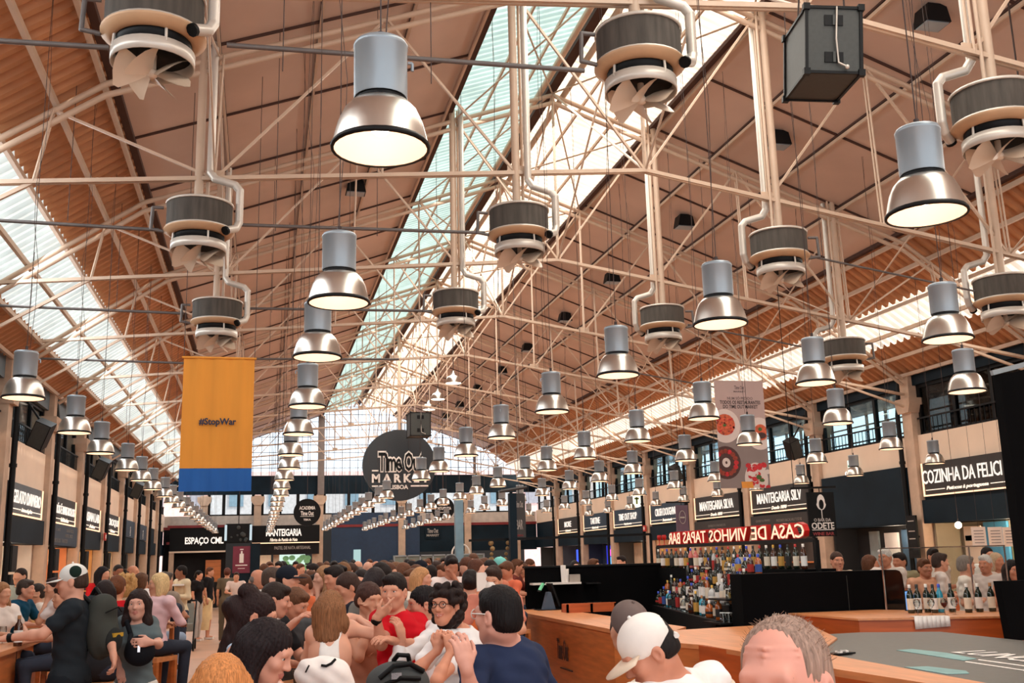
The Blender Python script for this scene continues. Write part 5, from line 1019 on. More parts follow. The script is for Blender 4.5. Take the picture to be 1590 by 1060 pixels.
# things on the left counter
p = at_z(27, 1003, 1.1); b = bottle('wine', G_BROWN, LBL[1], CAPS[5], None); b.location = (p.x, p.y, 1.1); b.scale = (1.2, 1.2, 1.05); tag(b, 'brown wine bottle on the left counter by the watch arm', 'bottle')
p = at_x(56, 975, -7.16); t = thing('cloth_pad', 'yellow napkin covered tray on the left counter', 'tray', (-7.16, p.y, 1.1)); mb = MB(); mb.prism([(0.25*math.cos(i*PI/8)+.0, 0.75*math.sin(i*PI/8)) for i in range(16)], 'z', 0, 0.02); mb.build('tray', mat('yellow_tray', srgb(232, 172, 84), 0.6), t)
for i, (px, py, D) in enumerate(((6, 963, 11.6), (45, 972, 11.8))):
    p = at_d(px, py, D); p.x = min(-6.93, max(-7.36, p.x)); c = thing('wine_glass', ['clear wine glass at the left edge of the left counter', 'glass of amber beer beside the bottle on the left counter'][i], 'glass', (p.x, p.y, 1.1)); mb = MB()
    mb.lathe((0, 0, 0), [(0.035, 0.0), (0.005, 0.006), (0.005, 0.08), (0.035, 0.11), (0.042, 0.15), (0.035, 0.19)] if i == 0 else [(0.035, 0), (0.042, 0.13), (0.04, 0.13), (0.033, 0.01)], 14); mb.build('glass', G_CLEAR, c, fix=False)
    if i: mb = MB(); mb.lathe((0, 0, 0), [(0.032, 0.012), (0.038, 0.1), (0, 0.1)], 12); mb.build('beer', G_AMBER, c)
# ================================================================== people: one continuous surface per body, clothes and hair as children
def nrm(v): v = np.asarray(v, float); return v/(np.linalg.norm(v)+1e-12)
def cap(a, b, ra, rb, k=0.03): return ('c', np.asarray(a, float), np.asarray(b, float), ra, rb, k)
def ell(c, M, r, k=0.03, sub=False): return ('s' if sub else 'e', np.asarray(c, float), np.asarray(M, float), np.asarray(r, float), 0, k)
def prim_d(p, P):
    if p[0] == 'c':
        a, b, ra, rb = p[1:5]; ab = b-a; L2 = ab@ab+1e-12; t = np.clip(((P-a)@ab)/L2, 0, 1)
        return np.linalg.norm(P-(a+t[:, None]*ab), axis=1)-(ra+(rb-ra)*t)
    q = (P-p[1])@p[2].T; r = p[3]; k0 = np.linalg.norm(q/r, axis=1); k1 = np.linalg.norm(q/(r*r), axis=1)+1e-9
    return k0*(k0-1)/k1
def prim_box(p):
    if p[0] == 'c': m = max(p[3], p[4]); return np.minimum(p[1], p[2])-m, np.maximum(p[1], p[2])+m
    m = p[3].max(); e = np.sqrt(((p[2].T*p[3])**2).sum(1)); return p[1]-e, p[1]+e
def sdf_eval(P, prims, noise=None):
    d = np.full(len(P), 0.5)
    for p in prims:
        lo, hi = prim_box(p); k = p[5]; mg = 0.05+k
        m = np.nonzero(((P > lo-mg) & (P < hi+mg)).all(1))[0]
        if not len(m): continue
        x = prim_d(p, P[m]); y = d[m]
        if p[0] == 's': h = np.clip(0.5-0.5*(y+x)/k, 0, 1); d[m] = y*(1-h)-x*h+k*h*(1-h)
        else: h = np.clip(0.5+0.5*(y-x)/k, 0, 1); d[m] = y*(1-h)+x*h-k*h*(1-h)
    if noise is not None: d = d+noise(P)
    return d
def surface(prims, res, noise=None):
    bs = [prim_box(p) for p in prims if p[0] != 's']
    lo = np.min([b[0] for b in bs], 0)-3*res-0.01; hi = np.max([b[1] for b in bs], 0)+3*res+0.01
    f = 4; n = (np.ceil((hi-lo)/(res*f)).astype(int)+1)*f
    nc = n//f; g = np.stack(np.meshgrid(*[np.arange(m) for m in nc], indexing='ij'), -1).reshape(-1, 3)
    dc = sdf_eval(lo+(g*f+f/2-0.5)*res, prims, noise).reshape(nc)
    act = np.abs(dc) < res*f*1.25+0.012
    D = np.repeat(np.repeat(np.repeat(np.where(dc > 0, 0.5, -0.5), f, 0), f, 1), f, 2)
    A = np.repeat(np.repeat(np.repeat(act, f, 0), f, 1), f, 2); idx = np.argwhere(A)
    D[tuple(idx.T)] = sdf_eval(lo+idx*res, prims, noise)
    S = D < 0; c = S[:-1, :-1, :-1].astype(np.int8)
    tot = sum(S[i:S.shape[0]-1+i, j:S.shape[1]-1+j, k:S.shape[2]-1+k].astype(np.int8) for i in (0, 1) for j in (0, 1) for k in (0, 1))
    cells = np.argwhere((tot > 0) & (tot < 8)); vid = np.full(tot.shape, -1, int); vid[tuple(cells.T)] = np.arange(len(cells))
    acc = np.zeros((len(cells), 3)); cnt = np.zeros(len(cells)); corners = [(i, j, k) for i in (0, 1) for j in (0, 1) for k in (0, 1)]
    for a in range(8):
        for b in range(a+1, 8):
            ca, cb = np.array(corners[a]), np.array(corners[b])
            if np.abs(ca-cb).sum() != 1: continue
            da = D[tuple((cells+ca).T)]; db = D[tuple((cells+cb).T)]; m = (da < 0) != (db < 0); t = np.where(m, da/(da-db+1e-12*(~m)), 0)
            acc += np.where(m[:, None], ca+t[:, None]*(cb-ca), 0); cnt += m
    V = lo+(cells+acc/cnt[:, None])*res; F = []
    for ax in range(3):
        u, v = [(1, 2), (2, 0), (0, 1)][ax]; s0 = [slice(None)]*3; s1 = [slice(None)]*3; s0[ax] = slice(0, -1); s1[ax] = slice(1, None)
        d0, d1 = S[tuple(s0)], S[tuple(s1)]; e = np.argwhere(d0 != d1)
        e = e[(e[:, u] > 0) & (e[:, v] > 0) & (e[:, u] < S.shape[u]-1) & (e[:, v] < S.shape[v]-1)]
        eu = np.zeros(3, int); eu[u] = 1; ev = np.zeros(3, int); ev[v] = 1
        q = np.stack([vid[tuple((e-eu-ev).T)], vid[tuple((e-ev).T)], vid[tuple(e.T)], vid[tuple((e-eu).T)]], 1)
        fl = d0[tuple(e.T)]; q[~fl] = q[~fl][:, ::-1]; F.append(q)
    F = np.concatenate(F); F = F[(F >= 0).all(1)]
    return V, F
def skin_obj(name, prims, res, m, parent, org, noise=None, lips=None, m2=None):
    V, F = surface(prims, res, noise)
    me = bpy.data.meshes.new(name); me.vertices.add(len(V)); me.vertices.foreach_set('co', (V-np.asarray(org)).astype(np.float32).ravel())
    me.loops.add(len(F)*4); me.loops.foreach_set('vertex_index', F.ravel().astype(np.int32)); me.polygons.add(len(F)); me.polygons.foreach_set('loop_start', np.arange(0, len(F)*4, 4, dtype=np.int32)); me.polygons.foreach_set('loop_total', np.full(len(F), 4, np.int32))
    me.polygons.foreach_set('use_smooth', np.ones(len(F), bool)); me.materials.append(m)
    if lips is not None and m2 is not None:
        me.materials.append(m2); c = V[F].mean(1); me.polygons.foreach_set('material_index', (sdf_eval(c, lips) < res*0.2).astype(np.int32))
    me.update(); me.validate(); o = bpy.data.objects.new(name, me); C.objects.link(o); o.parent = parent; return o
SKIN = {}
def skin(c):
    return mat('skin_%d_%d_%d' % c, srgb(*c), 0.5, 0, 0.07, 9, spec=0.35)
def cloth_m(c): return mat('cloth_%d_%d_%d' % c, srgb(*c), 0.85, 0, 0.10, 7, spec=0.15, bump=0.15)
def hair_m(c): return mat('hair_%d_%d_%d' % c, srgb(*c), 0.55, 0, 0.4, 30, (6, 6, 0.5), spec=0.18, bump=0.35)
M_EYE = mat('eye_white', srgb(226, 220, 214), 0.2); M_IRIS = mat('dark_iris', srgb(40, 26, 20), 0.15)
def facing(a, pitch=0.0, roll=0.0):
    # a: 0 looks to the camera end of the hall, 90 to the right of the picture, 180 away
    a = math.radians(a); p = math.radians(pitch); f = np.array([math.sin(a)*math.cos(p), -math.cos(a)*math.cos(p), -math.sin(p)])
    r = nrm(np.cross(f, [0, 0, 1])); u = np.cross(r, f); ro = math.radians(roll)
    r, u = math.cos(ro)*r+math.sin(ro)*u, -math.sin(ro)*r+math.cos(ro)*u
    return np.stack([r, f, u])      # rows: right, forward, up
def head_prims(h, M, s=1.0, fem=False, smile=False):
    W = lambda x, y, z: h+(np.array([x, y, z])*s)@M
    j = 0.92 if fem else 1.0; P = []
    P += [ell(W(0, -0.012, 0.036), M, np.array([.074, .093, .083])*s, .03), ell(W(0, .028, -.034), M, np.array([.060*j, .066, .083])*s, .035), ell(W(0, .06, -.088), M, np.array([.028*j, .026, .02])*s, .03)]
    for q in (-1, 1):
        P += [cap(W(q*.052*j, 0, -.052), W(q*.015, .055, -.09), .02*s, .016*s, .03), ell(W(q*.04, .066, -.02), M, np.array([.022, .022, .02])*s, .025), ell(W(q*.0785, -.01, -.008), M, np.array([.011, .022, .033])*s, .012), ell(W(q*.085, -.004, -.006), M, np.array([.006, .009, .015])*s, .006, True)]
    P += [cap(W(-.036, .082, .028), W(.036, .082, .028), .013*s, .013*s, .025)]
    for q in (-1, 1): P.append(ell(W(q*.032, .103, .009), M, np.array([.019, .017, .013])*s, .014, True))
    P += [cap(W(0, .088, .016), W(0, .108, -.02), .008*s, .011*s, .016), ell(W(0, .110, -.024), M, np.array([.012, .011, .010])*s, .01)]
    for q in (-1, 1): P.append(ell(W(q*.012, .099, -.027), M, np.array([.008, .009, .007])*s, .008))
    z = 0.004 if smile else 0.0; wv = .028 if smile else .022
    P += [cap(W(-wv, .082, -.052+z), W(0, .097, -.053), .0045*s, .0065*s, .007), cap(W(0, .097, -.053), W(wv, .082, -.052+z), .0065*s, .0045*s, .007), cap(W(-wv*.8, .082, -.060+z), W(0, .095, -.064), .005*s, .0075*s, .007), cap(W(0, .095, -.064), W(wv*.8, .082, -.060+z), .0075*s, .005*s, .007)]
    lips = P[-4:]
    for q in (-1, 1): P.append(ell(W(q*.031, .083, .020), M, np.array([.017, .010, .005])*s, .006)); P.append(ell(W(q*.031, .080, -.001), M, np.array([.015, .009, .004])*s, .008))
    return P, lips, W
def hand_prims(w, d, n, side, curl=25, spread=1.0, s=1.0, point=None):
    # w wrist, d along the hand, n the way the palm faces, side +1 when the thumb lies towards d x n
    d = nrm(d); n = nrm(np.asarray(n)-np.dot(n, d)*d); t = np.cross(d, n)*side; M = np.stack([t, d, n]); P = []
    w = np.asarray(w, float)
    P.append(cap(w-d*.01, w+d*.03*s, .024*s, .026*s, .015)); P.append(ell(w+d*.05*s, M, np.array([.041, .052, .015])*s, .015))
    for i, (o, L) in enumerate(((.031, .072), (.011, .080), (-.010, .074), (-.030, .058))):
        b = w+d*(.092-.004*abs(i-1))*s+t*o*s; a = 0.0; dd = nrm(d+t*(o*1.6*spread)); p = b-dd*.02*s
        cu = curl if point is None or i not in point else 4
        q = b; P.append(cap(p, q, .0105*s, .0098*s, .008))
        for L_, c_ in ((.46, .8), (.30, 1.0), (.24, .7)):
            a += math.radians(cu*c_); e = dd*math.cos(a)+n*math.sin(a); q2 = q+e*L*L_*s*1.02; P.append(cap(q, q2, .0094*s, .0078*s, .004)); q = q2
    b = w+d*.022*s+t*.026*s; dd = nrm(d*.75+t*.75+n*.3); q = b+dd*.038*s; P.append(cap(b, q, .014*s, .0115*s, .012)); q2 = q+nrm(d*.95+t*.25+n*(.25+curl/150))*.032*s; P.append(cap(q, q2, .0105*s, .009*s, .005)); q3 = q2+nrm(d+n*(.3+curl/100))*.024*s; P.append(cap(q2, q3, .0095*s, .0075*s, .004))
    return P
def hair_prims(style, W, M, s):
    E = lambda x, y, z, a, b, c, k=.03, sub=False: ell(W(x, y, z), M, np.array([a, b, c])*s, k, sub)
    shell = [E(0, -.016, .042, .084, .103, .091)]
    face = [E(0, .10, -.055, .085, .085, .098, .02, True)]
    if style == 'short': return [E(0, -.016, .042, .0805, .101, .092), E(0, -.05, -.02, .072, .068, .068), E(.012, .058, .088, .052, .038, .03, .02)]+face+[E(0, -.02, -.12, .12, .14, .055, .02, True)]
    if style == 'crop': return [E(0, -.016, .04, .0795, .099, .087), E(0, -.05, -.02, .07, .066, .065)]+face+[E(0, -.02, -.11, .12, .14, .06, .02, True)]
    if style == 'fringe_bald': return [E(0, -.03, -.005, .0805, .084, .062)]+[E(0, .105, -.0, .085, .085, .12, .02, True), E(0, -.02, -.13, .12, .14, .06, .02, True)]
    if style == 'receding': return [E(0, -.018, .038, .0785, .098, .0865), E(0, -.05, -.02, .072, .066, .068)]+[E(0, .118, .045, .072, .098, .088, .02, True), E(0, .10, -.055, .085, .085, .098, .02, True), E(0, -.02, -.12, .12, .14, .055, .02, True)]
    if style in ('long', 'long_straight', 'longblond'):
        L = .26 if style != 'longblond' else .165
        P = list(shell)+[E(0, -.045, -.03, .085, .075, .1, .04)]
        for q in (-1, 1): P += [cap(W(q*.074, -.01, .02), W(q*.085, .0, -L*.55), .026*s, .036*s, .04), cap(W(q*.085, 0, -L*.5), W(q*.075, .015, -L), .036*s, .02*s, .04)]
        P += [cap(W(0, -.07, 0), W(0, -.085, -L), .06*s, .05*s, .05), cap(W(-.05, -.06, 0), W(-.055, -.07, -L), .045*s, .035*s, .05), cap(W(.05, -.06, 0), W(.055, -.07, -L), .045*s, .035*s, .05)]
        return P+[E(0, .10, -.06, .070, .085, .11, .02, True)]
    if style == 'bob':
        P = list(shell)+[E(0, -.035, -.04, .09, .085, .1, .04)]
        for q in (-1, 1): P.append(cap(W(q*.075, -.01, .02), W(q*.082, .0, -.11), .026*s, .03*s, .04))
        return P+[E(0, .10, -.06, .070, .08, .115, .02, True)]
    if style == 'updo': return shell+[E(0, -.06, -.01, .075, .06, .06), E(0, -.105, .02, .05, .045, .05, .02)]+face+[E(0, -.02, -.12, .12, .14, .055, .02, True)]
    if style == 'lowbun': return shell+[E(0, -.05, -.015, .08, .075, .07), E(0, -.115, -.03, .045, .04, .045, .02)]+face+[E(0, -.0, -.12, .12, .1, .055, .02, True)]
    if style == 'topbun': return shell+[E(0, -.05, -.02, .08, .07, .075), E(-.01, -.085, .115, .062, .058, .05, .02), cap(W(.02, -.08, -.02), W(.02, -.1, -.2), .05*s, .03*s, .03)]+face
    if style == 'curly':
        r = random.Random(5); P = list(shell)+[E(0, -.055, -.045, .092, .075, .10, .03)]
        for i in range(150):
            a = r.uniform(0, 6.28); z = r.uniform(-.13, .135); rr = .092*math.sqrt(max(.12, 1-((z-.02)/.15)**2)); x, y = rr*1.12*math.cos(a), rr*1.14*math.sin(a)-.025
            if y > .055 and z < .07: continue
            if y > .02 and z < -.02: continue
            q = r.uniform(.017, .028); P.append(E(x, y, z, q, q, q, .008))
        return P+[E(0, .105, -.05, .066, .07, .098, .02, True)]
    return []
def person(label,   head, hface, bface=None, D=None, pose='seat', skin_c=(206, 150, 122), top=(40, 40, 46), sleeve='short', hair='short', hair_c=(40, 28, 24), bottom=(50, 56, 70), fem=False, res=.02, s=1.0, pitch=0, roll=0, J=None, arms='table', hand=True, cat='person', group=None, detail=False, smile=False, noshirt=False, lean=0.0, collar=True, hands=None, neck_cut=.062, legs=True, extra=(), stool=None):
    # head: centre of the head in the world; hface / bface: facing angles of head and body
    h = np.array(head, float); bface = hface if bface is None else bface; Mh = facing(hface, pitch, roll); B = facing(bface); r, f = B[0], B[1]; up = np.array([0, 0, 1.0]); J = J or {}
    hp, lips, W = head_prims(h, Mh, s, fem, smile)
    N = J.get('N', h-up*.145*s-f*(.028+lean*.15)*s); N = np.asarray(N, float)
    sw = (.165 if fem else .188)*s
    SL = np.asarray(J.get('SL', N-up*.045*s-r*sw)); SR = np.asarray(J.get('SR', N-up*.045*s+r*sw))
    stand = pose == 'stand'
    hipc = np.asarray(J.get('H', N-up*(.53*s)-f*(.02+lean*.45)*s))
    if stand and 'H' not in J: hipc = np.array([N[0], N[1], max(.80, N[2]*.64)])-f*.0
    spine = nrm(N-hipc); rr = nrm(r-np.dot(r, spine)*spine); ff = np.cross(spine, rr); T = np.stack([rr, ff, spine]); L = np.linalg.norm(N-hipc)
    HL, HR = hipc-rr*.095*s, hipc+rr*.095*s; seat = hipc[2]-.10
    if stand:
        g = .06; KL = np.array([*(HL[:2]+f[:2]*.02-rr[:2]*.01), hipc[2]*.52]); KR = np.array([*(HR[:2]+f[:2]*.05+rr[:2]*.01), hipc[2]*.52]); AL = np.array([*(KL[:2]-f[:2]*.04), .08]); AR = np.array([*(KR[:2]+f[:2]*.0), .08])
    else:
        KL = HL+f*.42*s-rr*.04-up*.03; KR = HR+f*.42*s+rr*.04-up*.03; lz = max(.07, seat-.50); AL = np.array([*(KL[:2]-f[:2]*.06), lz]); AR = np.array([*(KR[:2]-f[:2]*.06), lz])
    ua, fa = .275*s, .245*s
    def default_arm(S, q, kind):
        if kind == 'down': E_ = S-up*ua*.98+r*q*.05; return E_, E_-up*fa*.95+f*.06
        if kind == 'chin': E_ = S-up*ua*.72+f*.17-r*q*.02; return E_, h+f*.07*s-up*.13*s-r*q*-.02
        if kind == 'carry': E_ = S-up*ua*.95+r*q*.03-f*.03; return E_, E_+f*fa*.9+up*.03
        E_ = S-up*ua*.82+f*.13+r*q*.07; return E_, E_+nrm(f*.9-r*q*.45-up*.1)*fa
    if isinstance(arms, str): arms = (arms, arms)
    EL, WL = default_arm(SL, -1, arms[0]); ER, WR = default_arm(SR, 1, arms[1])
    EL, WL, ER, WR = [np.asarray(J.get(k, v), float) for k, v in (('EL', EL), ('WL', WL), ('ER', ER), ('WR', WR))]
    m = .92 if fem else 1.0
    neck = [cap(N-up*.02*s, h-.03*s*Mh[1]-.06*s*Mh[2], .056*m*s, .052*m*s, .03)]
    at = lambda x, y, z: hipc+(rr*x+ff*y)*s+spine*(z*L)
    def torso(t, k=.05):
        P = [ell(at(0, .005, .74), T, np.array([.155*m, .108, .17])*s+t, k), ell(at(0, .01, .40), T, np.array([.132*m, .10, .17])*s+t, k), ell(at(0, 0, .06), T, np.array([.165, .118, .13])*s+t, k)]
        for S in (SL, SR): P += [cap(N-up*.03*s, S, .05*s+t, .05*s+t, .04), ell(S, T, np.array([.058, .056, .056])*m*s+t, .04)]
        if fem:
            for q in (-1, 1): P.append(ell(at(q*.075, .085, .66), T, np.array([.062, .05, .06])*s+t, .04))
        return P
    def arm(S, E_, W_, t0, fr):
        P = [cap(S, E_, (.047*m*s+t0), (.039*m*s+t0), .03)] if fr >= 1 else [cap(S, S+(E_-S)*fr, .047*m*s+t0, (.047-.006*fr)*m*s+t0*1.35, .03)]
        if fr > 1: P.append(cap(E_, E_+(W_-E_)*(fr-1), .039*m*s+t0, (.039-.012*(fr-1))*m*s+t0, .02))
        return P
    Pb = torso(0)+neck+hp+list(extra(W, Mh) if extra else [])
    for q, S, E_, W_ in ((-1, SL, EL, WL), (1, SR, ER, WR)):
        mid = E_+(W_-E_)*.3; Pb += arm(S, E_, W_, 0, 1)+[cap(E_, mid, .037*m*s, .038*m*s, .02), cap(mid, W_, .038*m*s, .024*m*s, .02)]
        if hand:
            hd = (hands or {}).get('L' if q < 0 else 'R', {}); d_ = hd.get('d', W_-E_); n_ = hd.get('n', -up-0.3*r*-q*-1); Pb += hand_prims(W_, d_, n_, hd.get('side', q), hd.get('curl', 28), hd.get('spread', 1.0), s*.98, hd.get('point'))
    if legs:
        for H_, K_, A_ in ((HL, KL, AL), (HR, KR, AR)): Pb += [cap(H_, K_, .082*s, .054*s, .04), cap(K_, A_, .052*s, .036*s, .03), cap(A_-up*.02+np.array([0, 0, 0]), A_+f*.14*s-up*.035, .037*s, .03*s, .03)]
    base = np.array([hipc[0], hipc[1], 0.0]); root = thing('person', label, cat, tuple(base), 0, group)
    skin_obj('body', Pb, res, skin(skin_c), root, base, lips=lips if detail else None, m2=mat('lips_%d_%d_%d' % skin_c, srgb(skin_c[0]*(.9 if fem else .94), skin_c[1]*(.76 if fem else .84), skin_c[2]*(.78 if fem else .86)), .4, 0, .04, 6))
    if not noshirt:
        t = .011; Ps = torso(t); fr = {'short': .62, 'long': 1.86, 'cap': .3, 'none': 0, 'three': 1.5}[sleeve]
        if fr:
            for S, E_, W_ in ((SL, EL, WL), (SR, ER, WR)): Ps += arm(S, E_, W_, .014, fr)
        else:
            for S, q in ((SL, -1), (SR, 1)): Ps.append(('s', S+r*q*.055*s-up*.05, T, np.array([.085, .13, .13])*s, 0, .02))
        Ps.append(('s', N+up*.055*s+f*.02, np.stack([r, f, up]), np.array([neck_cut+.012, neck_cut+.02, .085])*s, 0, .012))
        wr = (lambda P: .0025*np.sin(P[:, 0]*38+P[:, 2]*55+2*np.sin(P[:, 1]*31))+.002*np.sin(P[:, 2]*80+P[:, 1]*40)) if res < .015 else None
        skin_obj('top', Ps, res*1.15, cloth_m(top), root, base, wr)
    if legs:
        Pp = [ell(at(0, 0, .03), T, np.array([.172, .125, .12])*s, .04)]
        for H_, K_, A_ in ((HL, KL, AL), (HR, KR, AR)): Pp += [cap(H_, K_, .094*s, .066*s, .04)]+([cap(K_, K_+(A_-K_)*.93, .066*s, .054*s, .03)] if bottom_long(bottom) else [])
        skin_obj('trousers', Pp, res*1.3, cloth_m(bottom[:3]), root, base)
        mb = MB()
        for A_ in (AL, AR): mb.beam(Vector(A_-base)-Vector(f)*.06-Vector((0, 0, .045)), Vector(A_-base)+Vector(f)*.17-Vector((0, 0, .045)), .085, .05)
        mb.build('shoes', cloth_m((226, 220, 214) if stand else (60, 56, 54)), root)
    if hair:
        amp = (.0016 if hair in ('short', 'receding') else .0032) if res < .012 else .002
        ax = Mh[2]
        def hn(P):
            q = (P-h)@Mh.T; th = np.arctan2(q[:, 0], q[:, 1]+.02); return amp*np.sin(th*34+np.sin(q[:, 2]*22)*2.0)+amp*.6*np.sin(th*71+q[:, 2]*30)
        skin_obj('hair', hair_prims(hair, W, Mh, s), min(res, .014), hair_m(hair_c), root, base, hn if hair not in ('crop', 'fringe_bald', 'curly') else None)
    if detail:
        for q in (-1, 1):
            c = W(q*.031, .0765, .010)-base; mb = MB(); mb.ball(c, .0125*s, 12, 8); ey = mb.build('eye', M_EYE, root); mb = MB(); mb.ball(c+Mh[1]*.0095*s, .0054*s, 10, 6); mb.build('iris', M_IRIS, ey)
            mb = MB(); mb.tube([W(q*.015, .0935, .028)-base, W(q*.033, .0905, .033)-base, W(q*.049, .0755, .028)-base], .0032*s, 6); mb.build('eyebrow', hair_m(hair_c), root)
    out = dict(root=root, base=base, W=W, M=Mh, N=N, hip=hipc, seat=seat, B=B, SL=SL, SR=SR, at=at, T=T, WL=WL, WR=WR)
    if not stand: crowd_stool(out, stool)
    return out
def bottom_long(b): return len(b) < 4
SC = [0]
def crowd_stool(p, label=None):
    label, grp = (label, None) if label else ('oak bar stool hidden under a seated visitor', 'stools under the seated visitors')
    k = max(.3, p['seat'])/.74; o = copy_tree(CSTOOL) if SC[0] else CSTOOL; SC[0] += 1
    o.location = (p['base'][0], p['base'][1], 0); o.scale = (1, 1, k); o.rotation_euler = (0, 0, math.atan2(p['B'][1][1], p['B'][1][0])); tag(o, label, 'stool', grp)
CSTOOL = make_stool(False)
# ------------------------------------------------------------------ who is where
def PD(x, y, D): return np.array(at_d(x, y, D))
def cap_hat(p, col, col2=None, brim=True, back=False, name='cap', lift=.0):
    W, M, base, root = p['W'], p['M'], p['base'], p['root']
    P = [ell(W(0, -.012, .046+lift), M, np.array([.086, .106, .092]), .02), ('s', W(0, 0, -.075), M, np.array([.14, .16, .088]), 0, .008)]
    if back: P.append(('s', W(0, -.125, .035), M, np.array([.045, .06, .045]), 0, .008))
    hat = skin_obj(name, P, .009, cloth_m(col), root, base)
    mb = MB(); n = 14; vs = []
    for i in range(n+1):
        a = -1.05+2.1*i/n
        for (rr, dz) in ((.086, .0), (.135+.03*math.cos(a), -.012)): vs.append(Vector(W(rr*math.sin(a)*(.95 if rr < .1 else .72), rr*math.cos(a)*1.12, .03+dz+lift)-base))
    if brim: mb.add(vs, [(2*i, 2*i+1, 2*i+3, 2*i+2) for i in range(n)], True); o = mb.build('cap_brim', cloth_m(col2 or col), hat); o.modifiers.new('s', 'SOLIDIFY').thickness = .006
    if back:
        mb = MB(); mb.tube([W(.05*math.sin(t)*1.3, -.105-.006*math.cos(t), -.002)-base for t in [-1+i*.25 for i in range(9)]], .011, 6); mb.build('cap_strap', cloth_m(col), hat)
    mb = MB(); mb.ball(Vector(W(0, -.012, .14+lift)-base), .008, 8, 5); mb.build('cap_button', cloth_m(col), hat); p['hat'] = hat
H = {}
H['cap'] = person('man standing at the left counter in a white and dark green cap and black backpack', PD(112, 903, 8.0), -92, -118, pose='stand', top=(34, 40, 46), hair='crop', hair_c=(60, 44, 36), bottom=(24, 28, 34), skin_c=(214, 156, 132), res=.011, s=1.04, pitch=6, detail=True, J=dict(SL=PD(112, 946, 7.75), EL=PD(66, 984, 7.6), WL=PD(14, 990, 7.6), SR=PD(142, 940, 8.2), ER=PD(170, 985, 8.1), WR=PD(176, 1016, 7.8)), hands=dict(L=dict(n=(0, .3, -1), curl=35), R=dict(d=(.2, -.3, -1), n=(-1, 0, 0), curl=40)))
cap_hat(H['cap'], (226, 226, 222)); p = H['cap']; W, base = p['W'], p['base']
for q in (-1, 1): skin_obj('cap_panel', [ell(W(q*.035, -.03, .06), p['M'], np.array([.055, .06, .06]), .01), ('s', W(0, 0, -.07), p['M'], np.array([.14, .16, .09]), 0, .008)], .009, cloth_m((26, 44, 38)), p['root'], base)
mb = MB(); mb.bar(Vector(PD(20, 989.5, 7.6)-base), Vector(PD(13, 990, 7.6)-base), .034, 14); mb.build('wristwatch', M_BLACK, p['root'])
bk = PD(158, 975, 8.05); t = thing('backpack', 'dark grey and black backpack worn by the man in the white cap', 'backpack', tuple(bk)); M3 = facing(-118)
skin_obj('bag_body', [ell(np.array([0, 0, 0.]), M3, np.array([.15, .10, .24]), .02), ell(-M3[1]*.07-np.array([0, 0, .08]), M3, np.array([.11, .07, .13]), .03), ell(np.array([0, 0, .17]), M3, np.array([.12, .09, .09]), .05)], .014, cloth_m((62, 64, 60)), t, (0, 0, 0))
mb = MB()
for q in (-1, 1): mb.tube([Vector(M3[0]*q*.09+M3[1]*.05+np.array([0, 0, .2])), Vector(M3[0]*q*.12+M3[1]*.16+np.array([0, 0, .30])), Vector(M3[0]*q*.13+M3[1]*.27+np.array([0, 0, .14])), Vector(M3[0]*q*.13+M3[1]*.12-np.array([0, 0, .16]))], .018, 6)
mb.build('shoulder_strap', M_BLACK, t); skin_obj('front_pocket', [ell(-M3[1]*.11-np.array([0, 0, .09]), M3, np.array([.095, .05, .10]), .02)], .012, cloth_m((40, 42, 42)), t, (0, 0, 0)); mb = MB(); mb.tube([Vector(-M3[1]*.1+M3[0]*.1+np.array([0, 0, .12])), Vector(-M3[1]*.14+np.array([0, 0, .16])), Vector(-M3[1]*.1-M3[0]*.1+np.array([0, 0, .12]))], .006, 5); mb.bar(Vector(M3[0]*.15-np.array([0, 0, .2])), Vector(M3[0]*.155+np.array([0, 0, .02])), .035, 10); mb.build('zip_and_bottle', M_BLACK, t); mb = MB(); mb.box(Vector(-M3[1]*.145-np.array([0, 0, .05])), (.12, .02, .03), math.radians(-118)); mb.build('yellow_tag', mat('mustard_tag', srgb(190, 150, 40), 0.6), t)
H['grey'] = person('woman with long dark hair in a grey tee standing with a black shoulder bag', PD(214, 939, 8.5), -6, -14, pose='stand', top=(98, 110, 114), hair='long', hair_c=(44, 28, 26), bottom=(226, 220, 214), fem=True, skin_c=(216, 160, 140), res=.011, detail=True, neck_cut=.07, J=dict(SR=PD(193, 968, 8.5), ER=PD(184, 1006, 8.45), WR=PD(187, 1036, 8.35), SL=PD(233, 969, 8.55), EL=PD(246, 1000, 8.4), WL=PD(234, 997, 8.2)), hands=dict(L=dict(d=(-1, -.1, .02), n=(0, 1, -.2), side=-1, curl=22)))
q = H['grey']; b0 = PD(217, 1012, 8.22); t = thing('shoulder_bag', 'black shoulder bag held by the woman in the grey tee', 'bag', tuple(b0)); skin_obj('bag_body', [ell(np.zeros(3), np.eye(3), np.array([.12, .07, .11]), .02), ell(np.array([0, 0, .06]), np.eye(3), np.array([.10, .05, .07]), .03)], .012, cloth_m((22, 24, 30)), t, (0, 0, 0))
mb = MB(); mb.tube([Vector((-.08, 0, .08)), Vector(PD(203, 985, 8.33)-b0), Vector(PD(197, 966, 8.38)-b0), Vector(PD(199, 960, 8.55)-b0)], .02, 6); mb.build('strap', cloth_m((22, 24, 30)), t)
mb = MB(); mb.box((-.0, -.075, .03), (.02, .01, .05)); mb.build('zip_pull', M_CHROME, t)
G_L = 'visitors at the left counter'
person('man in a teal tee seated at the left counter in profile', PD(40, 915, 13.0), 82, 75, top=(14, 66, 92), hair='short', hair_c=(70, 58, 52), skin_c=(212, 150, 124), res=.012, detail=True, lean=.15, neck_cut=.05)
person('fair haired woman in a white top cut by the left edge', PD(3, 921, 11.8), 55, 45, top=(226, 214, 206), hair='long', hair_c=(150, 106, 72), fem=True, res=.014)
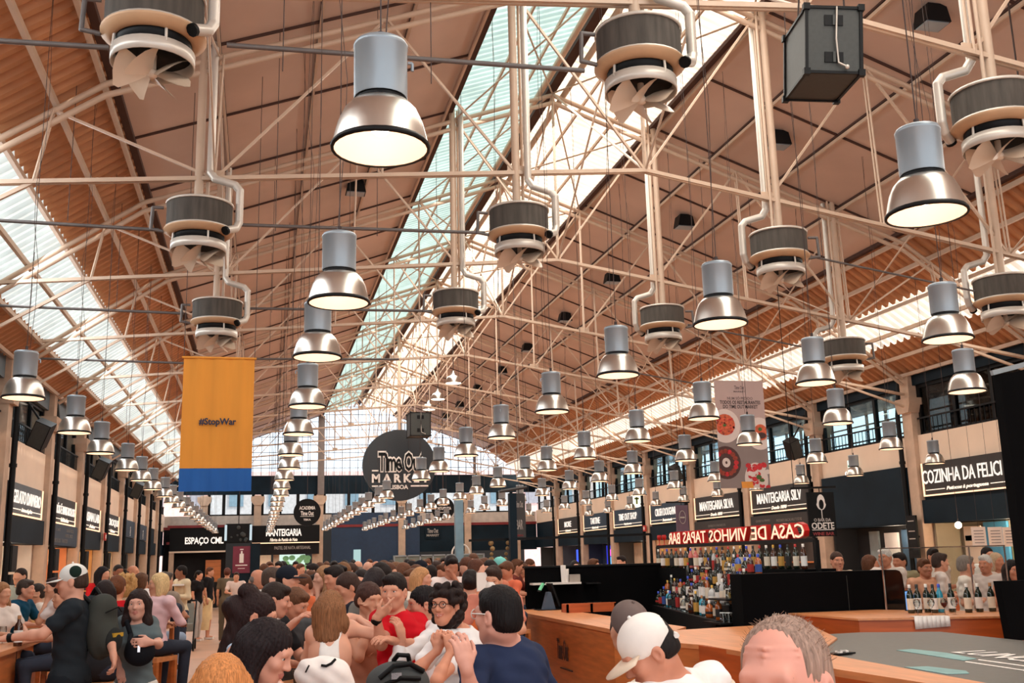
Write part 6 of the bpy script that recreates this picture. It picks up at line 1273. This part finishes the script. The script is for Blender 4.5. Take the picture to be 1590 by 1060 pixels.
person('man in a dark cap and grey tee behind the teal tee man', PD(31, 895, 15), -30, -20, top=(150, 156, 150), hair='crop', res=.016); 
person('man with a ruddy face seated beyond the teal tee man', PD(56, 921, 13.8), -60, -60, top=(226, 214, 204), hair='short', hair_c=(50, 40, 36), res=.015, arms='chin')
person('dark haired woman in a white striped top facing the left counter', PD(84, 913, 12.6), -70, -80, top=(222, 212, 210), hair='short', hair_c=(52, 34, 30), fem=True, res=.014, arms='chin')
person('bearded man in a pale tee seated close to the cap man', PD(97, 928, 11.6), -60, -70, top=(216, 196, 186), hair='short', hair_c=(50, 34, 28), res=.014)
H['red'] = person('woman with brown tied hair in a bare backed red dress', PD(182, 913, 10.4), 170, 165, top=(206, 30, 40), hair='updo', hair_c=(104, 60, 36), fem=True, sleeve='none', skin_c=(214, 152, 116), res=.013)
person('dark haired woman in black behind the backpack', PD(163, 922, 9.6), 175, 170, top=(40, 40, 44), hair='bob', hair_c=(36, 24, 24), fem=True, res=.015)
person('woman with a curly blonde head seated beyond the red dress', PD(198, 909, 12.0), 160, 165, top=(200, 170, 140), hair='curly', hair_c=(190, 146, 92), fem=True, res=.016)
person('brown haired man in a white shirt seen from behind', PD(219, 906, 12.3), 170, 165, top=(228, 224, 222), hair='short', hair_c=(92, 60, 40), res=.015, J=dict(H=PD(238, 953, 12.0)))
person('blonde woman in a pink jacket seated on a bar stool', PD(246, 907, 11.6), -80, 150, top=(232, 196, 202), sleeve='long', hair='bob', hair_c=(226, 190, 140), fem=True, res=.013, detail=True, stool='oak bar stool under the blonde woman in the pink jacket')
person('grey haired man in a taupe tee leaning over the left row', PD(256, 903, 13.2), 120, 150, top=(150, 134, 120), hair='short', hair_c=(90, 80, 74), res=.016, bottom=(150, 170, 196), lean=.3)
person('woman with long black hair in a red blouse by the left stalls', PD(160, 892, 16), 60, 20, top=(210, 34, 36), hair='long', hair_c=(22, 18, 22), fem=True, res=.017, sleeve='long')
person('man in a white tee standing by the left stalls', PD(184, 888, 17), 30, 10, pose='stand', top=(232, 224, 220), hair='crop', hair_c=(30, 22, 20), skin_c=(150, 92, 66), res=.018, arms='carry')
person('bald man in a grey top by the left stalls', PD(207, 889, 17), 60, 30, pose='stand', top=(110, 96, 84), hair='fringe_bald', hair_c=(60, 44, 36), skin_c=(190, 128, 98), res=.018, arms='carry')
H['waiter'] = person('waiter in a beige shirt and braces carrying a tray', PD(281, 888, 19), -80, -60, pose='stand', top=(222, 204, 172), sleeve='long', hair='crop', hair_c=(24, 18, 18), skin_c=(140, 88, 64), res=.018, arms='carry')
w = PD(268, 908, 18.8); t = thing('serving_tray', 'pale tray held by the waiter in braces', 'tray', tuple(w)); MB().box((0, 0, 0), (.42, .3, .03)).build('tray', M_WHITE, t)
H['blk'] = person('woman in a black top and grey trousers standing in the aisle', PD(309, 893, 27), 60, 60, pose='stand', top=(26, 24, 26), hair='lowbun', hair_c=(24, 18, 18), bottom=(186, 180, 176), fem=True, res=.02, arms='down')
H['wsh'] = person('man in a black tee and cream shorts standing in the aisle with a cream bag', PD(326, 888, 27.6), 75, 70, pose='stand', top=(30, 30, 34), hair='short', hair_c=(96, 62, 44), bottom=(236, 214, 176, 1), res=.018, arms='down', s=1.0)
b0 = PD(313, 953, 27.2); t = thing('tote_bag', 'cream cloth bag hanging from the hand of the man in shorts', 'bag', tuple(b0)); mb = MB(); mb.prism([(-.22, -.4), (.2, -.42), (.24, .36), (-.14, .42)], 'y', -.05, .05); mb.build('bag', cloth_m((240, 218, 170)), t); mb = MB(); mb.tube([(-.08, 0, .38), (0.02, 0, .5), (.12, 0, .36)], .012, 6); mb.build('handle', cloth_m((240, 218, 170)), t)
person('woman in a long patterned dress standing in the aisle', PD(353, 889, 26), 175, 175, pose='stand', top=(104, 94, 78), hair='updo', hair_c=(92, 50, 40), bottom=(98, 88, 72), fem=True, res=.02, arms='down')
person('small person in pale clothes beside the patterned dress', PD(367, 895, 25), 0, 0, pose='stand', top=(220, 200, 190), hair='short', hair_c=(60, 40, 34), s=.86, res=.02)
t = thing('pushchair', 'grey pushchair parked in the aisle beside the standing couple', 'pushchair', tuple(PD(285, 955, 24)*np.array([1, 1, 0]))); mb = MB(); mb.prism([(-.3, .45), (.25, .4), (.35, 1.0), (.2, 1.05), (.1, .6), (-.3, .6)], 'x', -.22, .22); mb.build('seat', cloth_m((120, 124, 120)), t); mb = MB(); mb.bar((-.25, -.4, .1), (-.25, .5, 1.1), .018); mb.bar((.25, -.4, .1), (.25, .5, 1.1), .018); mb.bar((-.25, .5, 1.1), (.25, .5, 1.1), .02); mb.build('frame', M_BLACK, t)
for sx in (-1, 1):
    for sy in (-.35, .35): mb = MB(); mb.bar((sx*.24, sy, .12), (sx*.28, sy, .12), .12, 14); mb.build('wheel', M_BLACK, t)

# the big table group
H['tank'] = person('woman with brown hair in a white racer back tank top, seen from behind', PD(514, 947, 6.7), 150, 172, top=(238, 232, 228), sleeve='tank', hair='longblond', hair_c=(136, 92, 62), fem=True, skin_c=(222, 164, 138), res=.007, noshirt=True, J=dict(SL=PD(488, 984, 6.65), EL=PD(476, 1022, 6.7), WL=PD(500, 1028, 7.1), SR=PD(543, 976, 6.8), ER=PD(597, 988, 6.8), WR=PD(556, 960, 7.1)), hands=dict(R=dict(d=(-.8, .4, .15), n=(0, .5, -.6), side=1, curl=40)), s=.98)
p = H['tank']; N_, B_ = p['N'], p['B']
skin_obj('tank_top', [ell(p['at'](0, .005, .70), p['T'], np.array([.150, .112, .15]), .05), ell(p['at'](0, .01, .40), p['T'], np.array([.132, .108, .17]), .05), ell(p['at'](0, 0, .05), p['T'], np.array([.172, .128, .14]), .05), cap(N_+B_[0]*.05-B_[1]*.03, p['at'](.03, -.06, .72), .03, .05, .03), cap(N_-B_[0]*.05-B_[1]*.03, p['at'](-.03, -.06, .72), .03, .05, .03)]
         +[('s', p['at'](q*.150, -.05, .80), p['T'], np.array([.085, .16, .165]), 0, .015) for q in (-1, 1)]+[('s', N_+np.array([0, 0, .05]), np.eye(3), np.array([.06, .075, .09]), 0, .01)], .010, cloth_m((240, 234, 230)), p['root'], p['base'])
H['red_polo'] = person('man in a red polo shirt resting his chin on his hand at the big table', PD(612, 919, 7.1), -28, -45, top=(200, 22, 36), hair='short', hair_c=(30, 22, 22), skin_c=(206, 146, 120), res=.0065, detail=True, J=dict(SR=PD(590, 962, 7.1), ER=PD(592, 1000, 6.8), WR=PD(585, 958, 6.75), SL=PD(648, 968, 7.2), EL=PD(650, 1004, 6.9), WL=PD(608, 994, 6.7)), hands=dict(R=dict(d=(.75, 0, .55), n=(0, .5, .5), side=1, curl=38, point=(0,))), s=1.02, pitch=2)
mb = MB(); mb.bar(Vector(PD(586, 960, 6.75)-H['red_polo']['base']), Vector(PD(583, 966, 6.76)-H['red_polo']['base']), .034, 14); mb.build('wristwatch', M_BLACK, H['red_polo']['root'])
H['white'] = person('woman in a white shirt with black pinned hair, in profile at the big table', PD(656, 938, 7.3), -84, -75, top=(236, 234, 236), sleeve='three', hair='lowbun', hair_c=(24, 18, 20), fem=True, skin_c=(206, 144, 118), res=.0065, detail=True, J=dict(SL=PD(680, 978, 7.0), EL=PD(616, 1030, 6.7), WL=PD(624, 990, 6.75), SR=PD(668, 972, 7.4)), hands=dict(L=dict(d=(-.25, 0, 1), n=(-.6, .6, 0), side=-1, curl=30)), pitch=4)
H['glass'] = person('smiling woman with curly dark hair and glasses, hands under her chin', PD(692, 941, 6.5), -38, -50, top=(232, 228, 228), hair='curly', hair_c=(36, 24, 22), fem=True, skin_c=(206, 140, 112), res=.006, detail=True, smile=True, pitch=-4, J=dict(SR=PD(684, 996, 6.35), ER=PD(644, 1044, 6.1), WR=PD(680, 1008, 6.15), SL=PD(736, 998, 6.6), EL=PD(678, 1056, 5.95), WL=PD(700, 1010, 6.1), N=PD(716, 978, 6.6)), hands=dict(R=dict(d=(.25, .1, 1), n=(.4, .9, 0), side=1, curl=62), L=dict(d=(-.1, .1, 1), n=(-.3, .9, 0), side=-1, curl=62)))
p = H['glass']; mb = MB(); W = p['W']
for q in (-1, 1): mb.tube([W(q*.033+.022*math.cos(a), .104, .008+.02*math.sin(a))-p['base'] for a in [i*PI/8 for i in range(17)]], .0022, 6); mb.tube([W(q*.055, .10, .012)-p['base'], W(q*.08, .01, .012)-p['base']], .002, 5)
mb.tube([W(-.011, .106, .01)-p['base'], W(.011, .106, .01)-p['base']], .002, 5); mb.build('glasses', M_BLACK, p['root'])
mb = MB(); mb.ball(Vector(W(-.082, -.01, -.06)-p['base']), .014, 10, 6, (.6, .6, 1.2)); mb.build('earring', mat('teal_earring', srgb(70, 140, 140), 0.3), p['root'])
skin_obj('teeth', [cap(W(-.020, .0885, -.0555), W(0, .1005, -.0585), .0036, .0046, .002), cap(W(0, .1005, -.0585), W(.020, .0885, -.0555), .0046, .0036, .002)], .004, M_WHITE, p['root'], p['base'])
H['navy'] = person('man in a navy tee with black hair seen from behind, hand raised', PD(773, 956, 4.45), -142, -158, top=(40, 50, 78), hair='short', hair_c=(20, 15, 16), skin_c=(214, 156, 138), res=.006, detail=True, lean=.25, J=dict(SL=PD(738, 1030, 4.35), EL=PD(735, 1090, 4.2), WL=PD(724, 1036, 4.15), SR=PD(822, 1022, 4.6), ER=PD(860, 1095, 4.6), N=PD(790, 998, 4.5)), hands=dict(L=dict(d=(-.18, .1, 1), n=(-.2, 1, -.1), side=-1, curl=34)), neck_cut=.055)
p = H['navy']; mb = MB(); W = p['W']; mb.tube([W(-.058, .095, .012)-p['base'], W(-.083, 0, .012)-p['base']], .003, 5); mb.tube([W(-.033+.022*math.cos(a), .104, .008+.02*math.sin(a))-p['base'] for a in [i*PI/8 for i in range(17)]], .003, 6); mb.build('glasses', mat('pale_frame', srgb(210, 200, 190), 0.3), p['root'])
H['blackpolo'] = person('man in a black polo with white collar stripes eating in profile', PD(428, 932, 7.6), 84, 60, top=(28, 28, 32), hair='short', hair_c=(44, 32, 28), skin_c=(206, 146, 122), res=.007, detail=True, pitch=12, lean=.2, J=dict(ER=PD(425, 995, 7.2), WR=PD(455, 968, 7.2)))
p = H['blackpolo']
for i, o in enumerate((.0, .014)): mb = MB(); mb.tube([Vector(p['N']+np.array([0, 0, .0+o])+p['B'][0]*(.078+o)*math.cos(a)+p['B'][1]*(.075+o)*math.sin(a)-p['base']) for a in [i_*PI/8 for i_ in range(17)]], .006, 6); mb.build('collar_stripe', M_WHITE, p['root'])
person('brown haired man eating beside the black polo man', PD(459, 938, 8.2), 60, 40, top=(70, 72, 76), hair='short', hair_c=(104, 70, 50), skin_c=(216, 150, 122), res=.011, detail=True, pitch=24, lean=.3)
H['bun'] = person('woman with a big dark top bun and a pale blue top, in profile', PD(400, 957, 5.7), 84, 75, top=(180, 200, 222), sleeve='none', hair='topbun', hair_c=(40, 24, 24), fem=True, skin_c=(206, 144, 118), res=.0065, detail=True, pitch=14, lean=.2)
skin_obj('loose_hair', [cap(H['bun']['W'](0, -.08, -.02), H['bun']['W'](0.02, -.12, -.22), .075, .04, .03), ell(H['bun']['W'](0, -.13, .02), H['bun']['M'], np.array([.075, .075, .07]), .03)], .011, hair_m((40, 24, 24)), H['bun']['root'], H['bun']['base'], lambda P: .004*np.sin(P[:, 0]*120+P[:, 2]*60)*np.sin(P[:, 1]*110))
H['long'] = person('young woman with long straight dark hair looking down at the bottom edge', PD(414, 1012, 4.15), 70, 55, top=(206, 170, 160), sleeve='none', hair='long_straight', hair_c=(34, 24, 26), fem=True, skin_c=(214, 154, 132), res=.006, detail=True, pitch=24, lean=.3)
mb = MB(); mb.ball(Vector(H['long']['W'](.083, -.004, -.045)-H['long']['base']), .006, 8, 6); mb.build('earring', M_CHROME, H['long']['root'])
person('person with ginger blonde hair cut by the bottom edge', PD(342, 1078, 3.35), 178, 178, top=(120, 90, 80), hair='bob', hair_c=(196, 128, 76), fem=True, res=.009)
H['wcap'] = person('man in a white back strap cap and white tee looking down, from behind', PD(1008, 1012, 3.75), -96, -120, top=(238, 234, 232), hair='crop', hair_c=(30, 24, 24), skin_c=(204, 138, 112), res=.006, detail=True, pitch=34, lean=.35, J=dict(N=PD(1050, 1056, 3.8), SL=PD(985, 1095, 3.6), SR=PD(1104, 1056, 4.0)), neck_cut=.055); cap_hat(H['wcap'], (236, 228, 222), (228, 206, 184), back=True)
H['gcap'] = person('man in a grey brown cap half hidden behind the white cap', PD(978, 980, 4.7), 5, -30, top=(226, 206, 186), hair='crop', hair_c=(40, 30, 28), res=.011, pitch=26, J=dict(N=PD(1060, 1060, 4.9))); cap_hat(H['gcap'], (112, 96, 92))
H['bald'] = person('balding grey haired man with a wrinkled forehead at the bottom edge', PD(1218, 1064, 1.98), -50, -30, pose='stand', top=(80, 84, 96), hair='receding', hair_c=(156, 128, 114), skin_c=(222, 156, 138), res=.004, detail=True, pitch=4, hand=False, arms='down', s=1.04, extra=lambda W, M: [cap(W(-x0, .0, 0)*0+W(-x0, yA, z), W(0, yB, z+.003), .0035, .0046, .003) for (z, x0, yA, yB) in ((.050, .05, .052, .0800), (.062, .052, .049, .0783), (.074, .05, .046, .0742))]+[cap(W(0, yB, z+.003), W(x0, yA, z), .0046, .0035, .003) for (z, x0, yA, yB) in ((.050, .05, .052, .0800), (.062, .052, .049, .0783), (.074, .05, .046, .0742))])
p = H['bald']; mb = MB(); rnd = random.Random(8); W = p['W']; hb = p['base']
for i in range(700):
    a = rnd.uniform(0, 6.28); z = rnd.uniform(.03, .12); k_ = math.sqrt(max(0, 1-((z-.036)/.085)**2)); x, y = .076*k_*math.sin(a), -.012+.095*k_*math.cos(a)
    if y > .03 or (y > .01 and z < .085): continue
    L = rnd.uniform(.008, .020); o = Vector(W(x*.99, y, z-.002)-hb); e = Vector(W(x*1.06+rnd.uniform(-.014, .014), y-.004+rnd.uniform(-.014, .014), z+L*.55)-hb); mb.bar(o, e, .0007, 3, .0003, False)
mb.build('wispy_hair', hair_m((150, 118, 100)), p['root'])
person('dark haired man bending low in a grey tee behind the red polo', PD(583, 908, 7.9), -35, -30, top=(128, 126, 120), hair='short', hair_c=(40, 32, 34), res=.011, pitch=42, lean=.5)
person('woman lifting a cup to her mouth left of the red polo', PD(573, 931, 7.6), 30, 20, top=(176, 120, 96), sleeve='none', hair='lowbun', hair_c=(70, 46, 40), fem=True, res=.011, arms='chin', pitch=10)
H['mask'] = person('dark haired man in a white face mask holding a paper', PD(765, 901, 9.1), -24, -20, top=(206, 130, 110), hair='short', hair_c=(54, 36, 30), res=.011, detail=True, pitch=10, roll=6)
p = H['mask']; skin_obj('face_mask', [ell(p['W'](0, .055, -.055), p['M'], np.array([.066, .066, .062]), .02), ell(p['W'](0, .085, -.03), p['M'], np.array([.03, .04, .04]), .03)], .009, M_WHITE, p['root'], p['base'])
t = thing('paper_sheet', 'white paper held up beside the masked man', 'paper', tuple(PD(748, 903, 9.0))); MB().box((0, 0, 0), (.1, .01, .16), .3).build('sheet', M_WHITE, t)

# crowd: (x, y, depth, face, body, top, hair style, hair colour, female, stand)
BR, BK_, BL, GR = (92, 58, 40), (30, 22, 22), (196, 150, 100), (130, 120, 114)
CR = [(401, 899, 13, 60, 60, (206, 204, 200), 'fringe_bald', GR, 0, 0), (419, 882, 20, 20, 0, (170, 130, 104), 'short', BR, 0, 0), (433, 881, 21, -20, 0, (60, 50, 48), 'short', BK_, 0, 0), (439, 880, 23, -40, -20, (90, 70, 60), 'short', BK_, 0, 0), (449, 889, 18, 175, 175, (196, 150, 120), 'fringe_bald', (180, 130, 110), 0, 0),
 (424, 900, 10.5, 80, 70, (90, 82, 78), 'short', (80, 64, 56), 0, 0), (447, 900, 9.7, 70, 60, (70, 74, 78), 'crop', BK_, 0, 0), (471, 909, 12, -60, -70, (216, 110, 70), 'short', BR, 1, 0), (481, 900, 14, -30, -40, (206, 120, 90), 'bob', BR, 1, 0), (491, 906, 13, -70, -70, (196, 100, 74), 'short', BK_, 0, 0), (503, 897, 10.6, -75, -75, (44, 40, 44), 'long', (160, 118, 84), 1, 0), (519, 898, 10.2, -60, -80, (24, 28, 40), 'short', BK_, 0, 0), (539, 912, 8.8, -70, -85, (30, 34, 46), 'lowbun', (60, 42, 36), 1, 0), (561, 904, 10.2, -20, 170, (30, 30, 34), 'long', BK_, 1, 0),  # some orange tops here hold the warm light falling on that group
 (485, 887, 17, -80, -70, (150, 110, 90), 'short', BK_, 0, 0), (497, 884, 19, 30, 10, (190, 150, 126), 'bob', BR, 1, 0), (519, 882, 18, 10, 0, (110, 90, 80), 'short', BK_, 0, 0), (531, 886, 15, -70, -60, (200, 150, 110), 'long', (120, 84, 56), 1, 0), (543, 887, 15.5, -70, -80, (60, 50, 48), 'updo', (70, 50, 42), 1, 0), (507, 880, 24, 0, 0, (80, 60, 56), 'short', BR, 0, 0), (556, 882, 17, 175, 175, (44, 40, 40), 'fringe_bald', GR, 0, 0), (571, 884, 16, 175, 175, (210, 170, 150), 'fringe_bald', (190, 140, 120), 0, 0), (584, 883, 16.5, 170, 175, (204, 170, 150), 'fringe_bald', GR, 0, 0), (595, 884, 15, -60, -60, (190, 140, 120), 'bob', BR, 1, 0),
 (604, 889, 13, 60, 40, (206, 160, 140), 'long', (96, 60, 44), 1, 0), (616, 887, 14, 60, 50, (216, 176, 156), 'short', (120, 84, 60), 0, 0), (627, 889, 13.5, 70, 60, (200, 120, 100), 'bob', (110, 72, 52), 1, 0), (641, 883, 16, 70, 60, (210, 180, 160), 'short', BK_, 0, 0), (654, 884, 15, 80, 70, (60, 60, 66), 'crop', BK_, 0, 0), (655, 899, 11, 60, 40, (232, 218, 206), 'long', (190, 140, 96), 1, 0), (640, 900, 12, -60, -40, (206, 170, 140), 'short', BR, 1, 0), (678, 883, 16, 160, 165, (24, 140, 70), 'short', (60, 44, 40), 0, 0), (690, 889, 14, -70, -70, (180, 130, 104), 'short', BR, 0, 0), (669, 893, 13, 175, 175, (50, 90, 140), 'short', BK_, 0, 0),
 (701, 879, 12.2, 10, 0, (232, 218, 214), 'short', BK_, 0, 1), (724, 881, 13, -40, -30, (206, 130, 100), 'long', (90, 54, 40), 1, 0), (735, 872, 15, -10, 0, (150, 100, 80), 'crop', BR, 0, 1), (741, 884, 12.5, 60, 40, (216, 150, 120), 'bob', (90, 54, 40), 1, 0), (751, 881, 13.5, -50, -60, (206, 170, 150), 'bob', BR, 1, 0), (731, 905, 9.9, 160, 160, (220, 120, 70), 'updo', BK_, 1, 0), (777, 879, 15, 60, 60, (90, 70, 64), 'crop', BK_, 0, 0), (787, 886, 14, -60, -60, (216, 110, 80), 'short', BR, 1, 0), (803, 880, 17, 80, 60, (120, 56, 50), 'short', BR, 0, 0), (812, 886, 18, -60, -40, (200, 140, 116), 'short', BR, 1, 0), (823, 878, 19, 60, 40, (60, 50, 46), 'crop', BR, 0, 0), (716, 872, 22, 0, 0, (170, 120, 100), 'short', BK_, 0, 0), (765, 874, 21, 20, 10, (140, 100, 90), 'short', BK_, 0, 0),
 (608, 879, 22, 0, 0, (60, 56, 60), 'short', BK_, 0, 0), (633, 877, 23, 30, 0, (60, 50, 50), 'short', BK_, 0, 0), (664, 876, 24, -30, 0, (200, 160, 140), 'short', BR, 1, 0), (548, 877, 25, 0, 0, (120, 90, 80), 'short', BK_, 0, 0), (467, 884, 22, 40, 0, (200, 150, 130), 'short', BR, 1, 0), (574, 876, 26, 20, 0, (210, 190, 176), 'short', BR, 0, 0), (689, 874, 25, 0, 0, (90, 70, 66), 'short', BK_, 0, 0), (590, 891, 11.5, -70, -60, (60, 46, 44), 'long', BK_, 1, 0), (527, 893, 12.5, 60, 60, (50, 48, 54), 'short', BK_, 0, 0), (459, 879, 26, 0, 0, (60, 50, 48), 'short', BK_, 0, 0), (410, 886, 19, 160, 160, (170, 140, 120), 'short', BR, 0, 0), (711, 889, 13.2, 60, 60, (60, 52, 54), 'short', BK_, 0, 0), (760, 885, 12.8, -40, -40, (196, 120, 96), 'long', BK_, 1, 0), (645, 891, 14.5, -80, -70, (190, 120, 100), 'long', BR, 1, 0), (535, 879, 22, 40, 20, (70, 56, 54), 'short', BK_, 0, 0)]
HN = {'short': 'short', 'crop': 'cropped', 'fringe_bald': 'thinning', 'long': 'long', 'bob': 'bobbed', 'lowbun': 'pinned up', 'updo': 'tied up', 'curly': 'curly'}
def cname(c):
    r, g, b = c; mx, mn = max(c), min(c)
    if mx < 75: return 'black'
    if mn > 190: return 'white'
    if g > r*1.3: return 'green'
    if b > r*1.2: return 'blue'
    if mx-mn < 24: return 'grey'
    if r > 190 and g < 140: return 'orange red'
    return 'tan' if r > 150 else 'brown'
rs = random.Random(21); CR.sort(key=lambda a: a[0]); SKS = [(214, 156, 130), (204, 140, 112), (190, 126, 98), (220, 166, 142)]
for i, (x, y, D, fa, bf, tp, hs, hc, fm, st) in enumerate(CR):
    lab = '%s person from the left in the central crowd, %s hair, %s top' % (ordn(i), HN[hs], cname(tp))
    p = person(lab, PD(x, y, D), fa, bf, pose='stand' if st else 'seat', top=tp, hair=hs, hair_c=hc, fem=bool(fm), skin_c=rs.choice(SKS), res=.0145 if D < 12 else .019, sleeve=rs.choice(['short', 'short', 'none' if fm else 'short', 'long']), arms=(rs.choice(['table', 'chin', 'table']), 'table'), pitch=rs.choice([0, 8, 18]), lean=rs.choice([0, .15, .3]), group='people in the central crowd', hand=D < 13)
    if i in (7,) or (x, y) in ((447, 900), (654, 884)): cap_hat(p, (30, 34, 44))
    if (x, y) == (777, 879): cap_hat(p, (120, 196, 190))
# people beyond the bars on the right
RG = [(965, 873, 19.8, -60, -20, (40, 36, 38), 'short', BK_, 0, 1, 'barman with black hair reaching out beyond the black bar wall'), (922, 878, 19, 60, 40, (180, 130, 110), 'short', BR, 1, 1, 'brown haired woman beyond the black bar wall near the neon sign'), (893, 880, 20, 0, 0, (190, 120, 100), 'bob', BK_, 1, 1, 'dark haired woman beyond the black bar wall near the white lamp'),
 (1300, 871, 13.4, -10, 0, (190, 170, 150), 'crop', (70, 50, 42), 0, 1, 'bearded man drinking from a glass beyond the black wall unit'), (1374, 866, 13.8, -60, -60, (226, 214, 206), 'short', (206, 200, 196), 0, 1, 'white haired man behind the glass screen at its left'), (1397, 872, 14.2, -70, -60, (150, 140, 110), 'short', BK_, 0, 1, 'dark haired man in olive behind the glass screen'), (1352, 876, 14, 60, 20, (200, 140, 110), 'bob', BR, 1, 1, 'woman with auburn hair low behind the glass screen'), (1436, 882, 13.6, 0, 0, (226, 170, 140), 'short', BR, 0, 1, 'person in peach behind the middle of the glass screen'), (1460, 873, 13.8, 80, 60, (232, 224, 220), 'short', (60, 46, 42), 0, 1, 'dark haired man in white looking right behind the glass screen'),
 (1500, 878, 13.0, 80, 50, (236, 228, 218), 'short', GR, 0, 1, 'grey haired man in a white shirt behind the glass screen'), (1530, 876, 13.6, -60, -40, (210, 196, 190), 'short', (200, 196, 192), 0, 1, 'white haired woman right of the grey haired man'), (1548, 872, 14.4, 0, 0, (224, 210, 200), 'bob', (190, 160, 130), 1, 1, 'fair haired woman behind the right end of the glass screen'), (1573, 886, 11.9, -10, -10, (226, 150, 120), 'long', (22, 18, 20), 1, 1, 'woman with long black hair facing the camera at the right edge'), (1450, 864, 15.2, 0, 0, (210, 200, 190), 'short', BK_, 0, 1, 'kitchen worker behind the menu sheets'), (1534, 862, 15.4, 0, 0, (230, 226, 220), 'crop', BK_, 0, 1, 'cook in white in the kitchen stall')]
for (x, y, D, fa, bf, tp, hs, hc, fm, st, lab) in RG:
    p = person(lab, PD(x, y, D), fa, bf, pose='stand', top=tp, hair=hs, hair_c=hc, fem=bool(fm), skin_c=rs.choice(SKS), res=.009 if D < 14 else .013, detail=D < 14, sleeve='short', arms='carry' if x != 1300 else ('down', 'chin'), hand=False)

# bags, plates and glasses on the big table
t = thing('white_bag', 'white cloth bag with black marks hung on the stool of the tank top woman', 'bag', tuple(PD(505, 1045, 6.15))); skin_obj('bag_body', [ell(np.zeros(3), np.eye(3), np.array([.155, .09, .10]), .02), ell(np.array([.05, 0, -.1]), np.eye(3), np.array([.13, .09, .12]), .04), ell(np.array([-.1, -.02, .0]), np.eye(3), np.array([.08, .07, .09]), .04)], .010, cloth_m((240, 232, 228)), t, (0, 0, 0), lambda P: .004*np.sin(P[:, 0]*45+P[:, 2]*60))
mb = MB(); mb.tube([(-.03, -.085, .055), (.0, -.086, .05), (.03, -.08, .062), (.055, -.068, .085)], .008, 6); mb.tube([(-.12, -.095, 0.02), (-.10, -.098, .06)], .005, 6); mb.build('black_marks', M_BLACK, t)
t = thing('rucksack', 'charcoal rucksack with black straps standing at the bottom edge beside the big table', 'backpack', tuple(PD(617, 1058, 5.1))); skin_obj('bag_body', [ell(np.zeros(3), np.eye(3), np.array([.155, .11, .10]), .03), ell(np.array([.02, 0, -.12]), np.eye(3), np.array([.16, .12, .16]), .05)], .011, cloth_m((78, 80, 80)), t, (0, 0, 0))
mb = MB(); mb.tube([(-.1, -.09, .03), (-.03, -.1, .085), (.05, -.09, .09), (.12, -.07, .05)], .014, 6); mb.tube([(-.12, -.08, -.02), (0, -.12, .03), (.1, -.1, .02)], .012, 6); mb.tube([(-.02, .0, .1), (.0, -.03, .13), (.05, -.03, .125), (.06, 0, .09)], .012, 6); mb.build('straps', M_BLACK, t); mb = MB(); mb.box((-.02, -.115, .04), (.05, .02, .03)); mb.build('buckle', M_CHROME, t)
PLT = None
rnd = random.Random(15)
items = []
for k, (x0, x1, y0, y1, z) in enumerate(((-4.1, -2.6, 7.5, 11.4, 1.0), (-4.15, -2.65, 13.4, 18.2, 1.0), (-0.95, .35, 21.3, 27.5, 1.0), (-4.05, -2.65, 20.4, 26.6, 1.0))):
    for i in range((14, 12, 6, 8)[k]): items.append((k, rnd.uniform(x0, x1), y0+(y1-y0)*(i+.5)/(14, 12, 6, 8)[k], z))
TN = ['big table', 'second table', 'table right of centre', 'third table']
cn = {}
for k, x, y, z in items:
    kind = rnd.choice(['plate', 'tray', 'beer', 'cup']); n_ = cn.get((k, kind), 0); cn[(k, kind)] = n_+1
    lab = '%s %s from the camera on the %s' % (ordn(n_), {'plate': 'white plate of food', 'tray': 'black tray with paper', 'beer': 'glass of amber beer', 'cup': 'clear plastic cup'}[kind], TN[k]); t = thing({'plate': 'plate', 'tray': 'tray', 'beer': 'beer_glass', 'cup': 'plastic_cup'}[kind], lab, {'plate': 'plate', 'tray': 'tray', 'beer': 'glass', 'cup': 'cup'}[kind], (x, y, z), rnd.random()*3, 'tableware on the '+TN[k])
    if kind == 'plate':
        mb = MB(); mb.lathe((0, 0, 0), [(0, .004), (.075, .004), (.12, .018), (.122, .021), (.074, .009), (0, .009)], 20); mb.build('plate', M_WHITE, t, fix=False); mb = MB()
        for j in range(6): mb.ball((rnd.uniform(-.05, .05), rnd.uniform(-.05, .05), .018), rnd.uniform(.014, .026), 8, 5, (1, 1, .6))
        mb.build('food', mat('mixed_food', srgb(190, 110, 60), 0.6, 0, 0.5, 16), t)
    elif kind == 'tray': MB().box((0, 0, .008), (.36, .26, .016)).build('tray', M_BLACK, t); MB().box((0.02, 0, .018), (.26, .18, .004), .1).build('paper', M_WHITE, t)
    elif kind == 'beer': mb = MB(); mb.lathe((0, 0, 0), [(.03, 0), (.042, .15), (.04, .15), (.028, .01)], 14); mb.build('glass', G_CLEAR, t, fix=False); mb = MB(); mb.lathe((0, 0, 0), [(0, .01), (.027, .012), (.037, .12), (0, .121)], 14); mb.build('beer', G_AMBER, t, fix=False)
    else: mb = MB(); mb.lathe((0, 0, 0), [(0, .001), (.028, 0), (.04, .11), (.038, .11), (.026, .004)], 14); mb.build('cup', G_CLEAR, t, fix=False)
